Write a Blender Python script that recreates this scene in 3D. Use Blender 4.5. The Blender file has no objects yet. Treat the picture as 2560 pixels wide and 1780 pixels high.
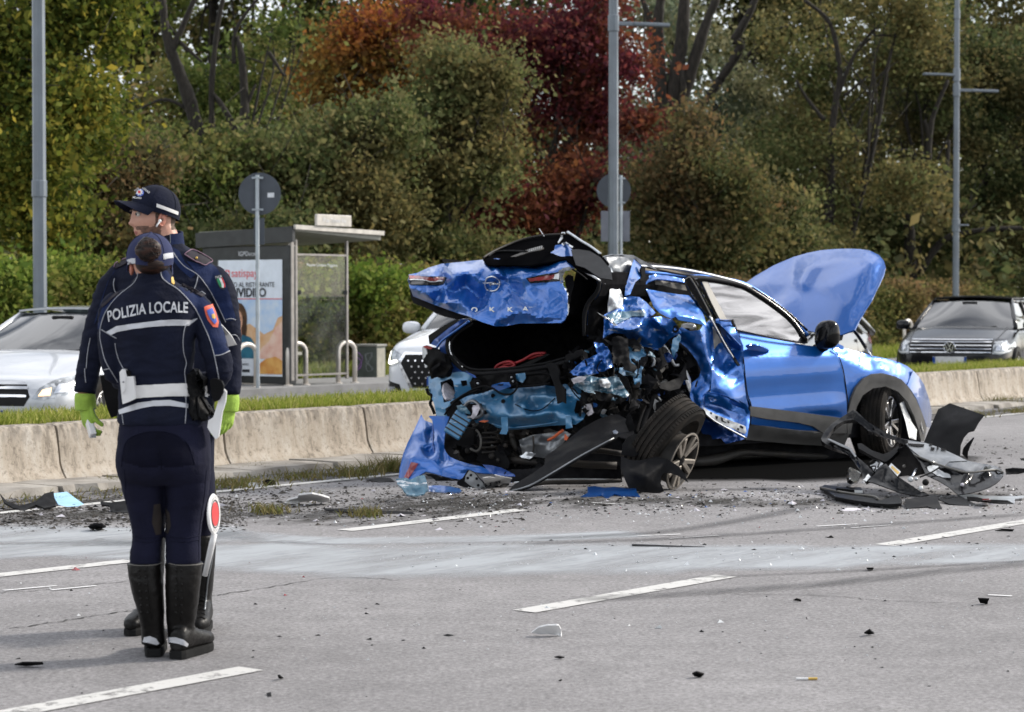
import bpy, bmesh, math, random
import numpy as np
from mathutils import Vector, Matrix, noise as mnoise
from mathutils.bvhtree import BVHTree
from mathutils.geometry import delaunay_2d_cdt
R = math.radians
scene = bpy.context.scene
COL = scene.collection
# -- camera, sky, sun, exposure
FPX, CX, CY, HZ, CAM_H = 5575.0, 1280.0, 890.0, 747.0, 1.45
PITCH = math.atan((CY-HZ)/FPX)
cam_data = bpy.data.cameras.new('camera')
cam = bpy.data.objects.new('camera',cam_data)
COL.objects.link(cam)
cam.location = (0,0,CAM_H)
cam.rotation_euler = (R(90)-PITCH,0,0)
cam_data.sensor_width = 36.0
cam_data.lens = 36.0*FPX/2560.0
cam_data.clip_start = 0.3
cam_data.clip_end = 3000
cam_data.dof.use_dof = True
cam_data.dof.focus_distance = 12.5
cam_data.dof.aperture_fstop = 5.0
scene.camera = cam
SUN_DIR = Vector((0.80,0.34,0.58)).normalized()
SUN_EL = math.asin(SUN_DIR.z)
SUN_AZ = math.atan2(SUN_DIR.x,SUN_DIR.y)
world = bpy.data.worlds.new('World')
scene.world = world
world.use_nodes = True
wn, wl = world.node_tree.nodes, world.node_tree.links
wn.clear()
w_out = wn.new('ShaderNodeOutputWorld')
w_bg = wn.new('ShaderNodeBackground')
w_sky = wn.new('ShaderNodeTexSky')
w_sky.sky_type = 'NISHITA'
w_sky.sun_disc = False
w_sky.sun_elevation = SUN_EL
w_sky.sun_rotation = SUN_AZ
w_sky.air_density = 1.0
w_sky.dust_density = 1.0
w_sky.ozone_density = 1.0
w_hsv = wn.new('ShaderNodeHueSaturation')
w_hsv.inputs['Saturation'].default_value = 0.45
w_tc = wn.new('ShaderNodeTexCoord')
w_map = wn.new('ShaderNodeMapping')
w_map.inputs['Scale'].default_value = (1.0,1.0,2.6)
w_noise = wn.new('ShaderNodeTexNoise')
w_noise.inputs['Scale'].default_value = 2.2
w_noise.inputs['Detail'].default_value = 7
w_noise.inputs['Distortion'].default_value = 0.6
w_ramp = wn.new('ShaderNodeValToRGB')
w_ramp.color_ramp.elements[0].position = 0.43
w_ramp.color_ramp.elements[0].color = (0.0,0.0,0.0,1)
w_ramp.color_ramp.elements[1].position = 0.62
w_ramp.color_ramp.elements[1].color = (0.75,0.75,0.75,1)
w_mix = wn.new('ShaderNodeMixRGB')
w_mix.inputs['Color2'].default_value = (12.5,12.6,13.0,1)
wl.new(w_sky.outputs[0],w_hsv.inputs['Color'])
wl.new(w_tc.outputs['Generated'],w_map.inputs['Vector'])
wl.new(w_map.outputs[0],w_noise.inputs['Vector'])
wl.new(w_noise.outputs['Fac'],w_ramp.inputs[0])
wl.new(w_ramp.outputs[0],w_mix.inputs['Fac'])
wl.new(w_hsv.outputs[0],w_mix.inputs['Color1'])
wl.new(w_mix.outputs[0],w_bg.inputs['Color'])
w_bg.inputs['Strength'].default_value = 0.098
wl.new(w_bg.outputs[0],w_out.inputs['Surface'])
sun_data = bpy.data.lights.new('sun','SUN')
sun_data.energy = 2.3
sun_data.angle = R(7)
sun_data.color = (1.0,0.93,0.83)
sun = bpy.data.objects.new('sun',sun_data)
COL.objects.link(sun)
sun.rotation_euler = (-SUN_DIR).to_track_quat('-Z','Y').to_euler()
sun.location = (20,-20,40)
scene.view_settings.view_transform = 'Standard'
scene.view_settings.look = 'None'
scene.view_settings.gamma = 1.0
scene.view_settings.use_curve_mapping = False
scene.view_settings.exposure = 1.0
scene.render.engine = 'CYCLES'
scene.cycles.use_denoising = True
scene.cycles.max_bounces = 8
scene.cycles.diffuse_bounces = 3
scene.cycles.glossy_bounces = 4
scene.cycles.transparent_max_bounces = 12
scene.cycles.sample_clamp_indirect = 6.0
# -- pixel rays and planes
_cp, _sp = math.cos(PITCH), math.sin(PITCH)
def ray(px,py):
 x = (px-CX)/FPX
 y = (CY-py)/FPX
 return Vector((x,_cp+y*_sp,y*_cp-_sp))
CAM = Vector((0,0,CAM_H))
def P(px,py,d):
 r = ray(px,py)
 return CAM+r*(d/r.y)
def G(px,py,z=0.0):
 r = ray(px,py)
 return CAM+r*((z-CAM_H)/r.z)
def on_plane(px,py,pt,n):
 r = ray(px,py)
 return CAM+r*((pt-CAM).dot(n)/r.dot(n))
class Z:
 0
 def __init__(s,x0,y0,k):s.x0, s.y0, s.k = x0, y0, k
 def __call__(s,*pts):
  return [(s.x0+p[0]/s.k,s.y0+p[1]/s.k)+tuple(p[2:]) for p in pts]
 def one(s,x,y):return (s.x0+x/s.k,s.y0+y/s.k)
# road frame: s along the road, t towards the camera from the foot of the barrier
RD = Vector((0.6025,0.7981,0)); RN = Vector((0.7981,-0.6025,0)); RO = Vector((-3.88,16.86,0))
def W(s,t,z=0.0):return RO+RD*s+RN*t+Vector((0,0,z))
def ST(v):
 d = Vector((v[0],v[1],0))-RO
 return d.dot(RD), d.dot(RN)
def at_t(px,t):
 0
 r = ray(px,HZ)
 c = RO.dot(RN)+t
 return Vector((r.x,r.y,0))*(c/(r.x*RN.x+r.y*RN.y))
# -- materials
def _nodes(name):
 m = bpy.data.materials.new(name)
 m.use_nodes = True
 nt = m.node_tree
 return m, nt, nt.nodes, nt.links, nt.nodes['Principled BSDF']
def mat(name,col,rough=0.6,metal=0.0,var=0.15,scale=8.0,bump=0.0,bscale=60.0,coat=0.0,col2=None,spec=0.5,detail=5.0,sheen=0.0,lo=0.35,hi=0.65,emit=0.0,aniso=None,flake=0.0):
 m, nt, N, L, b = _nodes(name)
 tc = N.new('ShaderNodeTexCoord')
 nz = N.new('ShaderNodeTexNoise')
 nz.inputs['Scale'].default_value = scale
 nz.inputs['Detail'].default_value = detail
 src = tc.outputs['Object']
 if aniso:
  mp = N.new('ShaderNodeMapping'); mp.inputs['Scale'].default_value = aniso
  L.new(src,mp.inputs['Vector']); src = mp.outputs[0]
 L.new(src,nz.inputs['Vector'])
 rp = N.new('ShaderNodeValToRGB')
 c2 = col2 if col2 else tuple(min(1,c*(1+var)) for c in col)
 c1 = col if col2 else tuple(c*(1-var) for c in col)
 rp.color_ramp.elements[0].position = lo; rp.color_ramp.elements[0].color = (*c1,1)
 rp.color_ramp.elements[1].position = hi; rp.color_ramp.elements[1].color = (*c2,1)
 L.new(nz.outputs['Fac'],rp.inputs[0])
 L.new(rp.outputs[0],b.inputs['Base Color'])
 b.inputs['Roughness'].default_value = rough
 b.inputs['Metallic'].default_value = metal
 b.inputs['Specular IOR Level'].default_value = spec
 b.inputs['Coat Weight'].default_value = coat
 b.inputs['Coat Roughness'].default_value = 0.04
 if sheen:
  b.inputs['Sheen Weight'].default_value = sheen
 if emit:
  L.new(rp.outputs[0],b.inputs['Emission Color'])
  b.inputs['Emission Strength'].default_value = emit
 if bump:
  n2 = N.new('ShaderNodeTexNoise'); n2.inputs['Scale'].default_value = bscale; n2.inputs['Detail'].default_value = 4
  L.new(src,n2.inputs['Vector'])
  bp = N.new('ShaderNodeBump'); bp.inputs['Strength'].default_value = bump; bp.inputs['Distance'].default_value = 0.01
  L.new(n2.outputs['Fac'],bp.inputs['Height'])
  L.new(bp.outputs[0],b.inputs['Normal'])
 return m
def leaf_mat(name,cols,trans=0.35,patch=0.25,cols2=None):
 0
 m, nt, N, L, b = _nodes(name)
 N.remove(b)
 out = N['Material Output']
 geo = N.new('ShaderNodeNewGeometry')
 rp = N.new('ShaderNodeValToRGB')
 rp.color_ramp.interpolation = 'LINEAR'
 def fill(ramp,cs):
  e = ramp.color_ramp.elements
  while len(e)<len(cs):e.new(0.5)
  for i, c in enumerate(cs):
   e[i].position = i/(len(cs)-1); e[i].color = (*c,1)
 fill(rp,cols)
 L.new(geo.outputs['Random Per Island'],rp.inputs[0])
 colour = rp.outputs[0]
 if cols2:
  rp2 = N.new('ShaderNodeValToRGB'); fill(rp2,cols2)
  L.new(geo.outputs['Random Per Island'],rp2.inputs[0])
  tc = N.new('ShaderNodeTexCoord')
  nz = N.new('ShaderNodeTexNoise'); nz.inputs['Scale'].default_value = patch; nz.inputs['Detail'].default_value = 3
  L.new(tc.outputs['Object'],nz.inputs['Vector'])
  mr = N.new('ShaderNodeMapRange'); mr.inputs[1].default_value = 0.42; mr.inputs[2].default_value = 0.58
  L.new(nz.outputs['Fac'],mr.inputs[0])
  mx = N.new('ShaderNodeMixRGB')
  L.new(mr.outputs[0],mx.inputs['Fac']); L.new(rp.outputs[0],mx.inputs['Color1']); L.new(rp2.outputs[0],mx.inputs['Color2'])
  colour = mx.outputs[0]
 df = N.new('ShaderNodeBsdfPrincipled'); df.inputs['Roughness'].default_value = 0.8
 df.inputs['Specular IOR Level'].default_value = 0.15
 tr = N.new('ShaderNodeBsdfTranslucent')
 L.new(colour,df.inputs['Base Color']); L.new(colour,tr.inputs['Color'])
 ms = N.new('ShaderNodeMixShader'); ms.inputs[0].default_value = trans
 L.new(df.outputs[0],ms.inputs[1]); L.new(tr.outputs[0],ms.inputs[2])
 L.new(ms.outputs[0],out.inputs['Surface'])
 return m
def paint_mat(name,col,dark=None,flake=0.35,scratch=None,dirt=None,rough=0.32):
 0
 m, nt, N, L, b = _nodes(name)
 tc = N.new('ShaderNodeTexCoord')
 nz = N.new('ShaderNodeTexNoise'); nz.inputs['Scale'].default_value = 2.5; nz.inputs['Detail'].default_value = 6
 L.new(tc.outputs['Object'],nz.inputs['Vector'])
 rp = N.new('ShaderNodeValToRGB')
 rp.color_ramp.elements[0].color = (*[c*0.88 for c in col],1); rp.color_ramp.elements[0].position = 0.3
 rp.color_ramp.elements[1].color = (*[min(1,c*1.1) for c in col],1); rp.color_ramp.elements[1].position = 0.7
 L.new(nz.outputs['Fac'],rp.inputs[0])
 colour = rp.outputs[0]
 b.inputs['Metallic'].default_value = flake
 b.inputs['Roughness'].default_value = rough
 b.inputs['Coat Weight'].default_value = 1.0
 b.inputs['Coat Roughness'].default_value = 0.03
 if scratch:
  mp = N.new('ShaderNodeMapping'); mp.inputs['Scale'].default_value = (3,3,16); mp.inputs['Rotation'].default_value = (0.3,0.4,0.2)
  L.new(tc.outputs['Object'],mp.inputs['Vector'])
  n2 = N.new('ShaderNodeTexNoise'); n2.inputs['Scale'].default_value = 2.0; n2.inputs['Detail'].default_value = 9; n2.inputs['Roughness'].default_value = 0.7
  L.new(mp.outputs[0],n2.inputs['Vector'])
  r2 = N.new('ShaderNodeValToRGB'); r2.color_ramp.elements[0].position = scratch; r2.color_ramp.elements[1].position = scratch+0.03
  L.new(n2.outputs['Fac'],r2.inputs[0])
  mx = N.new('ShaderNodeMixRGB'); mx.inputs['Color2'].default_value = (0.5,0.54,0.58,1)
  L.new(r2.outputs[0],mx.inputs['Fac']); L.new(colour,mx.inputs['Color1'])
  colour = mx.outputs[0]
  iv = N.new('ShaderNodeMath'); iv.operation = 'SUBTRACT'; iv.inputs[0].default_value = 1.0
  L.new(r2.outputs[0],iv.inputs[1]); L.new(iv.outputs[0],b.inputs['Coat Weight'])
 if dirt:
  n3 = N.new('ShaderNodeTexNoise'); n3.inputs['Scale'].default_value = 5; n3.inputs['Detail'].default_value = 8
  L.new(tc.outputs['Object'],n3.inputs['Vector'])
  r3 = N.new('ShaderNodeMapRange'); r3.inputs[1].default_value = 0.45; r3.inputs[2].default_value = 0.8; r3.inputs[4].default_value = dirt
  L.new(n3.outputs['Fac'],r3.inputs[0])
  mx = N.new('ShaderNodeMixRGB'); mx.inputs['Color2'].default_value = (0.16,0.15,0.14,1)
  L.new(r3.outputs[0],mx.inputs['Fac']); L.new(colour,mx.inputs['Color1'])
  colour = mx.outputs[0]
  ra = N.new('ShaderNodeMath'); ra.operation = 'ADD'; ra.inputs[1].default_value = 0.02
  L.new(r3.outputs[0],ra.inputs[0]); L.new(ra.outputs[0],b.inputs['Coat Roughness'])
 L.new(colour,b.inputs['Base Color'])
 return m
def glass_mat(name,tint=(0.75,0.82,0.82),refl=0.12,rough=0.0,dust=0.0,refl_streaks=False):
 0
 m, nt, N, L, b = _nodes(name)
 N.remove(b)
 out = N['Material Output']
 tr = N.new('ShaderNodeBsdfTransparent'); tr.inputs['Color'].default_value = (*tint,1)
 gl = N.new('ShaderNodeBsdfGlossy'); gl.inputs['Roughness'].default_value = rough
 fr = N.new('ShaderNodeFresnel'); fr.inputs['IOR'].default_value = 1.5
 ad = N.new('ShaderNodeMath'); ad.operation = 'ADD'; ad.use_clamp = True; ad.inputs[1].default_value = refl
 L.new(fr.outputs[0],ad.inputs[0])
 if refl_streaks:  # mirror strength varied in streaks to imitate cloud reflections
  t2 = N.new('ShaderNodeTexCoord'); mp = N.new('ShaderNodeMapping'); mp.inputs['Rotation'].default_value = (0,0,-.66); mp.inputs['Scale'].default_value = (1.2,1,7)
  n2 = N.new('ShaderNodeTexNoise'); n2.inputs['Scale'].default_value = 1.7; n2.inputs['Detail'].default_value = 6; n2.inputs['Distortion'].default_value = .8
  r2 = N.new('ShaderNodeMapRange'); r2.inputs[1].default_value = .34; r2.inputs[2].default_value = .62; r2.inputs[3].default_value = refl*.35; r2.inputs[4].default_value = refl*1.55
  L.new(t2.outputs['Object'],mp.inputs['Vector']); L.new(mp.outputs[0],n2.inputs['Vector']); L.new(n2.outputs['Fac'],r2.inputs[0]); L.new(r2.outputs[0],ad.inputs[1])
 ms = N.new('ShaderNodeMixShader')
 L.new(ad.outputs[0],ms.inputs[0]); L.new(tr.outputs[0],ms.inputs[1]); L.new(gl.outputs[0],ms.inputs[2])
 last = ms.outputs[0]
 if dust:
  df = N.new('ShaderNodeBsdfDiffuse'); df.inputs['Color'].default_value = (0.55,0.56,0.54,1)
  tc = N.new('ShaderNodeTexCoord')
  nz = N.new('ShaderNodeTexNoise'); nz.inputs['Scale'].default_value = 3; nz.inputs['Detail'].default_value = 6
  L.new(tc.outputs['Object'],nz.inputs['Vector'])
  mr = N.new('ShaderNodeMapRange'); mr.inputs[1].default_value = 0.3; mr.inputs[2].default_value = 0.75; mr.inputs[4].default_value = dust
  L.new(nz.outputs['Fac'],mr.inputs[0])
  m2 = N.new('ShaderNodeMixShader')
  L.new(mr.outputs[0],m2.inputs[0]); L.new(last,m2.inputs[1]); L.new(df.outputs[0],m2.inputs[2])
  last = m2.outputs[0]
 L.new(last,out.inputs['Surface'])
 return m
# -- object helpers
def tag(o,label=None,cat=None,group=None,kind=None):
 if label:o['label'] = label
 if cat:o['category'] = cat
 if group:o['group'] = group
 if kind:o['kind'] = kind
 return o
def thing(name,label,cat,loc=(0,0,0),rz=0.0,group=None):
 o = bpy.data.objects.new(name,None)
 o.empty_display_size = 0.2
 COL.objects.link(o)
 o.location = loc
 o.rotation_euler = (0,0,rz)
 return tag(o,label,cat,group)
def world_of(o):
 m = Matrix.LocRotScale(o.location,o.rotation_euler,o.scale)
 if o.parent:
  m = world_of(o.parent)@o.matrix_parent_inverse@m
 return m
def link(name,me,m=None,parent=None,smooth=False,local=False):
 o = bpy.data.objects.new(name,me)
 if m is not None:
  me.materials.clear() if False else None
  if len(me.materials) == 0:me.materials.append(m)
 COL.objects.link(o)
 if parent:
  o.parent = parent
  if not local:
   o.matrix_parent_inverse = world_of(parent).inverted()
 if smooth:
  me.polygons.foreach_set('use_smooth',[True]*len(me.polygons))
 return o
def mesh(verts,faces,name='m'):
 me = bpy.data.meshes.new(name)
 me.from_pydata([tuple(v) for v in verts],[],[tuple(f) for f in faces])
 me.update()
 return me
def mobj(name,verts,faces,m,parent=None,smooth=False,local=False):
 return link(name,mesh(verts,faces,name),m,parent,smooth,local)
def sharp(o,ang=35):
 0
 me = o.data
 bm = bmesh.new(); bm.from_mesh(me)
 for f in bm.faces:f.smooth = True
 for e in bm.edges:
  if len(e.link_faces) == 2 and e.calc_face_angle(0)>R(ang):e.smooth = False
 bm.to_mesh(me); bm.free()
 return o
def solid(o,th,off=-1.0):
 0
 me = o.data; me.update()
 n = len(me.vertices); co = [v.co.copy() for v in me.vertices]; nr = [v.normal.copy() for v in me.vertices]
 fs = [tuple(q.vertices) for q in me.polygons]; mats = [q.material_index for q in me.polygons]; sm = [q.use_smooth for q in me.polygons]
 ed = {}
 for f in fs:
  for i in range(len(f)):
   a, b = f[i], f[(i+1)%len(f)]; ed[(a,b)] = 1
 rim = [(a,b) for (a,b) in ed if (b,a) not in ed]
 f0 = th*(1+off)/2; f1 = f0-th
 V = [c+d*f0 for c,d in zip(co,nr)]+[c+d*f1 for c,d in zip(co,nr)]
 F = fs+[tuple(i+n for i in f[::-1]) for f in fs]
 S = sm+sm; MI = mats+mats
 for a, b in rim:
  k = len(V); V += [V[a],V[b],V[b+n],V[a+n]]; F.append((k+1,k,k+3,k+2)); S.append(False); MI.append(0)
 m2 = mesh(V,F,me.name)
 for m_ in me.materials:m2.materials.append(m_)
 m2.polygons.foreach_set('use_smooth',S); m2.polygons.foreach_set('material_index',MI)
 o.data = m2; bpy.data.meshes.remove(me)
 return o
def bevel(o,w,seg=2):
 md = o.modifiers.new('bev','BEVEL'); md.width = w; md.segments = seg; md.limit_method = 'ANGLE'; md.angle_limit = R(40)
 return o
def subsurf(o,n=1):
 md = o.modifiers.new('sub','SUBSURF'); md.levels = n; md.render_levels = n
 return o
def copy_tree(o,parent=None):
 c = o.copy(); COL.objects.link(c)
 if parent:c.parent = parent
 for ch in list(o.children):copy_tree(ch,c)
 return c
class MB:
 0
 def __init__(s):s.v, s.f = [], []
 def add(s,verts,faces):
  k = len(s.v); s.v += [tuple(v) for v in verts]; s.f += [tuple(i+k for i in f) for f in faces]; return s
 def box(s,c,size,rot=None,taper=1.0):
  hx, hy, hz = [a/2 for a in size]
  vs = [Vector((sx*hx*(taper if sz>0 else 1),sy*hy*(taper if sz>0 else 1),sz*hz)) for sz in (-1,1) for sy in (-1,1) for sx in (-1,1)]
  M = rot if rot is not None else Matrix.Identity(3)
  vs = [M@v+Vector(c) for v in vs]
  return s.add(vs,[(0,2,3,1),(4,5,7,6),(0,1,5,4),(2,6,7,3),(0,4,6,2),(1,3,7,5)])
 def bar(s,a,b,w,h,up=(0,0,1)):
  a, b = Vector(a), Vector(b); d = (b-a); l = d.length; d.normalize()
  u = Vector(up); x = d.cross(u)
  if x.length<1e-4:x = d.cross(Vector((1,0,0)))
  x.normalize(); z = x.cross(d)
  M = Matrix((x,d,z)).transposed()
  return s.box((a+b)/2,(w,l,h),M)
 def tube(s,pts,r,n=8,cap=True,flat=1.0,ref=None):
  pts = [Vector(p) for p in pts]; m = len(pts)
  rs = r if isinstance(r,(list,tuple)) else [r]*m
  prev = None; rings = []
  for i, p in enumerate(pts):
   d = (pts[min(i+1,m-1)]-pts[max(i-1,0)])
   if d.length<1e-9:d = Vector((0,0,1))
   d.normalize()
   if prev is None:
    u = Vector(ref) if ref is not None else (Vector((0,0,1)) if abs(d.z)<0.9 else Vector((1,0,0)))
   else:u = prev
   x = u-d*u.dot(d)
   if x.length<1e-6:x = d.orthogonal()
   x.normalize(); y = d.cross(x); prev = x
   rings.append([p+x*math.cos(2*math.pi*k/n)*rs[i]+y*math.sin(2*math.pi*k/n)*rs[i]*flat for k in range(n)])
  vs = [v for rg in rings for v in rg]; fs = []
  for i in range(m-1):
   for k in range(n):
    a, b = i*n+k, i*n+(k+1)%n
    fs.append((a,b,b+n,a+n))
  if cap:
   fs.append(tuple(range(n))[::-1]); fs.append(tuple((m-1)*n+k for k in range(n)))
  return s.add(vs,fs)
 def lathe(s,prof,c,axis=(0,0,1),n=32,a0=0,a1=360):
  0
  ax = Vector(axis).normalized(); x = ax.orthogonal().normalized(); y = ax.cross(x); c = Vector(c)
  full = abs(a1-a0)>=360; cnt = n if full else n+1
  vs = []
  for (r,h) in prof:
   for k in range(cnt):
    a = R(a0+(a1-a0)*k/n)
    vs.append(c+ax*h+(x*math.cos(a)+y*math.sin(a))*r)
  fs = []
  for i in range(len(prof)-1):
   for k in range(n):
    k2 = (k+1)%cnt
    fs.append((i*cnt+k,i*cnt+k2,(i+1)*cnt+k2,(i+1)*cnt+k))
  return s.add(vs,fs)
 def ball(s,c,r,n=10,m=7,M=None):
  rx, ry, rz = r if isinstance(r,(tuple,list)) else (r,r,r)
  vs, fs = [], []
  for j in range(m+1):
   t = math.pi*j/m
   for k in range(n):
    a = 2*math.pi*k/n
    v = Vector((rx*math.sin(t)*math.cos(a),ry*math.sin(t)*math.sin(a),rz*math.cos(t)))
    if M is not None:v = M@v
    vs.append(v+Vector(c))
  for j in range(m):
   for k in range(n):
    fs.append((j*n+k,(j+1)*n+k,(j+1)*n+(k+1)%n,j*n+(k+1)%n))
  return s.add(vs,fs)
 def loft(s,rings,cap=True):
  n = len(rings[0]); k0 = []
  vs = [v for rg in rings for v in rg]; fs = []
  for i in range(len(rings)-1):
   for k in range(n):
    a, b = i*n+k, i*n+(k+1)%n
    fs.append((a,b,b+n,a+n))
  if cap:
   fs.append(tuple(range(n))[::-1]); fs.append(tuple((len(rings)-1)*n+k for k in range(n)))
  return s.add(vs,fs)
 def prism(s,poly,h,M=None):
  0
  n = len(poly)
  vs = [Vector((x,y,0)) for x,y in poly]+[Vector((x,y,h)) for x,y in poly]
  if M is not None:vs = [M@v for v in vs]
  return s.add(vs,[tuple(range(n))[::-1],tuple(range(n,2*n))]+[(i,(i+1)%n,n+(i+1)%n,n+i) for i in range(n)])
 def build(s,name,m,parent=None,smooth=False,local=False,sharp_at=None):
  o = mobj(name,s.v,s.f,m,parent,smooth,local)
  if sharp_at:sharp(o,sharp_at)
  return o
def catmull(pts,n):
 0
 P_ = [np.array(p,float) for p in pts]; out = []
 for i in range(len(P_)-1):
  p0, p1, p2, p3 = P_[max(i-1,0)], P_[i], P_[i+1], P_[min(i+2,len(P_)-1)]
  for k in range(n):
   t = k/n
   out.append(0.5*((2*p1)+(-p0+p2)*t+(2*p0-5*p1+4*p2-p3)*t*t+(-p0+3*p1-3*p2+p3)*t**3))
 out.append(P_[-1])
 return out
def rbf(ctrl,kind='r'):
 0
 c = np.array(ctrl,float)
 if len(c) == 1:return lambda q:np.full(len(q),c[0,2])
 sc = np.abs(c[:,:2]-c[:,:2].mean(0)).max()+1e-6; mu = c[:,:2].mean(0)
 X = (c[:,:2]-mu)/sc
 def ker(d):return d if kind == 'r' else np.where(d>1e-9,d*d*np.log(d+1e-12),0)
 n = len(c)
 A = np.zeros((n+3,n+3))
 A[:n,:n] = ker(np.linalg.norm(X[:,None]-X[None],axis=2))+np.eye(n)*1e-6
 A[:n,n] = 1; A[:n,n+1:] = X; A[n,:n] = 1; A[n+1:,:n] = X.T
 A[n+1,n+1] = A[n+2,n+2] = -1e-3
 w = np.linalg.lstsq(A,np.concatenate([c[:,2],np.zeros(3)]),rcond=None)[0]
 def f(q):
  q = (np.array(q,float)[:,:2]-mu)/sc
  return ker(np.linalg.norm(q[:,None]-X[None],axis=2))@w[:n]+w[n]+q@w[n+1:]
 return f
def facets(ctrl):
 0
 c = np.array(ctrl,float)
 if len(c)<4:return rbf(ctrl,'tps')
 mu = c[:,:2].mean(0)
 ext = []
 g = rbf(ctrl,'r')
 span = np.abs(c[:,:2]-mu).max()*1.6
 for k in range(10):
  q = mu+span*np.array([math.cos(2*math.pi*k/10),math.sin(2*math.pi*k/10)])
  j = np.argmin(((c[:,:2]-q)**2).sum(1)); ext.append((q[0],q[1],c[j,2]))
 a = np.concatenate([c,np.array(ext)])
 vo, eo, fo, ov, *_ = delaunay_2d_cdt([Vector((x,y)) for x,y,_ in a],[],[],0,1e-5)
 vv = np.array([tuple(v) for v in vo]); val = np.array([a[ids[0],2] for ids in ov])
 tri = [f for f in fo if len(f)==3]
 def f(q):
  q = np.array(q,float)[:,:2]; out = g(q); done = np.zeros(len(q),bool)
  for t in tri:
   A, B, C_ = vv[t[0]], vv[t[1]], vv[t[2]]
   d = (B[0]-A[0])*(C_[1]-A[1])-(C_[0]-A[0])*(B[1]-A[1])
   if abs(d)<1e-9:continue
   u = ((q[:,0]-A[0])*(C_[1]-A[1])-(C_[0]-A[0])*(q[:,1]-A[1]))/d
   w = ((B[0]-A[0])*(q[:,1]-A[1])-(q[:,0]-A[0])*(B[1]-A[1]))/d
   m_ = (u>=-1e-6)&(w>=-1e-6)&(u+w<=1+1e-6)&~done
   if m_.any():
    out[m_] = val[t[0]]*(1-u-w)[m_]+val[t[1]]*u[m_]+val[t[2]]*w[m_]; done|=m_
  return out
 return f
def inside(poly,pts):
 x, y = pts[:,0], pts[:,1]; r = np.zeros(len(pts),bool); n = len(poly)
 for i in range(n):
  x1, y1 = poly[i]; x2, y2 = poly[(i+1)%n]
  c = ((y1>y)!=(y2>y))
  with np.errstate(divide='ignore',invalid='ignore'):
   r^=c&(x<(x2-x1)*(y-y1)/(y2-y1+1e-12)+x1)
 return r
def tri_poly(poly,step,holes=(),seed=1,jit=0.25,smooth_edge=False):
 0
 rng = np.random.default_rng(seed)
 def dense(pl):
  out = []
  for i in range(len(pl)):
   a, b = np.array(pl[i][:2],float), np.array(pl[(i+1)%len(pl)][:2],float)
   k = max(1,int(np.linalg.norm(b-a)/step))
   for j in range(k):out.append(a+(b-a)*j/k)
  return out
 outer = dense(poly); loops = [outer]+[dense(h) for h in holes]
 arr = np.array([p[:2] for p in poly],float)
 lo, hi = arr.min(0), arr.max(0)
 gx, gy = np.meshgrid(np.arange(lo[0]+step/2,hi[0],step),np.arange(lo[1]+step/2,hi[1],step*0.87))
 gx = gx+(np.arange(gx.shape[0])%2)[:,None]*step/2
 g = np.stack([gx.ravel(),gy.ravel()],1)+rng.uniform(-jit,jit,(gx.size,2))*step
 g = g[inside([p[:2] for p in poly],g)]
 for h in holes:g = g[~inside(h,g)]
 b = np.array(outer)
 if len(g):
  allb = np.concatenate([np.array(l) for l in loops])
  d = np.sqrt(((g[:,None]-allb[None])**2).sum(2)).min(1) if len(g)*len(allb)<4e7 else np.full(len(g),step)
  g = g[d>step*0.45]
 verts, edges = [], []
 for l in loops:
  k = len(verts); verts += [tuple(p) for p in l]
  edges += [(k+i,k+(i+1)%len(l)) for i in range(len(l))]
 verts += [tuple(p) for p in g]
 vo, eo, fo, *_ = delaunay_2d_cdt([Vector(v) for v in verts],edges,[],1 if not holes else 1,1e-4)
 vo = np.array([tuple(v) for v in vo])
 if holes:
  cen = np.array([np.mean([vo[i] for i in f],axis=0) for f in fo])
  keep = np.ones(len(fo),bool)
  for h in holes:keep&=~inside(h,cen)
  fo = [f for f,k in zip(fo,keep) if k]
 return vo, [tuple(f) for f in fo]
def fnoise(p,sc,oct_=3,seed=0.0):
 return mnoise.fractal(Vector((p[0]*sc+seed,p[1]*sc+seed*1.7,p[2]*sc-seed)),1.0,2.0,oct_)
def ridged(p,sc,seed=0.0):
 0
 q = Vector((p[0]*sc+seed*3.1,p[1]*sc-seed,p[2]*sc+seed*1.3))
 a = abs(mnoise.noise(q)); b = abs(mnoise.noise(q*2.1+Vector((7,3,1))))*0.5
 return 0.55-a-b
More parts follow.
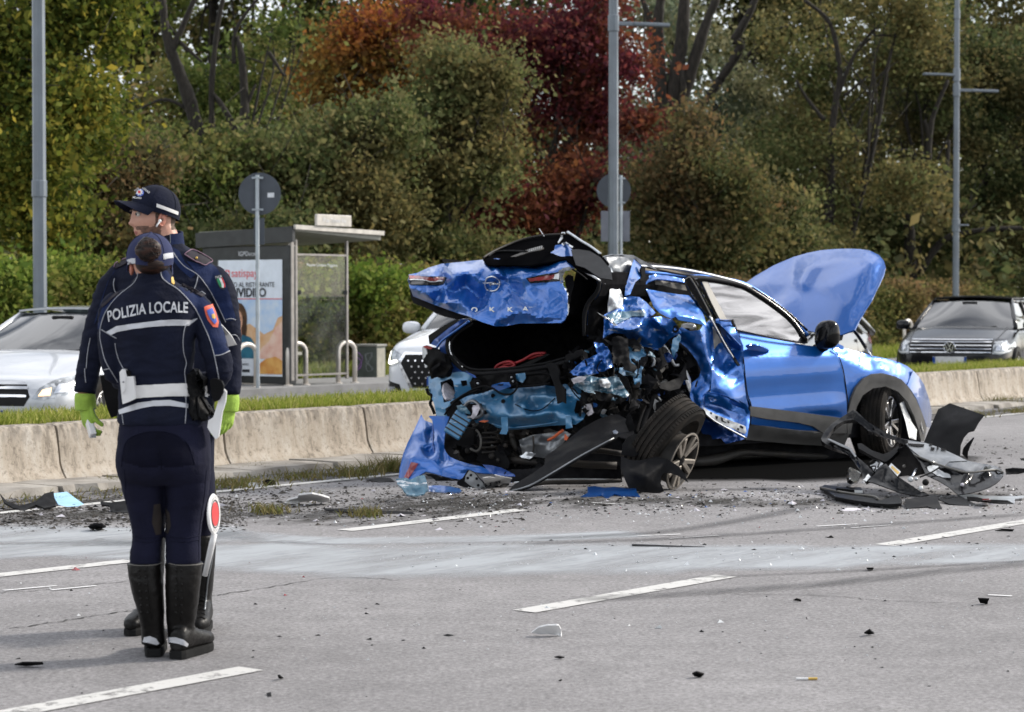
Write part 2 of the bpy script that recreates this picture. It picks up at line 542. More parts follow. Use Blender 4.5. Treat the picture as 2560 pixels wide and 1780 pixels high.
def sheet(name,poly,base,ctrl=None,m=None,parent=None,step=8,th=0.0025,crumple=0.0,csc=4.0,fine=0.0,holes=(),seed=1,smooth=True,shp=None,kind='lin',rough_edge=0.0,soft=1,amp=1.0):
 0
 if rough_edge:
  rr = random.Random(seed); q = []
  for i in range(len(poly)):
   a, b = poly[i], poly[(i+1)%len(poly)]
   l = math.hypot(b[0]-a[0],b[1]-a[1]); k = max(1,int(l/(rough_edge*3)))
   for j in range(k):
    t = (j+(rr.uniform(-.3,.3) if j else 0))/k
    q.append((a[0]+(b[0]-a[0])*t+(rr.uniform(-1,1)*rough_edge if j else 0),a[1]+(b[1]-a[1])*t+(rr.uniform(-1,1)*rough_edge if j else 0)))
  poly = q
 pts, tris = tri_poly(poly,step,holes,seed)
 if callable(ctrl):off = np.array([ctrl(base(x,y)) for x,y in pts])
 elif ctrl:off = (facets(ctrl) if kind=='lin' else rbf(ctrl,kind))(pts)
 else:off = np.zeros(len(pts))
 off = off*amp
 if ctrl and kind == 'lin' and soft:
  ia = np.array([(t[i],t[(i+1)%len(t)]) for t in tris for i in range(len(t))])
  for _ in range(soft):
   sm = np.zeros(len(pts)); ct = np.zeros(len(pts))
   np.add.at(sm,ia[:,0],off[ia[:,1]]); np.add.at(ct,ia[:,0],1); np.add.at(sm,ia[:,1],off[ia[:,0]]); np.add.at(ct,ia[:,1],1)
   off = 0.5*off+0.5*sm/np.maximum(ct,1)
 vs = []
 for (x,y), o in zip(pts,off):
  p = base(x,y); d = (CAM-p).normalized()
  if crumple:o = o+ridged(p,csc,seed*0.77)*crumple
  if fine:o = o+fnoise(p,csc*4,3,seed)*fine
  vs.append(p+d*o)
 fs = []
 for f in tris:
  a, b, c = vs[f[0]], vs[f[1]], vs[f[2]]
  nn = (b-a).cross(c-a)
  fs.append(f if nn.dot(CAM-a)>0 else f[::-1])
 o = mobj(name,vs,fs,m,parent,smooth)
 if th:solid(o,th)
 if shp:sharp(o,shp)
 return o
def bvh_of(*objs):
 vs, fs = [], []
 for o in objs:
  k = len(vs); mw = world_of(o)
  vs += [mw@v.co for v in o.data.vertices]; fs += [tuple(i+k for i in p.vertices) for p in o.data.polygons]
 return BVHTree.FromPolygons(vs,fs)
def hit(bvh,px,py,lift=0.003,default=None):
 d = ray(px,py).normalized()
 loc, nor, idx, dist = bvh.ray_cast(CAM,d)
 if loc is None:return default
 if nor.dot(d)>0:nor = -nor
 return loc+nor*lift
def on_bvh(bvh,fallback,lift=0.003):
 def f(px,py):
  h = hit(bvh,px,py,lift)
  return h if h is not None else fallback(px,py)
 return f
def remesh(mb_list,voxel,smooth_it=4,smooth_f=0.5):
 0
 v, f = [], []
 for mb in mb_list:
  k = len(v); v += mb.v; f += [tuple(i+k for i in q) for q in mb.f]
 me = mesh(v,f,'tmp')
 bm = bmesh.new(); bm.from_mesh(me); bmesh.ops.recalc_face_normals(bm,faces=bm.faces); bm.to_mesh(me); bm.free()
 o = bpy.data.objects.new('tmp',me); COL.objects.link(o)
 md = o.modifiers.new('r','REMESH'); md.mode = 'VOXEL'; md.voxel_size = voxel; md.use_smooth_shade = True
 if smooth_it:
  s = o.modifiers.new('s','SMOOTH'); s.iterations = smooth_it; s.factor = smooth_f
 dg = bpy.context.evaluated_depsgraph_get(); dg.update()
 out = bpy.data.meshes.new_from_object(o.evaluated_get(dg))
 bpy.data.objects.remove(o); bpy.data.meshes.remove(me)
 return out
def displace(me,fn):
 0
 me.update()
 n = len(me.vertices)
 co = np.empty(n*3); me.vertices.foreach_get('co',co); co = co.reshape(-1,3)
 nr = np.array([tuple(v.normal) for v in me.vertices])
 d = np.array([fn(c) for c in co])
 co += nr*d[:,None]
 me.vertices.foreach_set('co',co.ravel()); me.update()
def text_mesh(txt,size=1.0,ext=0.0,align='CENTER',spacing=1.0,bold=0.0):
 cu = bpy.data.curves.new('t','FONT'); cu.body = txt; cu.size = size; cu.align_x = align; cu.align_y = 'CENTER'
 cu.extrude = ext; cu.space_character = spacing; cu.offset = bold; cu.resolution_u = 4
 o = bpy.data.objects.new('t',cu); COL.objects.link(o)
 dg = bpy.context.evaluated_depsgraph_get(); dg.update()
 me = bpy.data.meshes.new_from_object(o.evaluated_get(dg))
 bpy.data.objects.remove(o)
 return me
def text_flat(txt,origin,xdir,ydir,size,m,parent=None,name='lettering',align='CENTER',spacing=1.0,bold=0.0,lift=0.003):
 0
 me = text_mesh(txt,size,0.0,align,spacing,bold)
 X = Vector(xdir).normalized(); Y = Vector(ydir).normalized(); N_ = X.cross(Y)
 for v in me.vertices:v.co = Vector(origin)+X*v.co.x+Y*v.co.y+N_*lift
 return link(name,me,m,parent)
def subdiv_mesh(me,cuts=2,maxlen=None):
 bm = bmesh.new(); bm.from_mesh(me)
 bmesh.ops.triangulate(bm,faces=bm.faces)
 if maxlen:
  for _ in range(6):
   es = [e for e in bm.edges if e.calc_length()>maxlen]
   if not es:break
   bmesh.ops.subdivide_edges(bm,edges=es,cuts=1); bmesh.ops.triangulate(bm,faces=bm.faces)
 bm.to_mesh(me); bm.free(); return me
# == SETTING
def asphalt_mat(name,base=(0.20,0.194,0.197)):
 m, nt, N, L, b = _nodes(name)
 tc = N.new('ShaderNodeTexCoord')
 def nz(scale,det,rough=0.6):
  n = N.new('ShaderNodeTexNoise'); n.inputs['Scale'].default_value = scale; n.inputs['Detail'].default_value = det; n.inputs['Roughness'].default_value = rough
  L.new(tc.outputs['Object'],n.inputs['Vector']); return n
 big = nz(0.35,6); fine = nz(42,6,0.85); mid = nz(5,6)
 vor = N.new('ShaderNodeTexVoronoi'); vor.inputs['Scale'].default_value = 55
 L.new(tc.outputs['Object'],vor.inputs['Vector'])
 r1 = N.new('ShaderNodeValToRGB'); r1.color_ramp.elements[0].position = 0.3; r1.color_ramp.elements[1].position = 0.72
 r1.color_ramp.elements[0].color = (*[c*0.80 for c in base],1); r1.color_ramp.elements[1].color = (*[c*1.18 for c in base],1)
 L.new(big.outputs['Fac'],r1.inputs[0])
 r2 = N.new('ShaderNodeValToRGB'); r2.color_ramp.elements[0].position = 0.33; r2.color_ramp.elements[1].position = 0.68
 r2.color_ramp.elements[0].color = (0.38,0.38,0.38,1); r2.color_ramp.elements[1].color = (1.7,1.7,1.7,1)
 L.new(fine.outputs['Fac'],r2.inputs[0])
 mu = N.new('ShaderNodeMixRGB'); mu.blend_type = 'MULTIPLY'; mu.inputs['Fac'].default_value = 1
 L.new(r1.outputs[0],mu.inputs['Color1']); L.new(r2.outputs[0],mu.inputs['Color2'])
 r3 = N.new('ShaderNodeValToRGB'); r3.color_ramp.elements[0].position = 0.35; r3.color_ramp.elements[1].position = 0.7
 r3.color_ramp.elements[0].color = (0.86,0.86,0.86,1); r3.color_ramp.elements[1].color = (1.1,1.1,1.1,1)
 L.new(mid.outputs['Fac'],r3.inputs[0])
 m2 = N.new('ShaderNodeMixRGB'); m2.blend_type = 'MULTIPLY'; m2.inputs['Fac'].default_value = 1
 L.new(mu.outputs[0],m2.inputs['Color1']); L.new(r3.outputs[0],m2.inputs['Color2'])
 r4 = N.new('ShaderNodeValToRGB'); r4.color_ramp.elements[0].position = 0.0; r4.color_ramp.elements[0].color = (0.8,0.8,0.8,1)
 r4.color_ramp.elements[1].position = 0.16; r4.color_ramp.elements[1].color = (0,0,0,1)
 L.new(vor.outputs['Distance'],r4.inputs[0])
 m3 = N.new('ShaderNodeMixRGB'); m3.inputs['Color2'].default_value = (0.36,0.355,0.35,1)
 L.new(r4.outputs[0],m3.inputs['Fac']); L.new(m2.outputs[0],m3.inputs['Color1'])
 L.new(m3.outputs[0],b.inputs['Base Color'])
 b.inputs['Roughness'].default_value = 0.86
 b.inputs['Specular IOR Level'].default_value = 0.3
 bp = N.new('ShaderNodeBump'); bp.inputs['Strength'].default_value = 0.6; bp.inputs['Distance'].default_value = 0.006
 L.new(fine.outputs['Fac'],bp.inputs['Height']); L.new(bp.outputs[0],b.inputs['Normal'])
 return m
def film_mat(name,col,amount=0.8,scale=3.0,lo=0.35,hi=0.65,rough=0.7,stretch=None,spec=0.3):
 0
 m, nt, N, L, b = _nodes(name)
 out = N['Material Output']
 b.inputs['Base Color'].default_value = (*col,1); b.inputs['Roughness'].default_value = rough; b.inputs['Specular IOR Level'].default_value = spec
 tc = N.new('ShaderNodeTexCoord'); src = tc.outputs['Object']
 mp = N.new('ShaderNodeMapping')
 mp.inputs['Rotation'].default_value = (0,0,-math.atan2(RD.y,RD.x))
 L.new(src,mp.inputs['Vector'])
 m_ = N.new('ShaderNodeMapping')
 m_.inputs['Scale'].default_value = stretch or (1,1,1)
 L.new(mp.outputs[0],m_.inputs['Vector'])
 n = N.new('ShaderNodeTexNoise'); n.inputs['Scale'].default_value = scale; n.inputs['Detail'].default_value = 9; n.inputs['Roughness'].default_value = 0.72
 L.new(m_.outputs[0],n.inputs['Vector'])
 mr = N.new('ShaderNodeMapRange'); mr.inputs[1].default_value = lo; mr.inputs[2].default_value = hi; mr.inputs[4].default_value = amount
 L.new(n.outputs['Fac'],mr.inputs[0])
 at = N.new('ShaderNodeAttribute'); at.attribute_name = 'edge'
 mm = N.new('ShaderNodeMath'); mm.operation = 'MULTIPLY'
 L.new(mr.outputs[0],mm.inputs[0]); L.new(at.outputs['Fac'],mm.inputs[1])
 tr = N.new('ShaderNodeBsdfTransparent'); ms = N.new('ShaderNodeMixShader')
 L.new(mm.outputs[0],ms.inputs[0]); L.new(tr.outputs[0],ms.inputs[1]); L.new(b.outputs[0],ms.inputs[2])
 L.new(ms.outputs[0],out.inputs['Surface'])
 return m
M = {}
M['asphalt'] = asphalt_mat('asphalt')
M['asphalt_far'] = asphalt_mat('asphalt_far',(0.15,0.15,0.155))
M['paint_line'] = film_mat('road_paint',(0.50,0.495,0.48),0.95,8.0,0.33,0.47)
M['thin_line'] = film_mat('thin_scrape',(0.62,0.62,0.62),0.9,9.0,0.3,0.5)
M['powder'] = film_mat('absorbent_powder',(0.40,0.425,0.45),0.72,1.3,0.22,0.58,0.6,(0.5,1.6,1))
M['skid'] = film_mat('rubber_mark',(0.05,0.05,0.053),0.42,2.2,0.2,0.6,0.7,(0.3,9,1))
M['crack'] = mat('crack_filler',(0.03,0.03,0.03),0.9)
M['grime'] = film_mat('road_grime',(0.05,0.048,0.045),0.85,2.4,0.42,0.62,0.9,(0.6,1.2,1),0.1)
M['earth'] = mat('park_earth',(0.045,0.04,0.025),0.95,scale=1.5,col2=(0.06,0.075,0.03),bump=0.5,bscale=12)
M['concrete_old'] = mat('kerb_concrete',(0.16,0.145,0.125),0.92,scale=3,col2=(0.30,0.28,0.25),bump=0.6,bscale=40,lo=0.35,hi=0.6)
M['pave'] = mat('pavement_slabs',(0.2,0.2,0.2),0.9,scale=3,bump=0.3,bscale=40)
M['soil'] = mat('verge_soil',(0.05,0.045,0.03),0.95,scale=6,bump=0.6,bscale=30)
def road_quad(name,s0,s1,t0,t1,z,m,ns=1):
 vs, fs = [], []
 for i in range(ns+1):
  s = s0+(s1-s0)*i/ns
  vs += [W(s,t0,z),W(s,t1,z)]
 for i in range(ns):fs.append((2*i,2*i+1,2*i+3,2*i+2))
 o = mobj(name,vs,fs,m); o['kind'] = 'structure'
 return o
g = mobj('ground',[(-900,-120,-0.03),(900,-120,-0.03),(900,1800,-0.03),(-900,1800,-0.03)],[(0,1,2,3)],M['earth'])
g['kind'] = 'structure'
road_quad('road',-60,260,-0.2,40,0.0,M['asphalt'])
road_quad('opposite_road',-60,260,-9.9,-1.55,0.0,M['asphalt_far'])
mb = MB()
for a, b_, c, d in ((-60,260,-13.2,-9.9),):
 q = [W(a,c,-0.02),W(b_,c,-0.02),W(b_,d,-0.02),W(a,d,-0.02)]
 mb.loft([q,[v+Vector((0,0,0.12)) for v in q]])
o = mb.build('pavement',M['pave']); o['kind'] = 'structure'
def ribbon(name,pts,w,z,m,feather=0.0,kind='structure'):
 0
 pts = [Vector((p[0],p[1],0)) for p in pts]; vs, fs, ed = [], [], []
 cols = [-1,1] if not feather else [-1,-1+feather,1-feather,1]
 ws = w if isinstance(w,(list,tuple)) else [w]*len(pts)
 for i, p in enumerate(pts):
  d = (pts[min(i+1,len(pts)-1)]-pts[max(i-1,0)]).normalized(); n = Vector((d.y,-d.x,0))
  endf = 1.0 if not feather else min(1,min(i,len(pts)-1-i)/2.0)
  for c in cols:
   vs.append(p+n*c*ws[i]/2+Vector((0,0,z)))
   ed.append(1.0 if not feather else (0.0 if abs(c)==1 else endf))
 k = len(cols)
 for i in range(len(pts)-1):
  for j in range(k-1):fs.append((i*k+j,i*k+j+1,(i+1)*k+j+1,(i+1)*k+j))
 o = mobj(name,vs,fs,m); o['kind'] = kind
 a = o.data.attributes.new('edge','FLOAT','POINT'); a.data.foreach_set('value',ed)
 return o
# painted lane lines
def dash(a,b,w=0.135):
 A, B = G(*a), G(*b)
 return ribbon('lane_marking',[A+(B-A)*k/6 for k in range(7)],w,0.004,M['paint_line'])
dash((-60,1801),(628,1673)); dash((1310,1530),(1815,1441)); dash((2212,1364),(2640,1292))
dash((-120,1452),(326,1403)); dash((862,1327),(1305,1275))
ribbon('edge_line',[W(s,1.42) for s in range(-10,70,4)],0.11,0.004,M['paint_line'])
for a, b_ in (((1594,1341),(1702,1337)),((1674,1348),(1796,1340)),((2042,1317),(2145,1311)),((2128,1321),(2228,1314)),((10,1478),(142,1466)),((128,1477),(240,1466)),((2470,1489),(2530,1492)),((1480,1258),(1560,1262))):
 A, B = G(*a), G(*b_)
 ribbon('scrape_mark',[A+(B-A)*k/3 for k in range(4)],0.03,0.005,M['thin_line'])
# pale powder swept over the lane, rubber marks, cracks
def gpoly(pts):return [G(*p) for p in pts]
ribbon('powder_film',catmull([tuple(G(x,y)) for x,y in ((-120,1385),(200,1372),(560,1385),(900,1402),(1280,1395),(1700,1394),(2100,1390),(2700,1380))],8),[0.9]*8+[1.1]*8+[1.5]*8+[1.75]*8+[1.7]*8+[1.35]*8+[1.1]*9,0.0025,M['powder'],0.35)
ribbon('powder_film',catmull([tuple(G(x,y)) for x,y in ((520,1330),(800,1352),(1280,1347),(1620,1333))],8),0.5,0.0025,M['powder'],0.5)
ribbon('powder_film',catmull([tuple(G(x,y)) for x,y in ((-200,1330),(0,1335),(330,1340),(640,1332))],8),1.2,0.0025,M['powder'],0.4)
for pts, w in ((((1420,1503),(1740,1484),(2050,1462),(2350,1430),(2640,1405)),0.26),(((1300,1350),(1640,1332),(1850,1302),(2050,1262)),0.22),(((1280,1362),(1700,1346),(2100,1320),(2600,1284)),0.2),(((1720,1446),(2060,1432),(2420,1412),(2640,1400)),0.1),(((700,1300),(900,1270),(1150,1225)),0.25),(((1180,1240),(1600,1228),(2000,1222)),0.3)):
 ribbon('skid_mark',catmull([tuple(G(*p)) for p in pts],8),w,0.0055,M['skid'],0.7)
rc = random.Random(5)
def crack(pts,w=0.012):
 q = catmull([tuple(G(*p)) for p in pts],12)
 q = [np.array([v[0]+rc.uniform(-.012,.012),v[1]+rc.uniform(-.02,.02),0]) for v in q]
 ribbon('road_crack',q,[w*rc.uniform(0.15,1.2) for _ in q],0.003,M['crack'])
crack(((20,1573),(160,1553),(300,1531),(350,1524)),0.014)
crack(((520,1491),(650,1473),(830,1445),(1000,1452)),0.014)
crack(((1840,1486),(2080,1491),(2200,1502),(2400,1508)),0.008)
crack(((-20,1484),(90,1477),(330,1452)),0.010)
# dirt along the foot of the barrier
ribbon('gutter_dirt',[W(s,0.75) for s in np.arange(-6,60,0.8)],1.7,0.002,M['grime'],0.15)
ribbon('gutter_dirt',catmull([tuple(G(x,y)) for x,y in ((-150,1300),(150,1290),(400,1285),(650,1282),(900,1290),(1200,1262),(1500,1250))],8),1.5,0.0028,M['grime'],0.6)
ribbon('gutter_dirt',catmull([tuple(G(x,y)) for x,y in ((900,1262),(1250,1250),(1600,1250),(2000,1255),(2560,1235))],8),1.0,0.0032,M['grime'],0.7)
# low concrete kerb strip at the foot of the barrier
def kerb():
 rr = random.Random(3); s = -4.0; i = 0
 while s<34:
  l = rr.uniform(0.85,1.15)
  mb = MB(); n = 6; vs = []
  for k in range(n+1):
   ss = s+(l-0.02)*k/n
   e = 0.62+rr.uniform(-.05,.05); h = 0.05+rr.uniform(-.012,.012)
   vs.append([W(ss,0.02,-0.01),W(ss,e,-0.01),W(ss,e-0.03,h),W(ss,0.3,h+0.006+rr.uniform(-.004,.004)),W(ss,0.02,h)])
  mb.loft(vs)
  o = mb.build('kerb_stone',M['concrete_old'],kerb_root,smooth=False)
  s += l; i += 1
kerb_root = bpy.data.objects.new('kerb',None); COL.objects.link(kerb_root); kerb_root['kind'] = 'structure'
kerb()
# -- concrete barrier segments
def concrete_mat():
 m, nt, N, L, b = _nodes('barrier_concrete')
 tc = N.new('ShaderNodeTexCoord')
 rot = N.new('ShaderNodeMapping'); rot.inputs['Scale'].default_value = (3.2,3.2,0.7)
 L.new(tc.outputs['Object'],rot.inputs['Vector'])
 n1 = N.new('ShaderNodeTexNoise'); n1.inputs['Scale'].default_value = 1.6; n1.inputs['Detail'].default_value = 9; n1.inputs['Roughness'].default_value = 0.7
 L.new(rot.outputs[0],n1.inputs['Vector'])
 n2 = N.new('ShaderNodeTexNoise'); n2.inputs['Scale'].default_value = 24; n2.inputs['Detail'].default_value = 6; n2.inputs['Roughness'].default_value = 0.75
 L.new(tc.outputs['Object'],n2.inputs['Vector'])
 rp = N.new('ShaderNodeValToRGB'); e = rp.color_ramp.elements
 e[0].position = 0.33; e[0].color = (0.10,0.08,0.06,1); e[1].position = 0.70; e[1].color = (0.47,0.435,0.385,1)
 k = e.new(0.47); k.color = (0.36,0.31,0.25,1)
 L.new(n1.outputs['Fac'],rp.inputs[0])
 r2 = N.new('ShaderNodeValToRGB'); r2.color_ramp.elements[0].position = 0.30; r2.color_ramp.elements[0].color = (0.30,0.28,0.25,1)
 r2.color_ramp.elements[1].position = 0.48; r2.color_ramp.elements[1].color = (1,1,1,1)
 L.new(n2.outputs['Fac'],r2.inputs[0])
 mu = N.new('ShaderNodeMixRGB'); mu.blend_type = 'MULTIPLY'; mu.inputs['Fac'].default_value = 0.8
 L.new(rp.outputs[0],mu.inputs['Color1']); L.new(r2.outputs[0],mu.inputs['Color2'])
 sx = N.new('ShaderNodeSeparateXYZ'); L.new(tc.outputs['Object'],sx.inputs[0])
 mz = N.new('ShaderNodeMapRange'); mz.inputs[1].default_value = 0.30; mz.inputs[2].default_value = 0.5; mz.inputs[3].default_value = 0.0; mz.inputs[4].default_value = 0.85
 L.new(sx.outputs['Z'],mz.inputs[0])
 n3 = N.new('ShaderNodeTexNoise'); n3.inputs['Scale'].default_value = 7; n3.inputs['Detail'].default_value = 8
 L.new(rot.outputs[0],n3.inputs['Vector'])
 m3 = N.new('ShaderNodeMapRange'); m3.inputs[1].default_value = 0.38; m3.inputs[2].default_value = 0.58
 L.new(n3.outputs['Fac'],m3.inputs[0])
 mm = N.new('ShaderNodeMath'); mm.operation = 'MULTIPLY'; L.new(mz.outputs[0],mm.inputs[0]); L.new(m3.outputs[0],mm.inputs[1])
 mx = N.new('ShaderNodeMixRGB'); mx.inputs['Color2'].default_value = (0.07,0.06,0.05,1)
 L.new(mm.outputs[0],mx.inputs['Fac']); L.new(mu.outputs[0],mx.inputs['Color1'])
 L.new(mx.outputs[0],b.inputs['Base Color'])
 b.inputs['Roughness'].default_value = 0.9
 bp = N.new('ShaderNodeBump'); bp.inputs['Strength'].default_value = 0.5; bp.inputs['Distance'].default_value = 0.012
 L.new(n2.outputs['Fac'],bp.inputs['Height']); L.new(bp.outputs[0],b.inputs['Normal'])
 return m
M['barrier'] = concrete_mat()
SEG = 1.84
bar_labels = {-3:'weathered beige concrete barrier block at the far left frame edge',-2:'beige concrete barrier block in front of the white car\'s left headlight',-1:'beige concrete barrier block behind the black bumper scrap and blue mask',0:'beige concrete barrier block behind the legs of the standing officers',1:'beige concrete barrier block between the officers and the wreck',2:'beige concrete barrier block just left of the blue bumper corner',3:'beige concrete barrier block behind the crushed boot of the blue car',4:'beige concrete barrier block hidden behind the wreck\'s rear wheel',5:'beige concrete barrier block hidden behind the wreck\'s rear door',6:'beige concrete barrier block hidden behind the wreck\'s front door',7:'beige concrete barrier block hidden behind the wreck\'s front wheel',8:'beige concrete barrier block just right of the blue front wing',9:'beige concrete barrier block below the badge of the black estate car',10:'beige concrete barrier block at the far right frame edge'}
for i in range(-3,11):
 s0 = 0.68+(i)*SEG; rr = random.Random(i)
 prof = [(0.0,0.0),(-0.012,0.05),(-0.05,0.10),(-0.078,0.16),(-0.095,0.28),(-0.115,0.42),(-0.135,0.465),(-0.18,0.475),(-0.32,0.475),(-0.36,0.46),(-0.42,0.0)]
 rings = []; n = 14
 for k in range(n+1):
  u = k/n; inset = 0.02 if k in (0,n) else 0.0
  ring = []
  for (t,z) in prof:
   chip = rr.uniform(-.006,.004) if z>0.4 else rr.uniform(-.002,.002)
   ring.append(Vector(((u-0.5)*(SEG-0.022),-t*1.0+inset*(0.6 if z>0.02 else 0)+chip,max(0,z-inset*(0.4 if z>0.4 else 0))-0.004)))
  rings.append(ring)
 mb = MB(); mb.loft(rings)
 o = mb.build('concrete_barrier',M['barrier'],smooth=True,sharp_at=50)
 o.location = W(s0+SEG/2,rr.uniform(-.008,.008),0.0)
 o.rotation_euler = (0,0,math.atan2(RD.y,RD.x)+rr.uniform(-.003,.003))
 tag(o,bar_labels[i],'barrier','concrete barrier blocks along the median')
# planted median behind it
mb = MB()
q = [(-0.40,-0.01),(-0.40,0.40),(-0.55,0.44),(-1.35,0.44),(-1.5,0.38),(-1.55,-0.01)]
mb.loft([[W(s,t,z) for t,z in q] for s in np.linspace(-20,90,40)])
o = mb.build('median_soil',M['soil']); o['kind'] = 'structure'
# -- grass and weeds
def blades(name,pts,hmin,hmax,m,w=0.007,lean=0.5,seed=1,kind='stuff'):
 rng = np.random.default_rng(seed); n = len(pts); pts = np.array(pts)
 a = rng.uniform(0,2*np.pi,n); h = rng.uniform(hmin,hmax,n); ln = rng.uniform(0.05,lean,n)*h; b_ = rng.uniform(0,2*np.pi,n)
 dx = np.stack([np.cos(a),np.sin(a),np.zeros(n)],1)*(w*rng.uniform(.6,1.4,n))[:,None]
 mid = pts+np.stack([np.cos(b_)*ln*.35,np.sin(b_)*ln*.35,h*.55],1)
 top = pts+np.stack([np.cos(b_)*ln,np.sin(b_)*ln,h],1)
 v = np.stack([pts-dx,pts+dx,mid+dx*.7,mid-dx*.7,top],1).reshape(-1,3)
 i = np.arange(n)[:,None]*5
 me = bpy.data.meshes.new(name)
 nv = 5*n; me.vertices.add(nv); me.vertices.foreach_set('co',v.ravel())
 quads = (i+np.array([[0,1,2,3]])); tris = (i+np.array([[3,2,4]]))
 li = np.concatenate([quads.ravel(),tris.ravel()])
 me.loops.add(len(li)); me.loops.foreach_set('vertex_index',li)
 me.polygons.add(2*n)
 st = np.concatenate([np.arange(n)*4,4*n+np.arange(n)*3]); me.polygons.foreach_set('loop_start',st)
 me.update(calc_edges=True); me.validate()
 o = link(name,me,m)
 if kind:o['kind'] = kind
 return o
M['grass'] = leaf_mat('grass_blades',[(0.11,0.15,0.02),(0.20,0.25,0.035),(0.30,0.33,0.06),(0.44,0.40,0.14)],0.35,0.8,[(0.13,0.17,0.025),(0.21,0.26,0.04),(0.28,0.30,0.06),(0.40,0.36,0.16)])
rng = np.random.default_rng(11)
def strip(n,s0,s1,t0,t1,z,zj=0.02):
 s = rng.uniform(s0,s1,n); t = rng.uniform(t0,t1,n)
 return np.stack([RO.x+RD.x*s+RN.x*t,RO.y+RD.y*s+RN.y*t,z+rng.uniform(-zj,zj,n)],1)
gp = np.concatenate([strip(25000,-4,9,-1.45,-0.34,0.43),strip(20000,9,28,-1.45,-0.34,0.43),strip(6000,-4,28,-0.40,-0.30,0.44)])
blades('median_grass',gp,0.04,0.125,M['grass'],0.006,0.9,2)
gp = np.concatenate([strip(14000,20,45,-12.8,-10.2,0.1),strip(7000,8,20,-13.2,-12.2,0.1)])
blades('verge_grass',gp,0.10,0.30,M['grass'],0.012,0.7,3)
M['weed'] = leaf_mat('weed_blades',[(0.10,0.09,0.03),(0.16,0.13,0.05),(0.10,0.12,0.03),(0.24,0.19,0.09)],0.25)
def weed(px,py,w,n,h,label,seed):
 c = G(px,py); rr = np.random.default_rng(seed)
 n = int(n*.55); w = w*.8
 p = np.stack([c.x+rr.normal(0,w,n)*RD.x+rr.normal(0,.05,n),c.y+rr.normal(0,w,n)*RD.y+rr.normal(0,.05,n),np.full(n,0.0)],1)
 o = blades('weed_clump',p,h*.4,h,M['weed'],0.005,1.6,seed,'stuff')
 return tag(o,label,'weed','dry weeds along the gutter')
weed(290,1213,.16,420,.09,'dry brown weed clump at the barrier foot left of the officers',1)
weed(470,1166+40,.2,300,.07,'brown weeds at the barrier foot seen past the woman\'s knees',2)
weed(625,1178,.22,420,.08,'brown weed clump at the barrier foot right of the officers',3)
weed(590,1216,.3,520,.09,'green brown weeds beside the kerb right of the officers',4)
weed(760,1196,.25,300,.08,'sparse weeds on the kerb halfway to the wreck',5)
weed(890,1190,.22,420,.12,'tall dry weeds on the kerb nearer the wreck',6)
weed(975,1178,.15,380,.16,'yellow green weeds against the barrier by the blue bumper',7)
weed(672,1283,.10,260,.09,'small green tuft in the road dirt right of the stop paddle',8)
weed(915,1290,.10,220,.08,'small grass tuft beside the long black strip',9)
weed(785,1252,.05,90,.10,'thin tuft behind the crumpled white bag',10)
weed(160,1250,.12,200,.05,'flat weeds beside the blue mask',11)
weed(2500,1010,.4,520,.16,'bushy brown weeds at the barrier foot, far right',12)
weed(2430,1040,.22,260,.10,'low weeds on the kerb right of the upright black liner',13)
weed(2545,1032,.25,260,.10,'low weeds on the kerb at the right frame edge',14)
blades('litter_moss',np.concatenate([strip(2600,-4,7,0.15,1.2,0.0,.002)]),0.01,0.05,M['weed'],0.005,2.0,15)
# == TREES AND HEDGES
def leaf_cloud(centres,per,spread,size,rng,stretch=(1,1,1),droop=0.0):
 0
 n = len(centres)*per
 ax = rng.normal(0,1,(len(centres),3)); ax[:,2] *= .6; ax/=np.linalg.norm(ax,axis=1)[:,None]
 c = np.repeat(centres,per,axis=0)+rng.normal(0,.72,(n,3))*spread*np.array(stretch)+np.repeat(ax,per,axis=0)*(rng.normal(0,1.5,n)*spread)[:,None]
 a = rng.normal(0,1,(n,3)); a[:,2] -= droop; a/=np.linalg.norm(a,axis=1)[:,None]
 b_ = rng.normal(0,1,(n,3)); b_ -= a*(a*b_).sum(1)[:,None]; b_/=np.linalg.norm(b_,axis=1)[:,None]
 s = size*np.clip(rng.lognormal(-.1,.38,n),.35,2.0)[:,None]
 return np.stack([c-a*s*.6,c+b_*s*.36,c+a*s*.6,c-b_*s*.36],1).reshape(-1,3)
def quads_mesh(v,name):
 n = len(v)//4
 me = bpy.data.meshes.new(name)
 me.vertices.add(4*n); me.vertices.foreach_set('co',v.ravel())
 me.loops.add(4*n); me.loops.foreach_set('vertex_index',np.arange(4*n))
 me.polygons.add(n); me.polygons.foreach_set('loop_start',np.arange(n)*4)
 me.update(calc_edges=True)
 return me
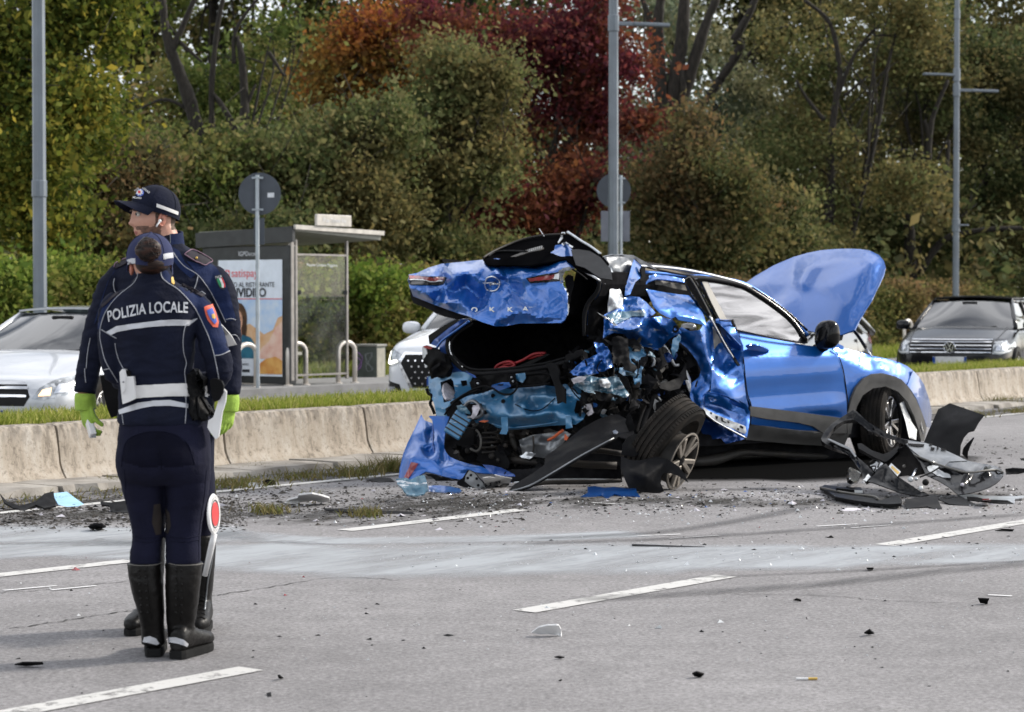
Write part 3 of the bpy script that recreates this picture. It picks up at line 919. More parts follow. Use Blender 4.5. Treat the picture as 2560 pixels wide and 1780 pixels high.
LC = {'gold':([(0.045,0.055,0.008),(0.09,0.095,0.012),(0.14,0.135,0.02),(0.22,0.175,0.025),(0.33,0.22,0.03)],[(0.035,0.05,0.01),(0.07,0.085,0.012),(0.12,0.12,0.02),(0.17,0.14,0.02)]),'green':([(0.022,0.034,0.010),(0.04,0.058,0.014),(0.065,0.085,0.022),(0.10,0.11,0.03)],[(0.035,0.04,0.014),(0.065,0.065,0.022),(0.10,0.09,0.03),(0.14,0.10,0.04)]),'olive':([(0.03,0.036,0.012),(0.055,0.06,0.018),(0.09,0.088,0.03),(0.135,0.105,0.04)],[(0.04,0.036,0.013),(0.07,0.058,0.02),(0.105,0.083,0.03),(0.15,0.10,0.032)]),'orange':([(0.07,0.022,0.012),(0.15,0.045,0.018),(0.23,0.08,0.02),(0.27,0.13,0.025)],[(0.07,0.05,0.015),(0.12,0.075,0.02),(0.2,0.10,0.02),(0.10,0.09,0.025)]),'red':([(0.05,0.012,0.016),(0.10,0.022,0.026),(0.15,0.032,0.032),(0.20,0.05,0.03)],[(0.05,0.010,0.014),(0.085,0.016,0.024),(0.12,0.024,0.03),(0.16,0.034,0.032)]),'plum':([(0.035,0.009,0.014),(0.065,0.014,0.021),(0.095,0.02,0.027),(0.15,0.034,0.028)],[(0.055,0.022,0.014),(0.10,0.035,0.02),(0.15,0.05,0.024),(0.19,0.08,0.03)]),'rust':([(0.035,0.030,0.013),(0.062,0.046,0.018),(0.09,0.058,0.024),(0.14,0.072,0.028)],[(0.03,0.035,0.012),(0.055,0.055,0.018),(0.085,0.07,0.022),(0.12,0.085,0.03)]),'grey':([(0.025,0.036,0.022),(0.042,0.055,0.034),(0.065,0.078,0.05),(0.085,0.092,0.06)],[(0.032,0.036,0.018),(0.055,0.058,0.03),(0.08,0.078,0.042),(0.10,0.092,0.05)]),'dark':([(0.014,0.022,0.009),(0.026,0.036,0.013),(0.042,0.052,0.02),(0.065,0.068,0.028)],[(0.024,0.024,0.010),(0.042,0.040,0.016),(0.065,0.055,0.023),(0.095,0.075,0.03)]),'hedge':([(0.04,0.07,0.012),(0.075,0.12,0.018),(0.12,0.165,0.028),(0.19,0.21,0.045)],[(0.05,0.055,0.015),(0.09,0.09,0.022),(0.13,0.11,0.035),(0.18,0.12,0.05)]),'hedge_brown':([(0.03,0.04,0.012),(0.055,0.065,0.02),(0.085,0.085,0.028),(0.12,0.10,0.035)],[(0.045,0.035,0.016),(0.075,0.055,0.025),(0.105,0.07,0.033),(0.14,0.09,0.045)]),}
for k, (a,b_) in LC.items():
 up = {'hedge':1.25,'plum':1.2,'red':1.5,'orange':1.4,'gold':1.2,'dark':2.1,'grey':2.1}.get(k,1.75); fr = {'olive':.88,'rust':.86,'gold':.88}.get(k,1); a, b_ = [(q[0]*fr,q[1],q[2]*(2-fr)) for q in a], [(q[0]*fr,q[1],q[2]*(2-fr)) for q in b_]; a = [tuple(min(1,c*up) for c in q) for q in a]; b_ = [tuple(min(1,c*up) for c in q) for q in b_]
 a, b_ = [[tuple(c*1.12 for c in q) for q in z] for z in (a,b_)]
 M['leaf_'+k] = leaf_mat('leaves_'+k,a,0.46,0.45,b_)
M['bark'] = mat('bark',(0.010,0.008,0.006),0.95,scale=4,col2=(0.030,0.025,0.019),bump=0.8,bscale=14,aniso=(6,6,1.2))
M['bark_pale'] = mat('bark_pale',(0.10,0.085,0.06),0.95,scale=4,col2=(0.2,0.16,0.11),bump=0.6,bscale=14,aniso=(6,6,1.2))
def limbs(mb,base,top,r0,rr,crown,n=7,depth=2):
 0
 pts = []
 k = 7
 for i in range(k+1):
  u = i/k
  p = base.lerp(top,u)+Vector((rr.uniform(-1,1),rr.uniform(-1,1),0))*r0*1.2*(u if u<1 else .5)
  pts.append(p)
 mb.tube(pts,[r0*(1.25 if i==0 else 1-0.72*i/k) for i in range(k+1)],9)
 for j in range(n):
  u = rr.uniform(0.35,0.97); i = min(k-1,int(u*k)); p = pts[i].lerp(pts[i+1],u*k-i)
  c, rad = rr.choice(crown)
  tgt = Vector(c)+Vector((rr.uniform(-1,1)*rad[0],rr.uniform(-1,1)*rad[1],rr.uniform(-.5,1)*rad[2]))*0.8
  mid = p.lerp(tgt,0.5)+Vector((rr.uniform(-1,1),rr.uniform(-1,1),rr.uniform(-.2,1)))*(tgt-p).length*0.12
  q = catmull([p,mid,tgt],4); rb = r0*(1-0.7*u)*rr.uniform(.4,.65)
  mb.tube(q,[max(0.012,rb*(1-0.85*i/(len(q)-1))) for i in range(len(q))],6)
  if depth>1:
   for _ in range(3):
    a = Vector(q[rr.randint(3,len(q)-2)]); e = a+Vector((rr.uniform(-1,1),rr.uniform(-1,1),rr.uniform(-.2,1.2)))*rr.uniform(.6,1.8)
    mb.tube([a,a.lerp(e,.5)+Vector((rr.uniform(-.2,.2),0,rr.uniform(-.1,.2))),e],[rb*.35,rb*.22,.008],5)
def airy(cen,rng,d):
 0
 if d<60:return cen
 x = CX+FPX*cen[:,0]/cen[:,1]; y = HZ-FPX*(cen[:,2]-CAM_H)/cen[:,1]
 keep = np.ones(len(cen),bool)
 for gx, gy, rx, ry, pr in ((1595,150,80,150,.8),(1420,240,120,45,.8),(1765,60,70,60,.65),(1340,15,60,35,.7),(1700,190,40,120,.5),(1930,110,60,50,.4),(420,110,40,40,.4)):
  keep&=~((((x-gx)/rx)**2+((y-gy)/ry)**2<1)&(rng.uniform(0,1,len(cen))<pr))
 return cen[keep]
def tree(px,t_or_d,crown_px,kind,label,n_clumps,per=34,spread=0.32,leaf=0.15,r0=0.16,group=None,seed=1,nl=8,name='tree',trunk_px=None,hand=(),bark='bark',droop=0.0,cat='tree',top_px=None):
 0
 d = t_or_d; rng = np.random.default_rng(seed); rr = random.Random(seed)
 base = P(px,HZ,d); base.z = -0.03
 k = FPX/d
 blobs = []
 for (bx,by,hw,hh,dd) in crown_px:
  c = P(bx,by,d+dd)
  blobs.append((c,(hw/k,max(hw,hh)/k*0.75,hh/k)))
 vol = np.array([b[1][0]*b[1][2] for b in blobs]); vol = vol/vol.sum()
 cen = []
 for b_, v in zip(blobs,vol):
  m_ = max(4,int(n_clumps*v))
  ns = max(3,int(round(m_/22))+2)
  su = rng.normal(0,1,(ns,3)); su/=np.linalg.norm(su,axis=1)[:,None]
  sc_ = np.array(b_[0])+su*(rng.uniform(0.2,1.12,ns)[:,None])*np.array(b_[1])
  sr_ = rng.uniform(0.2,0.5,ns)
  wi = sr_**2/(sr_**2).sum()
  for j in range(ns):
   mj = max(2,int(m_*wi[j]))
   u = rng.normal(0,1,(mj,3)); u/=np.linalg.norm(u,axis=1)[:,None]
   r_ = rng.uniform(0.1,1.25,mj)[:,None]**0.6
   u[:,2] *= 0.75
   cen.append(sc_[j]+u*r_*np.array(b_[1])*sr_[j])
 cen = np.concatenate(cen); cen = cen[cen[:,2]>0.15]
 if kind!='plum':cen = airy(cen,rng,d)
 root = thing(name,label,cat,base,0,group)
 v = leaf_cloud(cen,int(per*(1.0 if d>80 else 1.5 if kind=='gold' else 1.85)),spread*1.1,leaf*(.9 if d>80 else .85 if kind=='gold' else .70),rng,(1,1,.8),droop)
 link('crown',quads_mesh(v,'crown'),M['leaf_'+kind],root)
 mb = MB()
 top = P(trunk_px[0],trunk_px[1],d) if trunk_px else max(blobs,key=lambda b:b[0].z)[0]
 limbs(mb,base,top,r0,rr,blobs,int(nl*1.8))
 if hand:
  for pts, ra, rb in hand:
   q = catmull([tuple(P(x,y,d+(z if len_>2 else 0))) for (x,y,z),len_ in [((p+(0,))[:3],len(p)) for p in pts]],6)
   mb.tube(q,[ra+(rb-ra)*i/(len(q)-1)+rr.uniform(-.08,.08)*ra for i in range(len(q))],8)
 mb.build('trunk',M[bark],root,smooth=True)
 return root
# --- far wall of the park wood, one tree at a time
far = [(-60,92,'green'),(150,88,'dark'),(360,96,'green'),(560,90,'green'),(760,86,'green'),(960,95,'olive'),(1130,90,'green'),(1330,96,'dark'),(1500,98,'grey'),(1680,92,'grey'),(1860,88,'olive'),(2050,94,'olive'),(2240,90,'dark'),(2420,92,'dark'),(2600,88,'dark')]
far_lab = ['tall grey green wood tree behind the left lamp post','dark wood tree behind the golden tree','grey green wood tree above the capped officer','tall green wood tree behind the broken limbs','grey green wood tree left of the orange crown','olive wood tree behind the orange crown','green wood tree between the orange and plum crowns','dark wood tree behind the plum crown','loose grey green tree with sky showing through, by the centre lamp post','grey green wood tree right of the three stemmed tree','olive wood tree above the raised bonnet','olive wood tree left of the slim lamp post','dark wood tree behind the slim lamp post','dark wood tree in the upper right of the wood','dark wood tree at the right frame edge']
for i, (px,d,kind) in enumerate(far):
 rr = random.Random(100+i)
 blobs = [(px+rr.uniform(-40,40),330,150,170,0),(px+rr.uniform(-60,60),120,150,150,1),(px+rr.uniform(-60,60),-80,150,160,0),(px,560,150,130,0),(px+rr.uniform(-80,80),-300,140,150,0)]
 n = 560
 if kind == 'grey':n = 330
 if i in (7,):n = 430
 tree(px,d,blobs,kind,far_lab[i],n,30,0.55,0.26,0.26,'far trees of the wood',40+i,9,trunk_px=(px+rr.uniform(-60,60),-250))
# --- undergrowth that closes the view between the trunks
rng = np.random.default_rng(77)
def under(name,d0,d1,n,zmax,kind,leaf):
 d = rng.uniform(d0,d1,n); x = rng.uniform(-.33,.36,n)*d
 z = np.abs(rng.uniform(0,1,n))**1.2*zmax*(0.65+0.5*np.array([mnoise.noise(Vector((a*.22,b_*.2,3))) for a,b_ in zip(x,d)]))
 cen = np.stack([x,d,np.clip(z,.1,None)],1)
 cen = airy(cen,rng,99)
 o = link(name,quads_mesh(leaf_cloud(cen,24,0.4,leaf,rng),name),M['leaf_'+kind])
 o['kind'] = 'stuff'; o['label'] = 'dark undergrowth of the wood'
under('undergrowth',62,84,2600,6.0,'dark',0.24)
under('undergrowth',98,112,2600,13.0,'dark',0.36)
# --- nearer park trees
tree(60,38,[(70,120,190,190,0),(120,330,140,190,0),(200,60,105,150,0.5),(30,480,130,150,0),(170,250,110,130,-.5),(-60,250,150,250,1),(110,580,110,70,.5)],'gold','golden leaved tree behind the left lamp post',760,42,0.24,0.115,0.13,'near park trees',1,12)
tree(260,42,[(270,520,130,120,0),(330,420,90,80,.5),(200,600,130,60,0)],'rust','small brown green tree behind the capped officer',300,36,0.24,0.12,0.07,'near park trees',2,8)
hand = [([(500,352),(470,240),(440,160),(425,120),(412,60),(405,-10)],.17,.08),([(425,140),(455,70),(485,0),(500,-40)],.09,.04),([(505,350),(480,290),(450,262),(400,250),(330,285)],.07,.02),([(600,400),(608,330),(612,270),(605,150),(592,90)],.16,.05),([(600,350),(570,290),(545,250),(524,228)],.09,.04),([(612,270),(640,210)],.06,.02),([(600,400),(595,500),(590,700)],.17,.2),([(505,350),(540,420),(590,520)],.17,.15),([(585,160),(586,90),(610,40),(650,-10)],.05,.03),([(530,330),(530,200),(545,60),(560,-10)],.07,.05),([(470,130),(420,60),(372,-10)],.04,.02),([(450,105),(505,155)],.05,.03),([(672,130),(710,190)],.05,.03)]
tree(590,50,[(560,330,140,110,2.2),(500,200,130,80,2.4),(650,180,110,110,2.6),(430,330,120,110,2.2),(690,60,70,50,1),(640,420,80,60,0),(400,400,60,60,0)],'green','storm broken tree with bare snapped limbs behind the round sign',210,34,0.3,0.15,0.15,'near park trees',3,4,hand=hand,trunk_px=(600,330))
tree(420,46,[(400,480,190,130,0),(540,560,150,90,0),(330,600,120,60,0)],'green','bushy green tree between the capped officer and the round sign',420,36,0.28,0.14,0.1,'near park trees',4,8)
tree(740,47,[(740,370,160,130,0),(840,480,170,140,0),(690,520,130,100,0),(900,350,120,110,.6),(760,600,190,70,0)],'olive','wide olive bush tree above the bus shelter',640,36,0.28,0.14,0.1,'near park trees',5,10)
tree(930,62,[(930,140,100,110,0),(880,200,100,90,0),(990,190,90,90,0),(920,60,70,60,0),(1010,60,40,50,0),(840,250,60,60,0)],'orange','orange red maple above the bus shelter',330,36,0.34,0.17,0.14,'autumn coloured trees',6,8)
tree(1340,60,[(1330,90,200,130,0),(1430,200,140,110,0),(1480,60,120,120,0),(1230,170,110,100,0),(1400,320,130,70,0),(1520,300,110,60,0),(1180,60,110,90,0),(1440,380,90,60,0),(1560,150,60,120,0)],'plum','large plum red tree left of the centre lamp post',470,38,0.33,0.17,0.2,'autumn coloured trees',7,12)
tree(1330,58,[(1330,540,150,70,0),(1430,490,130,60,0),(1250,500,90,60,0),(1500,440,90,40,0)],'plum','low plum red tree behind the wreck\'s roof',260,36,0.3,0.16,0.1,'autumn coloured trees',8,7)
hand = [([(1105,450),(1095,350),(1130,280),(1160,200),(1180,150)],.09,.03),([(1108,285),(1160,270),(1210,272)],.04,.02),([(1120,220),(1180,170),(1240,150)],.04,.015),([(1105,450),(1090,500),(1085,700)],.1,.13)]
tree(1090,50,[(1130,180,110,110,0),(1080,330,160,110,0),(1180,330,120,140,0),(1010,430,150,110,0),(1120,470,170,100,0),(1060,590,180,60,0),(1230,200,90,60,0),(1220,440,80,90,0)],'olive','broad olive green tree in front of the plum red one',640,36,0.28,0.14,0.11,'near park trees',9,10,hand=hand)
hand = [([(1672,330),(1690,200),(1706,80),(1712,-20)],.26,.16),([(1660,330),(1650,180),(1645,60),(1655,-20)],.22,.12),([(1680,330),(1730,170),(1765,60),(1795,-10)],.22,.11),([(1640,110),(1620,40),(1600,-20)],.12,.07),([(1640,200),(1630,100),(1622,30)],.10,.06),([(1680,340),(1665,480),(1660,740)],.32,.42),([(1835,100),(1870,40),(1895,-20)],.13,.09),([(1800,200),(1850,120),(1835,100)],.13,.13),([(1770,245),(1800,200)],.12,.13),([(1860,150),(1930,80),(1985,65)],.07,.03),([(1770,245),(1720,300),(1690,380)],.12,.16)]
tree(1665,66,[(1600,100,110,150,3.5),(1760,100,160,170,4),(1720,330,150,110,3),(1600,320,100,90,3),(1880,250,110,130,2)],'grey','tall dark tree forking into three stems right of the centre lamp post',250,32,0.4,0.17,0.25,'dark stemmed trees',10,4,hand=hand,trunk_px=(1690,120),droop=.5)
tree(1730,55,[(1740,430,140,130,0),(1660,540,150,100,0),(1830,540,130,100,0),(1730,340,70,50,0),(1760,610,190,60,0)],'rust','rounded rusty brown tree behind the wreck\'s roof',560,36,0.27,0.14,0.1,'near park trees',11,9)
hand = [([(2080,520),(2078,360),(2090,250),(2100,180),(2075,60),(2010,0)],.12,.05),([(2060,300),(2020,250),(1990,200)],.07,.03),([(2090,250),(2140,130),(2200,60)],.07,.03),([(2140,130),(2190,90),(2270,95)],.05,.02),([(2075,500),(2072,640),(2070,760)],.14,.2),([(2110,240),(2170,190)],.05,.02)]
tree(2070,64,[(2060,330,160,140,2.5),(2150,150,160,150,2.5),(2000,140,120,130,2),(1960,440,140,110,0.6),(2160,470,150,120,0),(2050,590,200,80,0),(2250,60,130,120,0)],'olive','brown olive tree with a pale forked trunk above the bonnet',640,34,0.3,0.15,0.12,'near park trees',12,9,hand=hand)
hand = [([(2278,760),(2275,620),(2270,520),(2280,480)],.2,.13),([(2280,490),(2330,480),(2362,440),(2372,350)],.11,.05),([(2300,680),(2360,600),(2460,575),(2580,570)],.12,.06),([(2320,400),(2330,300),(2370,200)],.11,.05),([(2320,400),(2322,340),(2310,300)],.11,.06)]
tree(2280,66,[(2300,330,150,140,2.6),(2250,480,130,110,2.5),(2350,560,150,90,2.4),(2330,160,140,130,2.5),(2200,600,140,70,1.5)],'dark','dark crooked tree beside the slim lamp post',430,34,0.3,0.15,0.16,'near park trees',13,8,hand=hand)
tree(2500,70,[(2480,330,150,160,0),(2560,160,150,160,0),(2440,120,110,120,0),(2520,520,150,110,0),(2460,620,170,60,0),(2620,400,140,200,0)],'dark','dense dark tree in the upper right corner',640,34,0.3,0.15,0.15,'near park trees',14,9)
tree(1900,57,[(1930,560,130,90,0),(1990,640,150,60,0),(1880,640,140,60,0)],'olive','low olive bush tree behind the raised bonnet',300,34,0.26,0.14,0.07,'near park trees',15,6)
tree(640,44,[(560,640,130,50,0),(640,600,120,70,0)],'dark','dark shrub tree behind the bus shelter roof',220,34,0.26,0.13,0.06,'near park trees',16,6)
# --- clipped hedges behind the far pavement
def hedge(px0,px1,t,h0,h1,kind,label,n,seed,depth=0.8,leaf=0.085):
 rng = np.random.default_rng(seed)
 a, b_ = at_t(px0,t), at_t(px1,t); L_ = (b_-a).length; d = (b_-a).normalized(); nrm = Vector((d.y,-d.x,0))
 m_ = n
 u = rng.uniform(0,1,m_);
 face = rng.uniform(0,1,m_)
 off = np.where(face<.62,rng.normal(depth,.09,m_),rng.uniform(-depth,depth,m_))
 hh = h0+(h1-h0)*u+np.array([0.16*mnoise.noise(Vector((x*L_*.9,seed,0)))+.1*mnoise.noise(Vector((x*L_*3,seed,4))) for x in u])
 z = np.where(face<.62,rng.uniform(0.02,1,m_)**1.15*hh,hh*np.clip(rng.normal(.98,.05,m_),.7,1.1))
 off = off-0.25*np.clip(z/hh-.85,0,1)*6*depth*.3+np.array([.16*mnoise.noise(Vector((x*L_*1.1,zz*1.3,seed))) for x,zz in zip(u,z)])
 cen = np.array(a)[None]+np.array(d)[None]*(u*L_)[:,None]+np.array(nrm)[None]*off[:,None]; cen[:,2] = z
 root = thing('hedge',label,'hedge',(a+b_)/2,0,'hedges behind the far pavement')
 v = leaf_cloud(cen,18,0.12,leaf,rng)
 link('foliage',quads_mesh(v,'foliage'),M['leaf_'+kind],root)
 rr = random.Random(seed); mb = MB(); k = int(L_/.35)
 for i in range(k):
  p = a.lerp(b_,(i+rr.uniform(.2,.8))/k)+nrm*rr.uniform(-.3,.4)
  hgt = h0*rr.uniform(.75,.95)
  mb.tube([p,p+Vector((rr.uniform(-.15,.15),rr.uniform(-.1,.1),hgt*.5)),p+Vector((rr.uniform(-.3,.3),rr.uniform(-.1,.1),hgt))],[.025,.018,.006],5)
 mb.build('stems',M['bark'],root)
 return root
hedge(-160,310,-14.0,1.78,1.85,'hedge','leafy green hedge behind the white car and left lamp post',1500,1)
hedge(300,860,-14.6,1.75,1.8,'hedge','green hedge seen through the bus shelter glass',1500,2)
hedge(850,1500,-13.9,1.85,1.85,'hedge','yellow green hedge between the bus shelter and the wreck',1700,3)
hedge(1500,2190,-14.2,1.7,1.7,'hedge_brown','hedge hidden mostly behind the raised blue bonnet',1700,4)
hedge(2185,2440,-14.0,1.7,1.55,'hedge_brown','brown green hedge between the bonnet and the black car',1300,5)
# == STREET FURNITURE
M['lamp_grey'] = mat('lamp_post_paint',(0.13,0.155,0.18),0.45,0.1,0.1,3,coat=0.15)
M['galv'] = mat('galvanised_steel',(0.36,0.40,0.43),0.45,0.55,0.12,8)
M['sign_back'] = mat('sign_back',(0.055,0.065,0.08),0.5,0.2,0.12,4)
M['plate_back'] = mat('plate_back',(0.15,0.16,0.19),0.5,0.2,0.1,5)
M['steel_hoop'] = mat('brushed_steel',(0.58,0.54,0.49),0.45,0.25,0.1,9)
M['white_label'] = mat('white_sticker',(0.6,0.62,0.65),0.6)
M['shelter_dark'] = mat('shelter_frame_dark',(0.035,0.037,0.038),0.45,0.3)
M['shelter_steel'] = mat('shelter_frame_steel',(0.30,0.28,0.26),0.4,0.5)
M['shelter_pale'] = mat('shelter_pale_trim',(0.50,0.47,0.42),0.55)
M['shelter_roof'] = mat('shelter_roof_panel',(0.20,0.20,0.17),0.5)
M['pane'] = glass_mat('shelter_glass',(0.80,0.84,0.80),0.0,0.0,0.10)
def lamp_post(px,t,r0,r1,H,arms,label,collars=()):
 b_ = at_t(px,t)
 root = thing('lamp_post',label,'lamp post',b_,0,'grey street lamp posts')
 mb = MB(); mb.lathe([(r0*1.0,0.0),(r0,0.1),(r1,H),(0,H)],b_,(0,0,1),8)
 mb.build('pole',M['lamp_grey'],root,smooth=False)
 mb = MB(); mb.lathe([(r0*1.7,0.08),(r0*1.7,0.13),(r0,0.13)],b_,(0,0,1),16); mb.build('base_plate',M['lamp_grey'],root)
 for z in collars:
  r = r0+(r1-r0)*z/H
  mb = MB(); mb.lathe([(r+.004,z-.12),(r+.012,z-.11),(r+.012,z+.11),(r+.004,z+.12)],b_,(0,0,1),12); mb.build('collar',M['lamp_grey'],root)
 for (z,dx,dy,l,th) in arms:
  d = Vector((dx,dy,0)).normalized(); a = b_+Vector((0,0,z))
  mb = MB(); mb.bar(a+d*.04,a+d*(l),0.10,th)
  mb.bar(a+d*(l*.35),a+d*(l*1.0),0.16,th*.75)
  bevel(mb.build('lamp_arm',M['lamp_grey'],root),.008)
  mb = MB(); r = r0+(r1-r0)*z/H
  mb.lathe([(r,z-.16),(r+.02,z-.15),(r+.02,z+.15),(r,z+.16)],b_,(0,0,1),12); mb.build('clamp',M['lamp_grey'],root)
 return root
AX = (0.9,0.25)
lamp_post(100,-11.0,0.100,0.085,9.0,[],'thick grey lamp post behind the white car',(3.0,))
lamp_post(1533,-11.0,0.105,0.085,9.0,[(6.72,*AX,1.12,.075)],'grey lamp post with one lamp arm behind the wreck',())
lamp_post(2389,-11.0,0.085,0.062,9.0,[(6.55,*AX,1.1,.07),(6.92,-AX[0],-AX[1],.88,.06),(3.25,.9,-.3,.3,.04)],'slim grey lamp post with two lamp arms behind the black car',(8.4,))
def round_sign(px,d,cy,dia,rpole,label,plate=None,sticker=None,dark=None,pole_px=None,top=None):
 base = P(px,HZ,d); base.z = 0.09; k = FPX/d
 cz = CAM_H+(HZ-cy)/k
 root = thing('road_sign',label,'road sign',base,0,'road signs seen from behind')
 ox = ((pole_px or px)-px)/k
 pb = base+Vector((ox,-0.05,0))
 mb = MB(); mb.tube([pb,pb+Vector((0,0,cz+dia*.44-.09))],rpole,12); mb.build('pole',M['galv'],root,smooth=True,sharp_at=40)
 mb = MB(); mb.lathe([(0,0.012),(dia/2-.012,0.012),(dia/2,0.008),(dia/2,-0.008),(0,-0.008)],Vector((base.x,base.y,cz)),(0,1,0),48)
 mb.build('disc',M['sign_back'],root,smooth=True,sharp_at=40)
 for dz in (-.24,.24):
  mb = MB(); mb.box((pb.x,base.y-.02,cz+dz),(.17,.03,.03)); mb.box((pb.x,pb.y-rpole*.6,cz+dz),(.09,.05,.022)); mb.build('bracket',M['galv'],root)
 if sticker:
  mb = MB(); mb.box((base.x+sticker[0],base.y-.012,cz+sticker[1]),(.10,.004,.07)); mb.build('sticker',M['white_label'],root)
 if dark:
  mb = MB(); z0 = CAM_H+(HZ-dark[1])/k; z1 = CAM_H+(HZ-dark[0])/k
  mb.box((base.x+.02+ox,base.y+.01,(z0+z1)/2),(.16,.012,z1-z0)); mb.build('plate',M['sign_back'],root)
 if plate:
  x0, y0, x1, y1 = plate; z0 = CAM_H+(HZ-y1)/k; z1 = CAM_H+(HZ-y0)/k
  mb = MB(); cx = base.x+((x0+x1)/2-px)/k
  mb.box((cx,base.y,(z0+z1)/2),((x1-x0)/k,.014,z1-z0)); bevel(mb.build('plate',M['plate_back'],root),.004)
 return root
round_sign(650,33.8,485,.64,.030,'round grey back of a road sign left of the bus shelter',sticker=(.17,-.02),dark=(545,612),pole_px=645)
round_sign(1534,44.5,477,.68,.03,'round grey sign with a rectangular plate behind the centre lamp post',plate=(1502,528,1574,604),pole_px=1552)
# steel hoops
def hoop(b_,H=.68,w=.26,lab=None,g_='steel hoops along the far kerb'):
 root = thing('bike_hoop',lab,'hoop',b_,0,g_)
 pts = [b_]; d = RD
 a, c = b_-d*w/2*1.0, b_+d*w/2
 up = Vector((0,0,1)); pts = [a,a+up*(H-.14)]
 for k in range(1,8):
  th = math.pi*k/8; pts.append((a+c)/2+up*(H-.14+.14*math.sin(th))-d*(w/2)*math.cos(th))
 pts += [c+up*(H-.14),c]
 mb = MB(); mb.tube(pts,.038,12); mb.build('tube',M['steel_hoop'],root,smooth=True)
 mb = MB()
 for q in (a,c):mb.lathe([(.038,.02),(.07,.012),(.07,.0)],q,(0,0,1),14)
 mb.build('foot_plate',M['steel_hoop'],root)
 return root
for px, lab in ((617,'steel hoop in front of the shelter advert'),(742,'steel hoop in front of the shelter corner post'),(866,'steel hoop by the right edge of the shelter glass'),(490,'steel hoop hidden behind the officers')):
 p = at_t(px,-10.35); p.z = 0.1
 hoop(p,.66,.40,lab)
p = at_t(2270,-10.2); p.z = 0.1
hoop(p,.86,.36,'steel hoop left of the black estate car')
p = at_t(2208,-2.6);
# bus shelter
def shelter():
 root = thing('bus_shelter','steel and glass bus shelter with an advert panel and flat roof','bus shelter',at_t(700,-10.7))
 C0 = P(728,HZ,34.6); C0.z = 0
 z0 = .1
 L_, D_ = 2.0, 1.75
 back = -RN
 zu, zt = 2.30, 2.58
 def Q(a,b_,z):return C0+RD*a+back*b_+Vector((0,0,z))
 mb = MB()
 mb.loft([[Q(-.05,-.12,zu+.20),Q(L_,-.12,zu+.10),Q(L_,D_+.2,zu+.02),Q(-.05,D_+.2,zu-.02)],[Q(-.05,-.12,zt-.02),Q(L_,-.12,zt-.08),Q(L_,D_+.2,zt-.14),Q(-.05,D_+.2,zt-.06)]])
 mb.build('roof',M['shelter_roof'],root)
 mb = MB(); mb.bar(Q(-.08,-.15,zt-.02),Q(L_+.03,-.15,zt-.07),.05,.07); mb.build('roof_edge',M['shelter_pale'],root)
 mb = MB(); mb.bar(Q(-.08,-.13,zt-.13),Q(-.08,D_+.22,zt-.20),.06,.24); mb.build('roof_edge',M['shelter_dark'],root)
 mb = MB(); mb.box(Q(.78,-.18,zt+.10),(.05,.82,.18),Matrix.Rotation(math.atan2(RD.y,RD.x)-R(90),3,'Z')); bevel(mb.build('name_board',M['shelter_pale'],root),.01)
 xd = RD; nd = RN
 text_flat('P.za Tirana Via',Q(.78,-.21,zt+.10),xd,(0,0,1),.09,M['white_label'],root,lift=.004)
 for a, b_, w in ((0.0,0.0,.07),(.10,.0,.05),(0.0,D_,.08),(L_-.2,D_,.08),(1.30,.0,.045)):
  mb = MB(); mb.box(Q(a,b_,(z0+zu+.05)/2+.05),(w,w,zu-z0),Matrix.Rotation(math.atan2(RD.y,RD.x),3,'Z')); bevel(mb.build('post',M['shelter_steel'],root),.008)
 def pane(a0,b0,a1,b1,zlo,zhi):
  u = (Q(a1,b1,0)-Q(a0,b0,0)).normalized(); n = Vector((u.y,-u.x,0))*.005
  mb = MB(); q = [Q(a0,b0,zlo),Q(a1,b1,zlo),Q(a1,b1,zhi),Q(a0,b0,zhi)]
  mb.add(q,[(0,1,2,3)]); return mb.build('glass_pane',M['pane'],root)
 pane(.14,0,1.28,0,.28,2.12)
 pane(.1,D_,.95,D_,.28,2.12); pane(1.0,D_,L_-.1,D_,.28,2.12)
 for zc in (.26,2.14):
  mb = MB(); mb.bar(Q(.1,0,zc),Q(1.3,0,zc),.03,.03); mb.build('rail',M['shelter_steel'],root)
 for a in (.16,1.25):
  mb = MB(); mb.box(Q(a,-.02,1.55),(.06,.04,.06)); mb.build('pane_clamp',M['shelter_dark'],root)
 text_flat('Piazzale Cimitero Maggiore',Q(.70,-.012,1.98),RD,(0,0,1),.065,M['white_label'],root)
 mb = MB(); mb.bar(Q(.4,D_-.25,.55),Q(1.7,D_-.25,.55),.34,.05); mb.build('bench_seat',M['shelter_pale'],root)
 for a in (.6,1.5):
  mb = MB(); mb.bar(Q(a,D_-.25,z0),Q(a,D_-.25,.53),.05,.05,(1,0,0)); mb.build('bench_leg',M['shelter_steel'],root)
 W_ = D_+.12
 mb = MB(); q = [Q(-.06,-.02,z0+.02),Q(-.06,W_,z0+.02),Q(.10,W_,z0+.02),Q(.10,-.02,z0+.02)]
 mb.loft([q,[v+Vector((0,0,2.16)) for v in q]]); bevel(mb.build('advert_case',M['shelter_dark'],root),.015)
 X = (Q(0,0,0)-Q(0,1,0)).normalized(); Y = Vector((0,0,1)); org = Q(-.064,W_/2-.01,0)
 return root, Q, X, Y, W_
shelter_root, SQ, SX, SY, SW = shelter()
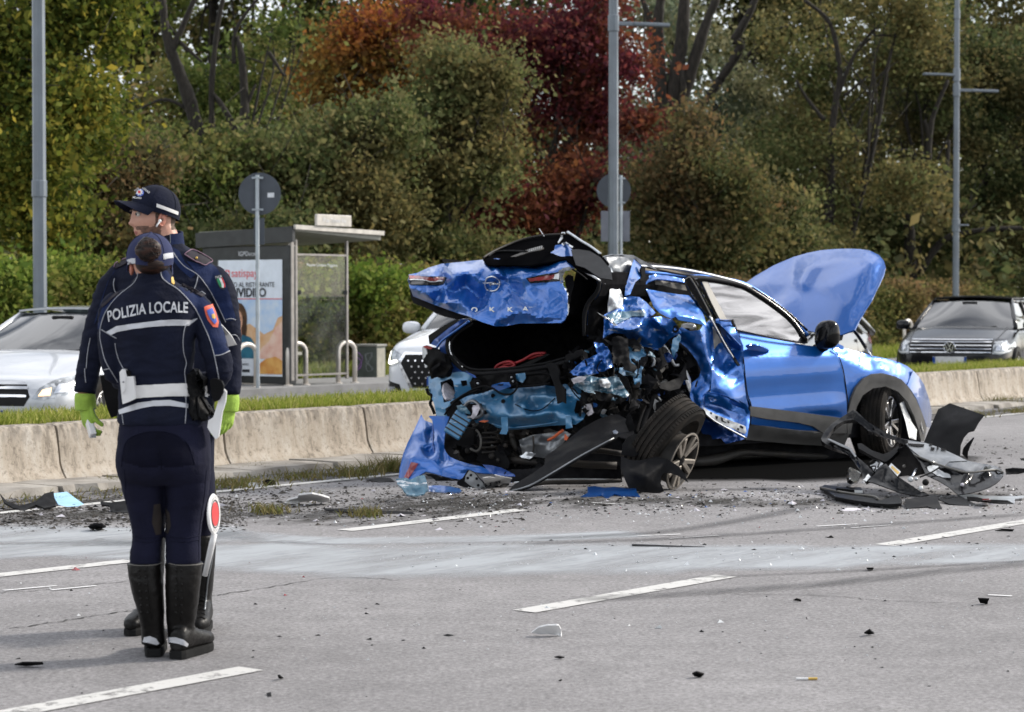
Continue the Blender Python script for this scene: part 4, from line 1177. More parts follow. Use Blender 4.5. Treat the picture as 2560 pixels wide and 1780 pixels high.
# the printed poster: flat shapes on one plane in the case
def poster():
 w, z0, z1 = 1.38, .24, 2.06
 org = SQ(-.064,SW/2-.12,0); N_ = SX.cross(SY)
 def pt(u,v,l):return org+SX*((u-.5)*w)+SY*(z0+v*(z1-z0))+N_*l
 def flat(name,poly,m,l):return mobj(name,[pt(u,v,l) for u,v in poly],[tuple(range(len(poly)))],m,root)
 root = thing('poster','printed payment advert poster inside the bus shelter case','poster',org)
 pm = lambda n, c, c2 = None:mat('print_'+n,c,0.4,0,.06,6,col2=c2,coat=.3)
 flat('sheet',[(0,0),(1,0),(1,1),(0,1)],pm('pale',(0.70,0.76,0.84)),.004)
 flat('photo',[(0,.15),(1,.15),(1,.66),(0,.66)],pm('sky',(0.42,0.58,0.80),(0.62,0.70,0.80)),.006)
 flat('rule',[(0,.66),(1,.66),(1,.668),(0,.668)],pm('red',(0.6,0.06,0.08)),.008)
 sand = pm('sand',(0.62,0.34,0.16),(0.70,0.48,0.30))
 flat('hill',[(0,.15),(1,.15),(1,.52),(.93,.50),(.86,.40),(.72,.36),(.5,.45),(.3,.42),(0,.5)],sand,.008)
 flat('cloth',[(.62,.15),(1,.15),(1,.47),(.9,.42),(.8,.3),(.68,.24)],pm('pinkish',(0.66,0.36,0.28),(0.75,0.55,0.45)),.010)
 flat('bread',[(.60,.02),(1,.02),(1,.14),(.9,.17),(.75,.15),(.63,.1)],pm('crust',(0.55,0.22,0.05),(0.7,0.4,0.12)),.012)
 flat('panel',[(0,0),(.55,0),(.55,.17),(0,.17)],pm('white',(0.62,0.66,0.72)),.011)
 circ = lambda cx, cy, rx, ry, a0 = 0, a1 = 360, n = 20:[(cx+rx*math.cos(R(a0+(a1-a0)*k/n)),cy+ry*math.sin(R(a0+(a1-a0)*k/n))) for k in range(n)]
 flat('hair',circ(.33,.49,.13,.14),pm('hair',(0.07,0.035,0.02),(0.12,0.06,0.03)),.012)
 flat('hair',[(.42,.52),(.46,.42),(.44,.34),(.36,.36),(.36,.5)],pm('hair2',(0.06,0.03,0.02)),.013)
 flat('jacket',[(.1,.15),(.62,.15),(.6,.26),(.52,.33),(.38,.36),(.22,.34),(.12,.28)],pm('denim',(0.02,0.10,0.17),(0.03,0.16,0.24)),.013)
 flat('face',circ(.31,.475,.082,.093),pm('skin',(0.55,0.28,0.17),(0.65,0.36,0.24)),.015)
 flat('neck',[(.27,.40),(.37,.41),(.38,.34),(.3,.33)],pm('skin2',(0.48,0.24,0.15)),.014)
 flat('mouth',[(.25,.435),(.31,.42),(.35,.437),(.31,.445)],pm('teeth',(0.7,0.66,0.62)),.017)
 for ex in (.275,.345):flat('eye',circ(ex,.50,.014,.006,n=8),M['shelter_dark'],.017)
 ink = pm('ink',(0.02,0.022,0.03)); red = pm('coral',(0.75,0.10,0.12))
 text_flat('satispay',pt(.42,.885,.008),SX,SY,.185,red,root,align='CENTER')
 for k in range(4):
  a = R(45+90*k); c = pt(.145,.885,.008)
  q = [c+SX*.055*math.cos(a+R(d))*f+SY*.055*math.sin(a+R(d))*f for d,f in ((-45,1.1),(0,1.25),(45,1.1),(0,.45))]
  mobj('logo',q,[(0,1,2,3)],red,root)
 text_flat('INVITO AL RISTORANTE',pt(.47,.785,.008),SX,SY,.105,ink,root,bold=.001)
 text_flat('DIVIDILO',pt(.47,.715,.008),SX,SY,.19,ink,root,bold=.006)
 text_flat('e con gli amici',pt(.34,.10,.014),SX,SY,.07,ink,root)
 text_flat('IGPDecaux',SQ(-.064,SW/2-.1,2.155),SX,SY,.10,M['white_label'],shelter_root,lift=.006)
 mobj('badge',[pt(u,v,.014) for u,v in ((.38,.03),(.5,.03),(.5,.055),(.38,.055))],[(0,1,2,3)],ink,root)
poster()
# cabinet with graffiti
def cabinet():
 b_ = P(925,HZ,38.6); b_.z = 0.05; k = FPX/38.6
 root = thing('utility_cabinet','dark utility cabinet with purple graffiti beside the hedge','cabinet',b_)
 H = CAM_H+(HZ-866)/k-.05
 rot = Matrix.Rotation(R(-20),3,'Z')
 mb = MB(); mb.box((b_.x,b_.y,b_.z+H/2),(.42,.4,H),rot); bevel(mb.build('body',mat('cabinet_paint',(0.07,0.085,0.075),.6),root),.015)
 mb = MB(); mb.box((b_.x,b_.y,b_.z+H+.02),(.46,.44,.04),rot); bevel(mb.build('lid',mat('cabinet_lid',(0.2,0.2,0.18),.6),root),.01)
 mb = MB(); mb.box(rot@Vector((.205,-.02,0))+Vector((b_.x,b_.y,b_.z+H/2)),(.02,.34,H*.9),rot); mb.build('side_panel',mat('cabinet_side',(0.26,0.25,0.21),.6),root)
 rr = random.Random(4)
 for c, x0 in (((0.25,0.12,0.33),-.13),((0.2,0.22,0.22),.06)):
  pts = [rot@Vector((x0+.07*math.sin(i*1.9)+rr.uniform(-.02,.02),-.207,-.02+.16*math.sin(i*.9+x0*7)+rr.uniform(-.02,.02)))+Vector((b_.x,b_.y,b_.z+H*.58)) for i in range(12)]
  mb = MB(); mb.tube(catmull(pts,4),.006,5); mb.build('graffiti',mat('spray_paint',c,.7),root)
cabinet()
# == THE WRECKED BLUE CAR
Z1 = Z(980,540,2.1); Z2 = Z(1600,580,2.2167); ZA = Z(1000,560,4.592); ZB = Z(1440,600,4.433)
ZC = Z(980,840,3.8); ZD = Z(1420,820,3.627); ZE = Z(2020,980,4.252)
BLUE = (0.001,0.092,0.38)
M['blue'] = paint_mat('blue_paint',BLUE,dirt=0.04,flake=.6,rough=.34)
M['blue_scraped'] = paint_mat('blue_paint_scraped',BLUE,scratch=0.665,dirt=0.05,flake=.6,rough=.34)
M['blue_scraped_more'] = paint_mat('blue_paint_torn',BLUE,scratch=0.60,dirt=0.08,flake=.6,rough=.34)
M['blue_dark'] = paint_mat('blue_paint_inner',(0.003,0.06,0.30),dirt=0.1,flake=.5)
M['primer'] = paint_mat('thin_blue_primer',(0.02,0.15,0.31),flake=.35,scratch=0.64,dirt=0.45,rough=0.38)
M['primer2'] = paint_mat('torn_primer',(0.03,0.12,0.19),flake=.2,scratch=0.56,dirt=0.6,rough=0.45)
M['clad'] = mat('wheel_arch_cladding',(0.085,0.083,0.08),0.65,0,.15,6,bump=.1,bscale=160,spec=.25)
M['plastic'] = mat('black_plastic',(0.006,0.006,0.0065),0.5,0,.3,7,bump=.12,bscale=120,spec=.06)
M['plastic_dust'] = mat('dusty_black_plastic',(0.010,0.010,0.011),0.6,0,.3,5,col2=(0.035,0.034,0.033),lo=.5,hi=.85,bump=.15,bscale=60,spec=.06)
M['gloss_black'] = mat('gloss_black',(0.004,0.004,0.0045),0.14,0,.2,5,coat=0,spec=.22)
M['black_glass'] = mat('dark_tinted_glass',(0.003,0.003,0.0035),0.6,0,.2,3,spec=.0)
M['rubber'] = mat('tyre_rubber',(0.016,0.015,0.014),0.8,0,.2,8,col2=(0.045,0.038,0.032),lo=.4,hi=.85,bump=.15,bscale=80,spec=.06)
M['seal'] = mat('rubber_seal',(0.013,0.013,0.014),0.75,spec=.15)
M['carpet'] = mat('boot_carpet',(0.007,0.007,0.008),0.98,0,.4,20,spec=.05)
M['pit'] = mat('shade_black_metal',(0.006,0.006,0.007),0.9,0.0,.5,9,col2=(0.022,0.022,0.024),lo=.4,hi=.8,spec=.1)  # near-black colour stands in for shade in cavities and under the body
M['grey_metal'] = mat('highlight_grey_metal',(0.20,0.21,0.22),0.38,.7,.25,6,bump=.15,bscale=30)
M['pale_metal'] = mat('pale_bent_metal',(0.50,0.52,0.54),0.28,.75,.2,9,bump=.2,bscale=25)
M['dark_metal'] = mat('dark_rusty_metal',(0.022,0.020,0.018),0.65,.2,.3,8,col2=(0.045,0.036,0.028),lo=.45,hi=.8,bump=.25,bscale=30)
M['silver'] = mat('silver_trim',(0.62,0.63,0.65),0.22,.9,.08,6)
M['alloy'] = mat('dusty_alloy',(0.22,0.195,0.165),0.5,.4,.35,10)
M['alloy_bright'] = mat('machined_alloy',(0.62,0.60,0.58),0.25,.85,.15,10)
M['red_lens'] = mat('red_lamp_lens',(0.20,0.008,0.012),0.2,0,.2,8,coat=.8)
M['clear_lens'] = mat('clear_lens',(0.55,0.57,0.58),0.2,0,.15,9,coat=.8)
M['foam'] = mat('white_foam',(0.52,0.50,0.54),0.9,0,.2,30,bump=.7,bscale=40)
M['red_cable'] = mat('red_cable',(0.30,0.015,0.02),0.5)
M['orange'] = mat('orange_conduit',(0.5,0.09,0.02),0.5)
M['white_plate'] = mat('number_plate_white',(0.55,0.56,0.56),0.4)
M['ink'] = mat('black_ink',(0.012,0.012,0.014),0.5)
M['airbag'] = mat('airbag_fabric',(0.20,0.29,0.35),0.85,0,.2,2.5,bump=.35,bscale=7,col2=(0.62,0.70,0.74),lo=.3,hi=.7,aniso=(1,1,3.5))  # pale bluish streaks in the colour imitate reflections on the window
M['cream'] = mat('cream_trim',(0.42,0.40,0.36),0.8,0,.12,3)
M['wind_glass'] = glass_mat('side_window_glass',(0.92,0.98,1.0),0.33,0.0,0.0,True)
M['hose'] = mat('grey_hose',(0.10,0.095,0.085),0.6)
F0 = Vector((3.35,20.1,0)); HD = Vector((0.788,0.616,0)); SN = Vector((0.616,-0.788,0))
def SIDE(px,py,off=0.0):return on_plane(px,py,F0+SN*off,SN)
def SB(px,py):
 0
 p = SIDE(px,py)
 for _ in range(3):
  o = 0.0
  if p.z>.95:o -= (p.z-.95)*.52
  if p.z<.55:o -= (.55-p.z)**2*.5
  u = (p-F0).dot(HD)
  if u>.22:o -= .85*(u-.22)**2
  p = SIDE(px,py,o)
 return p
RA, RB = Vector((-.71,18.8,0)), Vector((.69,17.9,0))
RNM = Vector((-.541,-.841,0))
def REAR(px,py):return on_plane(px,py,RA,RNM)
def REARO(off):return lambda px, py:on_plane(px,py,RA+RNM*off,RNM)
def RS(off):
 def f(px,py):
  a, b = on_plane(px,py,RA+RNM*off,RNM), SIDE(px,py,off)
  return a if a.y>b.y else b
 return f
def SIDEO(off):return lambda px, py:SIDE(px,py,off)
def DD(d):return lambda px, py:P(px,py,d)
def PL3(a,b,c):
 A, B, C_ = P(*a), P(*b), P(*c); n = (B-A).cross(C_-A).normalized()
 return lambda px, py:on_plane(px,py,A,n)
def path(base,pts,lift=0.0):
 out = []
 for p in pts:
  q = base(p[0],p[1]); out.append(q+(CAM-q).normalized()*(lift+(p[2] if len(p)>2 else 0)))
 return out
CARL = 'crashed blue crossover with crushed rear, open boot lid and raised bonnet'
car = thing('wrecked_car',CARL,'car',(0.9,18.9,0))
def sh(name,poly,base,ctrl=None,m='blue',**k):
 parent = k.pop('parent',car)
 return sheet(name,poly,base,ctrl,M[m],parent,**k)
def tb(name,base,pts,r,m,lift=0.0,n=6,parent=None,sm=3):
 q = path(base,pts,lift)
 if sm and len(q)>2:q = catmull(q,sm)
 rr = r if not isinstance(r,(list,tuple)) else list(np.interp(np.linspace(0,1,len(q)),np.linspace(0,1,len(r)),r))
 mb = MB(); mb.tube(q,rr,n); return mb.build(name,M[m],parent or car,smooth=True)
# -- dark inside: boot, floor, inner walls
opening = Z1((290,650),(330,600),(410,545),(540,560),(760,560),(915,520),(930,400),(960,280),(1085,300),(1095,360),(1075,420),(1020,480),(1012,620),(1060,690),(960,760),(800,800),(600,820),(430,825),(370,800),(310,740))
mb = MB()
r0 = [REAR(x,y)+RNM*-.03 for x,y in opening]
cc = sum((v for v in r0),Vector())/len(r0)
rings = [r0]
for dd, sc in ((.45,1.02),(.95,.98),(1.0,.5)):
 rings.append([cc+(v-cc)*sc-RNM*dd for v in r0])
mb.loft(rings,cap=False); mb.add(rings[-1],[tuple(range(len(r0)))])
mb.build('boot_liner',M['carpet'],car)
def CL(u,l,z):return F0+HD*u-SN*l+Vector((0,0,z))
mb = MB()
def hull(pts_lo,z0,z1):mb.loft([[CL(u,l,z0) for u,l in pts_lo],[CL(u,l,z1) for u,l in pts_lo]])
hull([(-2.45,.12),(.25,.14),(.25,1.66),(-2.45,1.66)],.20,.34)
mb.build('floor_pan',M['pit'],car)
mb = MB(); hull([(-.62,.16),(.62,.42),(.62,1.4),(-.62,1.62)],.34,.78); mb.build('engine_block',M['pit'],car)
mb = MB(); hull([(-2.2,.30),(-.9,.30),(-.9,1.6),(-2.2,1.6)],.34,.80); mb.build('cabin_inner',M['carpet'],car)
# left flank, hidden from here but part of the car
mb = MB()
q = [(-3.0,1.74),(-2.6,1.79),(-.9,1.79),(.1,1.76),(.62,1.55)]
mb.loft([[CL(u,l,z) for z in (.28,.6,.95)]+[CL(u,l-.04,z) for z in (.95,.6,.28)] for u,l in q]); mb.build('left_flank',M['blue'],car,smooth=True,sharp_at=40)
sh('void_backing',Z1((280,820),(940,760),(1620,640),(1640,900),(1660,1180),(1560,1330),(1240,1400),(560,1400),(270,1290),(230,1050)),RS(-.55),None,'pit',step=16,crumple=.25,csc=3.2,th=0)  # black sheet added to give a dark void behind the crushed rear
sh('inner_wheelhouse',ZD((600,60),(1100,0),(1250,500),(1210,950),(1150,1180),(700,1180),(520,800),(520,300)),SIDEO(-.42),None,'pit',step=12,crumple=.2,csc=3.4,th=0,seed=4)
st_ = film_mat('spill_and_shade',(0.006,0.006,0.006),.99,2.2,.12,.34,1.0,None,0.0)  # dark film: under-car shade painted on the road together with leaked fluid
ribbon('spill_and_shade',catmull([tuple(CL(u,l,0))[:2]+(0,) for u,l in ((-3.3,.8),(-2.7,.30),(-2.0,-.15),(-1.2,-.22),(-.3,-.05),(.5,.5))],8),[1.4]*8+[2.2]*8+[2.7]*8+[2.6]*8+[2.0]*9,.0045,st_,.35)
# -- roof, rails, windscreen pillar
def RF(u,l,z):return CL(u,l,z)
roof_edge = Z2((-215,200),(-90,184),(75,190),(190,200),(300,217),(420,243),(540,275),(620,308),(730,378),(830,455),(925,545))
re = [SB(x,y) for x,y in roof_edge]
rows = []
for p in re:
 row = []
 for k in range(9):
  v = k/8
  q = p-SN*(1.12*v)+Vector((0,0,.055*math.sin(math.pi*v)))
  row.append(q)
 rows.append(row)
vs = [v for r in rows for v in r]; fs = []
for i in range(len(rows)-1):
 for k in range(8):fs.append((i*9+k,i*9+k+1,(i+1)*9+k+1,(i+1)*9+k))
n_roof = 7
solid(mobj('roof',vs[:9*(n_roof+1)],[f for f in fs if f[2]<9*(n_roof+1)],mat('roof_silver_black',(0.10,0.11,0.13),.2,.3,.1,3,coat=1),car,True),.015)
solid(mobj('windscreen',vs[9*n_roof:],[tuple(i-9*n_roof for i in f) for f in fs if f[0]>=9*n_roof],M['wind_glass'],car,True),.006)
tb('roof_rail',SB,[(x,y+1) for x,y in roof_edge[1:8]],.013,'silver',.012)
tb('pillar_trim',SB,[(x,y+1) for x,y in roof_edge[7:]],.016,'gloss_black',.010)
tb('window_frame',SB,Z2((262,262),(330,258),(430,270),(560,299),(650,348),(760,424),(850,503),(918,602)),[.030,.03,.028,.028,.028,.026,.024],'gloss_black',.0,8)
tb('roof_side_rail',SB,Z2((20,225),(120,232),(262,246),(330,245),(430,255),(560,282),(650,328),(760,402),(860,490),(930,575)),.02,'blue',-.01,8)
tb('roof_gutter',SB,Z2((40,196),(140,218),(260,240),(420,255)),.009,'gloss_black',.018)
# -- front door
DZ = [(0.30,-.01),(.36,.0),(.41,.012),(.455,.034),(.50,.040),(.55,.030),(.62,.020),(.70,.022),(.78,.030),(.86,.026),(.92,.010),(1.0,-.02)]
def DOORF(p):
 u = (p-F0).dot(HD)
 k = float(np.interp(p.z-.03*(u+1),[a for a,_ in DZ],[b for _,b in DZ]))
 t = min(1,max(0,(-.42-u)/.25))
 return (k*t+.02*(1-t))+.012*math.sin((u+1.2)*2.2)
door = sh('front_door',Z2((540,545),(620,566),(720,590),(820,609),(910,626),(1060,645),(1090,682),(1120,770),(1138,880),(1146,960),(1147,1035),(1050,1022),(900,1000),(750,981),(612,965),(590,900),(577,800),(566,690)),SB,DOORF,step=6,th=.012)
sh('door_cladding',Z2((612,965),(750,981),(900,1000),(1050,1022),(1147,1036),(1146,1115),(1020,1118),(960,1077),(880,1057),(700,1036),(612,1019)),SB,Z2((620,990,.045),(900,1030,.045),(1140,1080,.04),(1000,1100,.03)),'clad',step=8,th=.02,parent=door)
sh('door_strip',Z2((611,1021),(700,1038),(880,1059),(960,1079),(1016,1110),(800,1092),(609,1064)),SB,None,'blue',step=8,th=.01,parent=door)
h = bvh_of(door)
sh('door_handle',Z2((578,642),(600,632),(650,634),(708,660),(705,676),(660,682),(600,668)),on_bvh(h,SB,.02),Z2((640,655,.03),(580,650,0),(705,668,0)),'blue',step=4,th=.012,parent=door)
sh('handle_cup',Z2((600,668),(640,655),(690,680),(660,692),(620,688)),on_bvh(h,SB,.004),None,'blue_dark',step=4,th=0,parent=door)
sh('sill',Z2((608,1066),(800,1094),(1016,1114),(1148,1112),(1150,1040),(1172,1040),(1160,1120),(1130,1190),(1000,1184),(860,1176),(585,1152),(596,1110)),SB,Z2((700,1085,.03),(1000,1118,.04),(620,1150,-.08),(1100,1185,-.1),(860,1174,-.09),(900,1120,.03)),'clad',step=8,th=.03)
sh('under_sill',Z2((290,1130),(585,1150),(860,1175),(1130,1190),(1170,1200),(1160,1255),(860,1262),(560,1232),(320,1285),(280,1220)),SIDEO(-.40),Z2((400,1180,.0),(700,1220,.05)),'pit',step=12,crumple=.03,th=.02)
tb('exhaust_pipe',SIDEO(-.35),Z2((285,1275),(420,1262),(560,1222),(700,1228),(1150,1250)),[.045,.05,.035,.03,.03],'dark_metal',0,8)
# side window with the inflated curtain airbag behind it
sh('side_window',Z2((378,278),(430,282),(520,300),(600,330),(690,385),(780,452),(845,515),(905,610),(760,584),(540,543),(520,490),(470,478)),SB,None,'wind_glass',step=10,th=.004)
sh('curtain_airbag',Z2((365,285),(430,292),(520,308),(600,338),(690,392),(780,460),(845,522),(890,600),(760,584),(540,543),(520,500),(460,480)),SB,Z2((365,285,-.09),(520,308,-.09),(690,392,-.09),(890,600,-.10),(540,543,-.09),(460,480,-.09),(600,400,-.05),(560,500,-.06),(720,480,-.05)),'airbag',step=8,crumple=.02,csc=5,th=0,soft=3)
sh('airbag_edge',Z2((345,275),(372,272),(480,480),(520,492),(520,505),(440,490)),SB,Z2((360,280,.0),(470,480,.01)),'cream',step=7,crumple=.015,th=.006)
sh('quarter_glass',Z2((778,582),(812,568),(860,580),(893,608)),SB,Z2((800,580,-.01)),'black_glass',step=6,th=0)
tb('window_sill_trim',SB,Z2((530,543),(620,562),(720,584),(820,602),(915,616)),.008,'gloss_black',.02)
sh('mirror_triangle',Z2((850,515),(925,590),(930,615),(895,608)),SB,None,'plastic',step=6,th=.01)
# mirror
mc = SB(*Z2((978,568))[0])+SN*.13
mb = MB(); Mx = Matrix((HD,SN,Vector((0,0,1)))).transposed()
vsb = MB().ball((0,0,0),1,20,12)
def squ(v,e):return Vector([math.copysign(abs(c)**e,c) for c in v])
q = []
for v in vsb.v:
 w = squ(Vector(v),.72); q.append(Mx@Vector((w.x*(.085-.012*w.z),w.y*.115,w.z*.128+w.y*.012))+mc)
mb.add(q,vsb.f); mir = mb.build('door_mirror',M['gloss_black'],car,smooth=True)
mb = MB(); mb.tube([mc-SN*.02+Vector((0,0,-.10)),mc-SN*.13+Vector((0,0,-.13))],[.045,.05],8); mb.build('mirror_foot',M['gloss_black'],mir,smooth=True)
# -- front wing, arch, nose
fender = sh('front_wing',Z2((1062,648),(1112,640),(1200,662),(1280,684),(1350,698),(1420,716),(1480,742),(1515,770),(1480,850),(1450,818),(1410,798),(1345,783),(1290,788),(1240,815),(1200,862),(1175,920),(1158,985),(1149,1005),(1146,960),(1138,880),(1122,770),(1092,682)),SB,Z2((1110,645,-.10),(1280,688,-.12),(1420,720,-.14),(1510,772,-.12),(1100,700,-.02),(1200,740,.02),(1330,740,.03),(1130,850,.012),(1180,860,.025),(1290,785,.05),(1400,795,.05),(1460,800,.0),(1150,990,.0)),step=6,th=.01,soft=6)
sh('nose_corner',Z2((1513,768),(1545,800),(1575,845),(1604,930),(1618,1000),(1612,1085),(1590,1080),(1562,1000),(1535,930),(1505,880),(1482,850)),SB,Z2((1515,770,-.06),(1570,850,-.04),(1500,870,.05),(1560,960,.04),(1600,1080,0)),'blue_scraped',step=7,th=.01,soft=4)
sh('wheel_arch_trim',Z2((1149,1008),(1158,985),(1175,920),(1200,862),(1240,815),(1290,788),(1345,783),(1410,798),(1450,818),(1482,852),(1532,930),(1566,1010),(1588,1085),(1575,1160),(1558,1156),(1545,1100),(1520,1020),(1482,940),(1432,885),(1362,856),(1292,866),(1235,905),(1203,965),(1180,1050),(1168,1120),(1150,1120)),SB,Z2((1150,1010,.03),(1240,830,.07),(1345,800,.08),(1450,840,.06),(1570,1090,.05),(1200,980,.03),(1360,870,.03)),'clad',step=7,th=.03,soft=4)
sh('arch_liner',Z2((1160,1130),(1180,1040),(1203,955),(1240,895),(1300,850),(1370,845),(1440,880),(1490,940),(1530,1020),(1550,1110),(1560,1180),(1400,1260),(1200,1240)),SIDEO(-.42),None,'pit',step=14,th=0,crumple=.05)
for pts in (((1060,648),(1092,682),(1122,770),(1138,880),(1147,960),(1148,1036)),((540,548),(566,690),(577,800),(590,900),(611,965),(606,1070))):
 tb('panel_gap',lambda x,y:SB(x,y)+SN*.012,Z2(*pts),.0055,'pit',.006,5)
# wheels
def wheel(name,c,axis,Rr,w,m_tyre='rubber',m_rim='alloy',rim_r=None,spokes=5,parent=None,tyre=True,rim=True,dark=True,tread=True,rim_c=None,rim_axis=None):
 ax = Vector(axis).normalized(); c = Vector(c); root = None
 rr_ = rim_r or Rr*.67
 if tyre:
  h = w/2
  prof = [(rr_,-h*.8),(rr_+.02,-h),(Rr-.03,-h*.98),(Rr-.006,-h*.82)]
  if tread:
   for g in (-.55,-.18,.18,.55):
    prof += [(Rr,h*(g-.09)),(Rr-.010,h*(g-.065)),(Rr-.010,h*(g+.065)),(Rr,h*(g+.09))]
  prof += [(Rr-.006,h*.82),(Rr-.03,h*.98),(rr_+.02,h),(rr_,h*.8),(rr_-.01,h*.5),(rr_-.01,-h*.5),(rr_,-h*.8)]
  mb = MB(); mb.lathe(prof,c,ax,64)
  if tread:
   x = ax.orthogonal().normalized(); y = ax.cross(x)
   for k in range(72):
    for s in (-1,1):
     a = 2*math.pi*(k+.25*s)/72; d = x*math.cos(a)+y*math.sin(a); tng = ax.cross(d)
     M3 = Matrix((tng,ax,d)).transposed()
     mb.box(c+d*(Rr-.002)+ax*s*h*.74,(Rr*.055,h*.26,.010),M3)
  root = mb.build(name if not rim else 'tyre',M[m_tyre],parent,smooth=True,sharp_at=30)
 if rim:
  c2 = Vector(rim_c) if rim_c is not None else c; a2 = Vector(rim_axis).normalized() if rim_axis is not None else ax
  h = w/2; x = a2.orthogonal().normalized(); y = a2.cross(x)
  mb = MB(); mb.lathe([(rr_+.012,h*.86),(rr_-.012,h*.9),(rr_-.022,h*.7),(rr_-.04,-h*.7),(rr_+.01,-h*.85)],c2,a2,48)
  ro = mb.build('rim',M['dark_metal' if dark else m_rim],parent,smooth=True,sharp_at=40)
  solid(ro,.006,0)
  mb = MB(); mb.lathe([(0,h*.25),(rr_*.8,h*.2),(rr_*.95,-h*.3)],c2,a2,32); mb.build('brake_disc',M['dark_metal'],ro,smooth=True)
  for k in range(spokes):
   a0 = 2*math.pi*k/spokes+.3
   for s in (-.17,.17):
    d0 = x*math.cos(a0+s*.6)+y*math.sin(a0+s*.6); d1 = x*math.cos(a0+s*1.25)+y*math.sin(a0+s*1.25)
    mb = MB(); mb.bar(c2+d0*.045+a2*h*.70,c2+d1*(rr_-.012)+a2*h*.84,.036,.03,a2)
    bevel(mb.build('spoke',M[m_rim],ro),.004,1)
  mb = MB(); mb.lathe([(0,h*.82),(.035,h*.8),(.06,h*.72),(.06,h*.3)],c2,a2,20); mb.build('hub_cap',M['plastic'],ro,smooth=True)
  mb = MB(); mb.lathe([(rr_-.014,h*.90),(rr_+.004,h*.93),(rr_+.012,h*.86)],c2,a2,48); mb.build('rim_lip',M[m_rim],ro,smooth=True)
  return ro
 return root
fwr = bpy.data.objects.new('front_wheel',None); COL.objects.link(fwr); fwr.parent = car; fwr.matrix_parent_inverse = world_of(car).inverted()
fc = P(*Z2.one(1335,1052),20.28)
wheel('front_wheel',fc,(.90,-.44,.03),.335,.215,m_rim='alloy_bright',parent=fwr)
sh('torn_plastic',Z2((1440,950),(1462,938),(1478,985),(1510,1060),(1534,1095),(1530,1152),(1492,1140),(1472,1050)),SIDEO(-.05),Z2((1460,960,.05),(1500,1100,.1),(1530,1150,0)),'clear_lens',step=5,crumple=.06,csc=9,th=.002)
tb('brake_hose',SIDEO(-.2),Z2((1540,930),(1560,990),(1555,1060),(1570,1120)),.01,'silver')
# -- raised bonnet
hb = PL3((*Z2.one(1055,588),20.05),(*Z2.one(1350,180),20.42),(*Z2.one(800,150),21.55))
bon = sh('bonnet',Z2((560,300),(640,243),(740,185),(850,138),(930,115),(1000,101),(1080,94),(1150,92),(1220,94),(1275,103),(1325,128),(1352,160),(1361,195),(1352,235),(1320,305),(1285,375),(1250,430),(1215,490),(1190,542),(1120,568),(1050,586),(985,560),(930,545),(830,455),(730,380),(620,312)),hb,Z2((560,300,-.05),(740,185,-.04),(850,138,-.09),(1000,101,-.11),(1150,92,-.13),(1275,103,-.17),(1350,165,-.22),(1361,200,-.22),(1285,375,-.10),(1200,520,-.06),(945,190,.03),(890,290,.055),(800,400,.045),(905,180,-.01),(835,290,.005),(750,370,.0),(1010,210,.0),(960,320,.02),(900,430,.02),(1000,190,.01),(900,330,.015),(1150,150,-.03),(1270,150,-.06),(1235,215,.0),(1130,400,.03),(1060,560,.02),(1290,190,-.05),(1180,400,.01),(1110,540,.0),(1050,300,.04),(700,280,.01),(640,300,-.01)),step=6,th=.012,soft=3)
edge = Z2((1353,165),(1361,198),(1352,235),(1320,305),(1285,375),(1250,430),(1215,490),(1190,542))
sh('bonnet_fold',edge+Z2((1120,568),(1080,575),(1150,450),(1235,290),(1290,175),(1330,140)),hb,Z2((1353,165,-.20),(1285,375,-.09),(1195,540,-.05),(1290,180,-.02),(1150,450,.025),(1085,573,.02),(1120,568,.0)),'blue',step=7,th=.006,parent=bon)
tb('bonnet_strut',PL3((*Z2.one(1170,525),20.3),(*Z2.one(1290,690),19.95),(*Z2.one(1290,525),20.3)),Z2((1170,525),(1215,585),(1250,640)),.016,'gloss_black',0,8)
tb('strut_rod',PL3((*Z2.one(1170,525),20.3),(*Z2.one(1290,690),19.95),(*Z2.one(1290,525),20.3)),Z2((1250,640),(1285,690)),.008,'silver',0,6)
sh('cowl_bracket',Z2((1012,600),(1040,592),(1080,610),(1128,632),(1130,650),(1062,648),(1030,640)),SIDEO(-.12),Z2((1040,600,.02),(1100,640,.05)),'blue_scraped',step=5,th=.004)
sh('hinge_plate',Z2((1020,612),(1035,606),(1050,640),(1030,638)),SIDEO(-.08),None,'pale_metal',step=5,th=.003)
sh('bay_edge',Z2((1095,575),(1128,570),(1120,600),(1098,605)),SIDEO(-.2),None,'gloss_black',step=6,th=.02)
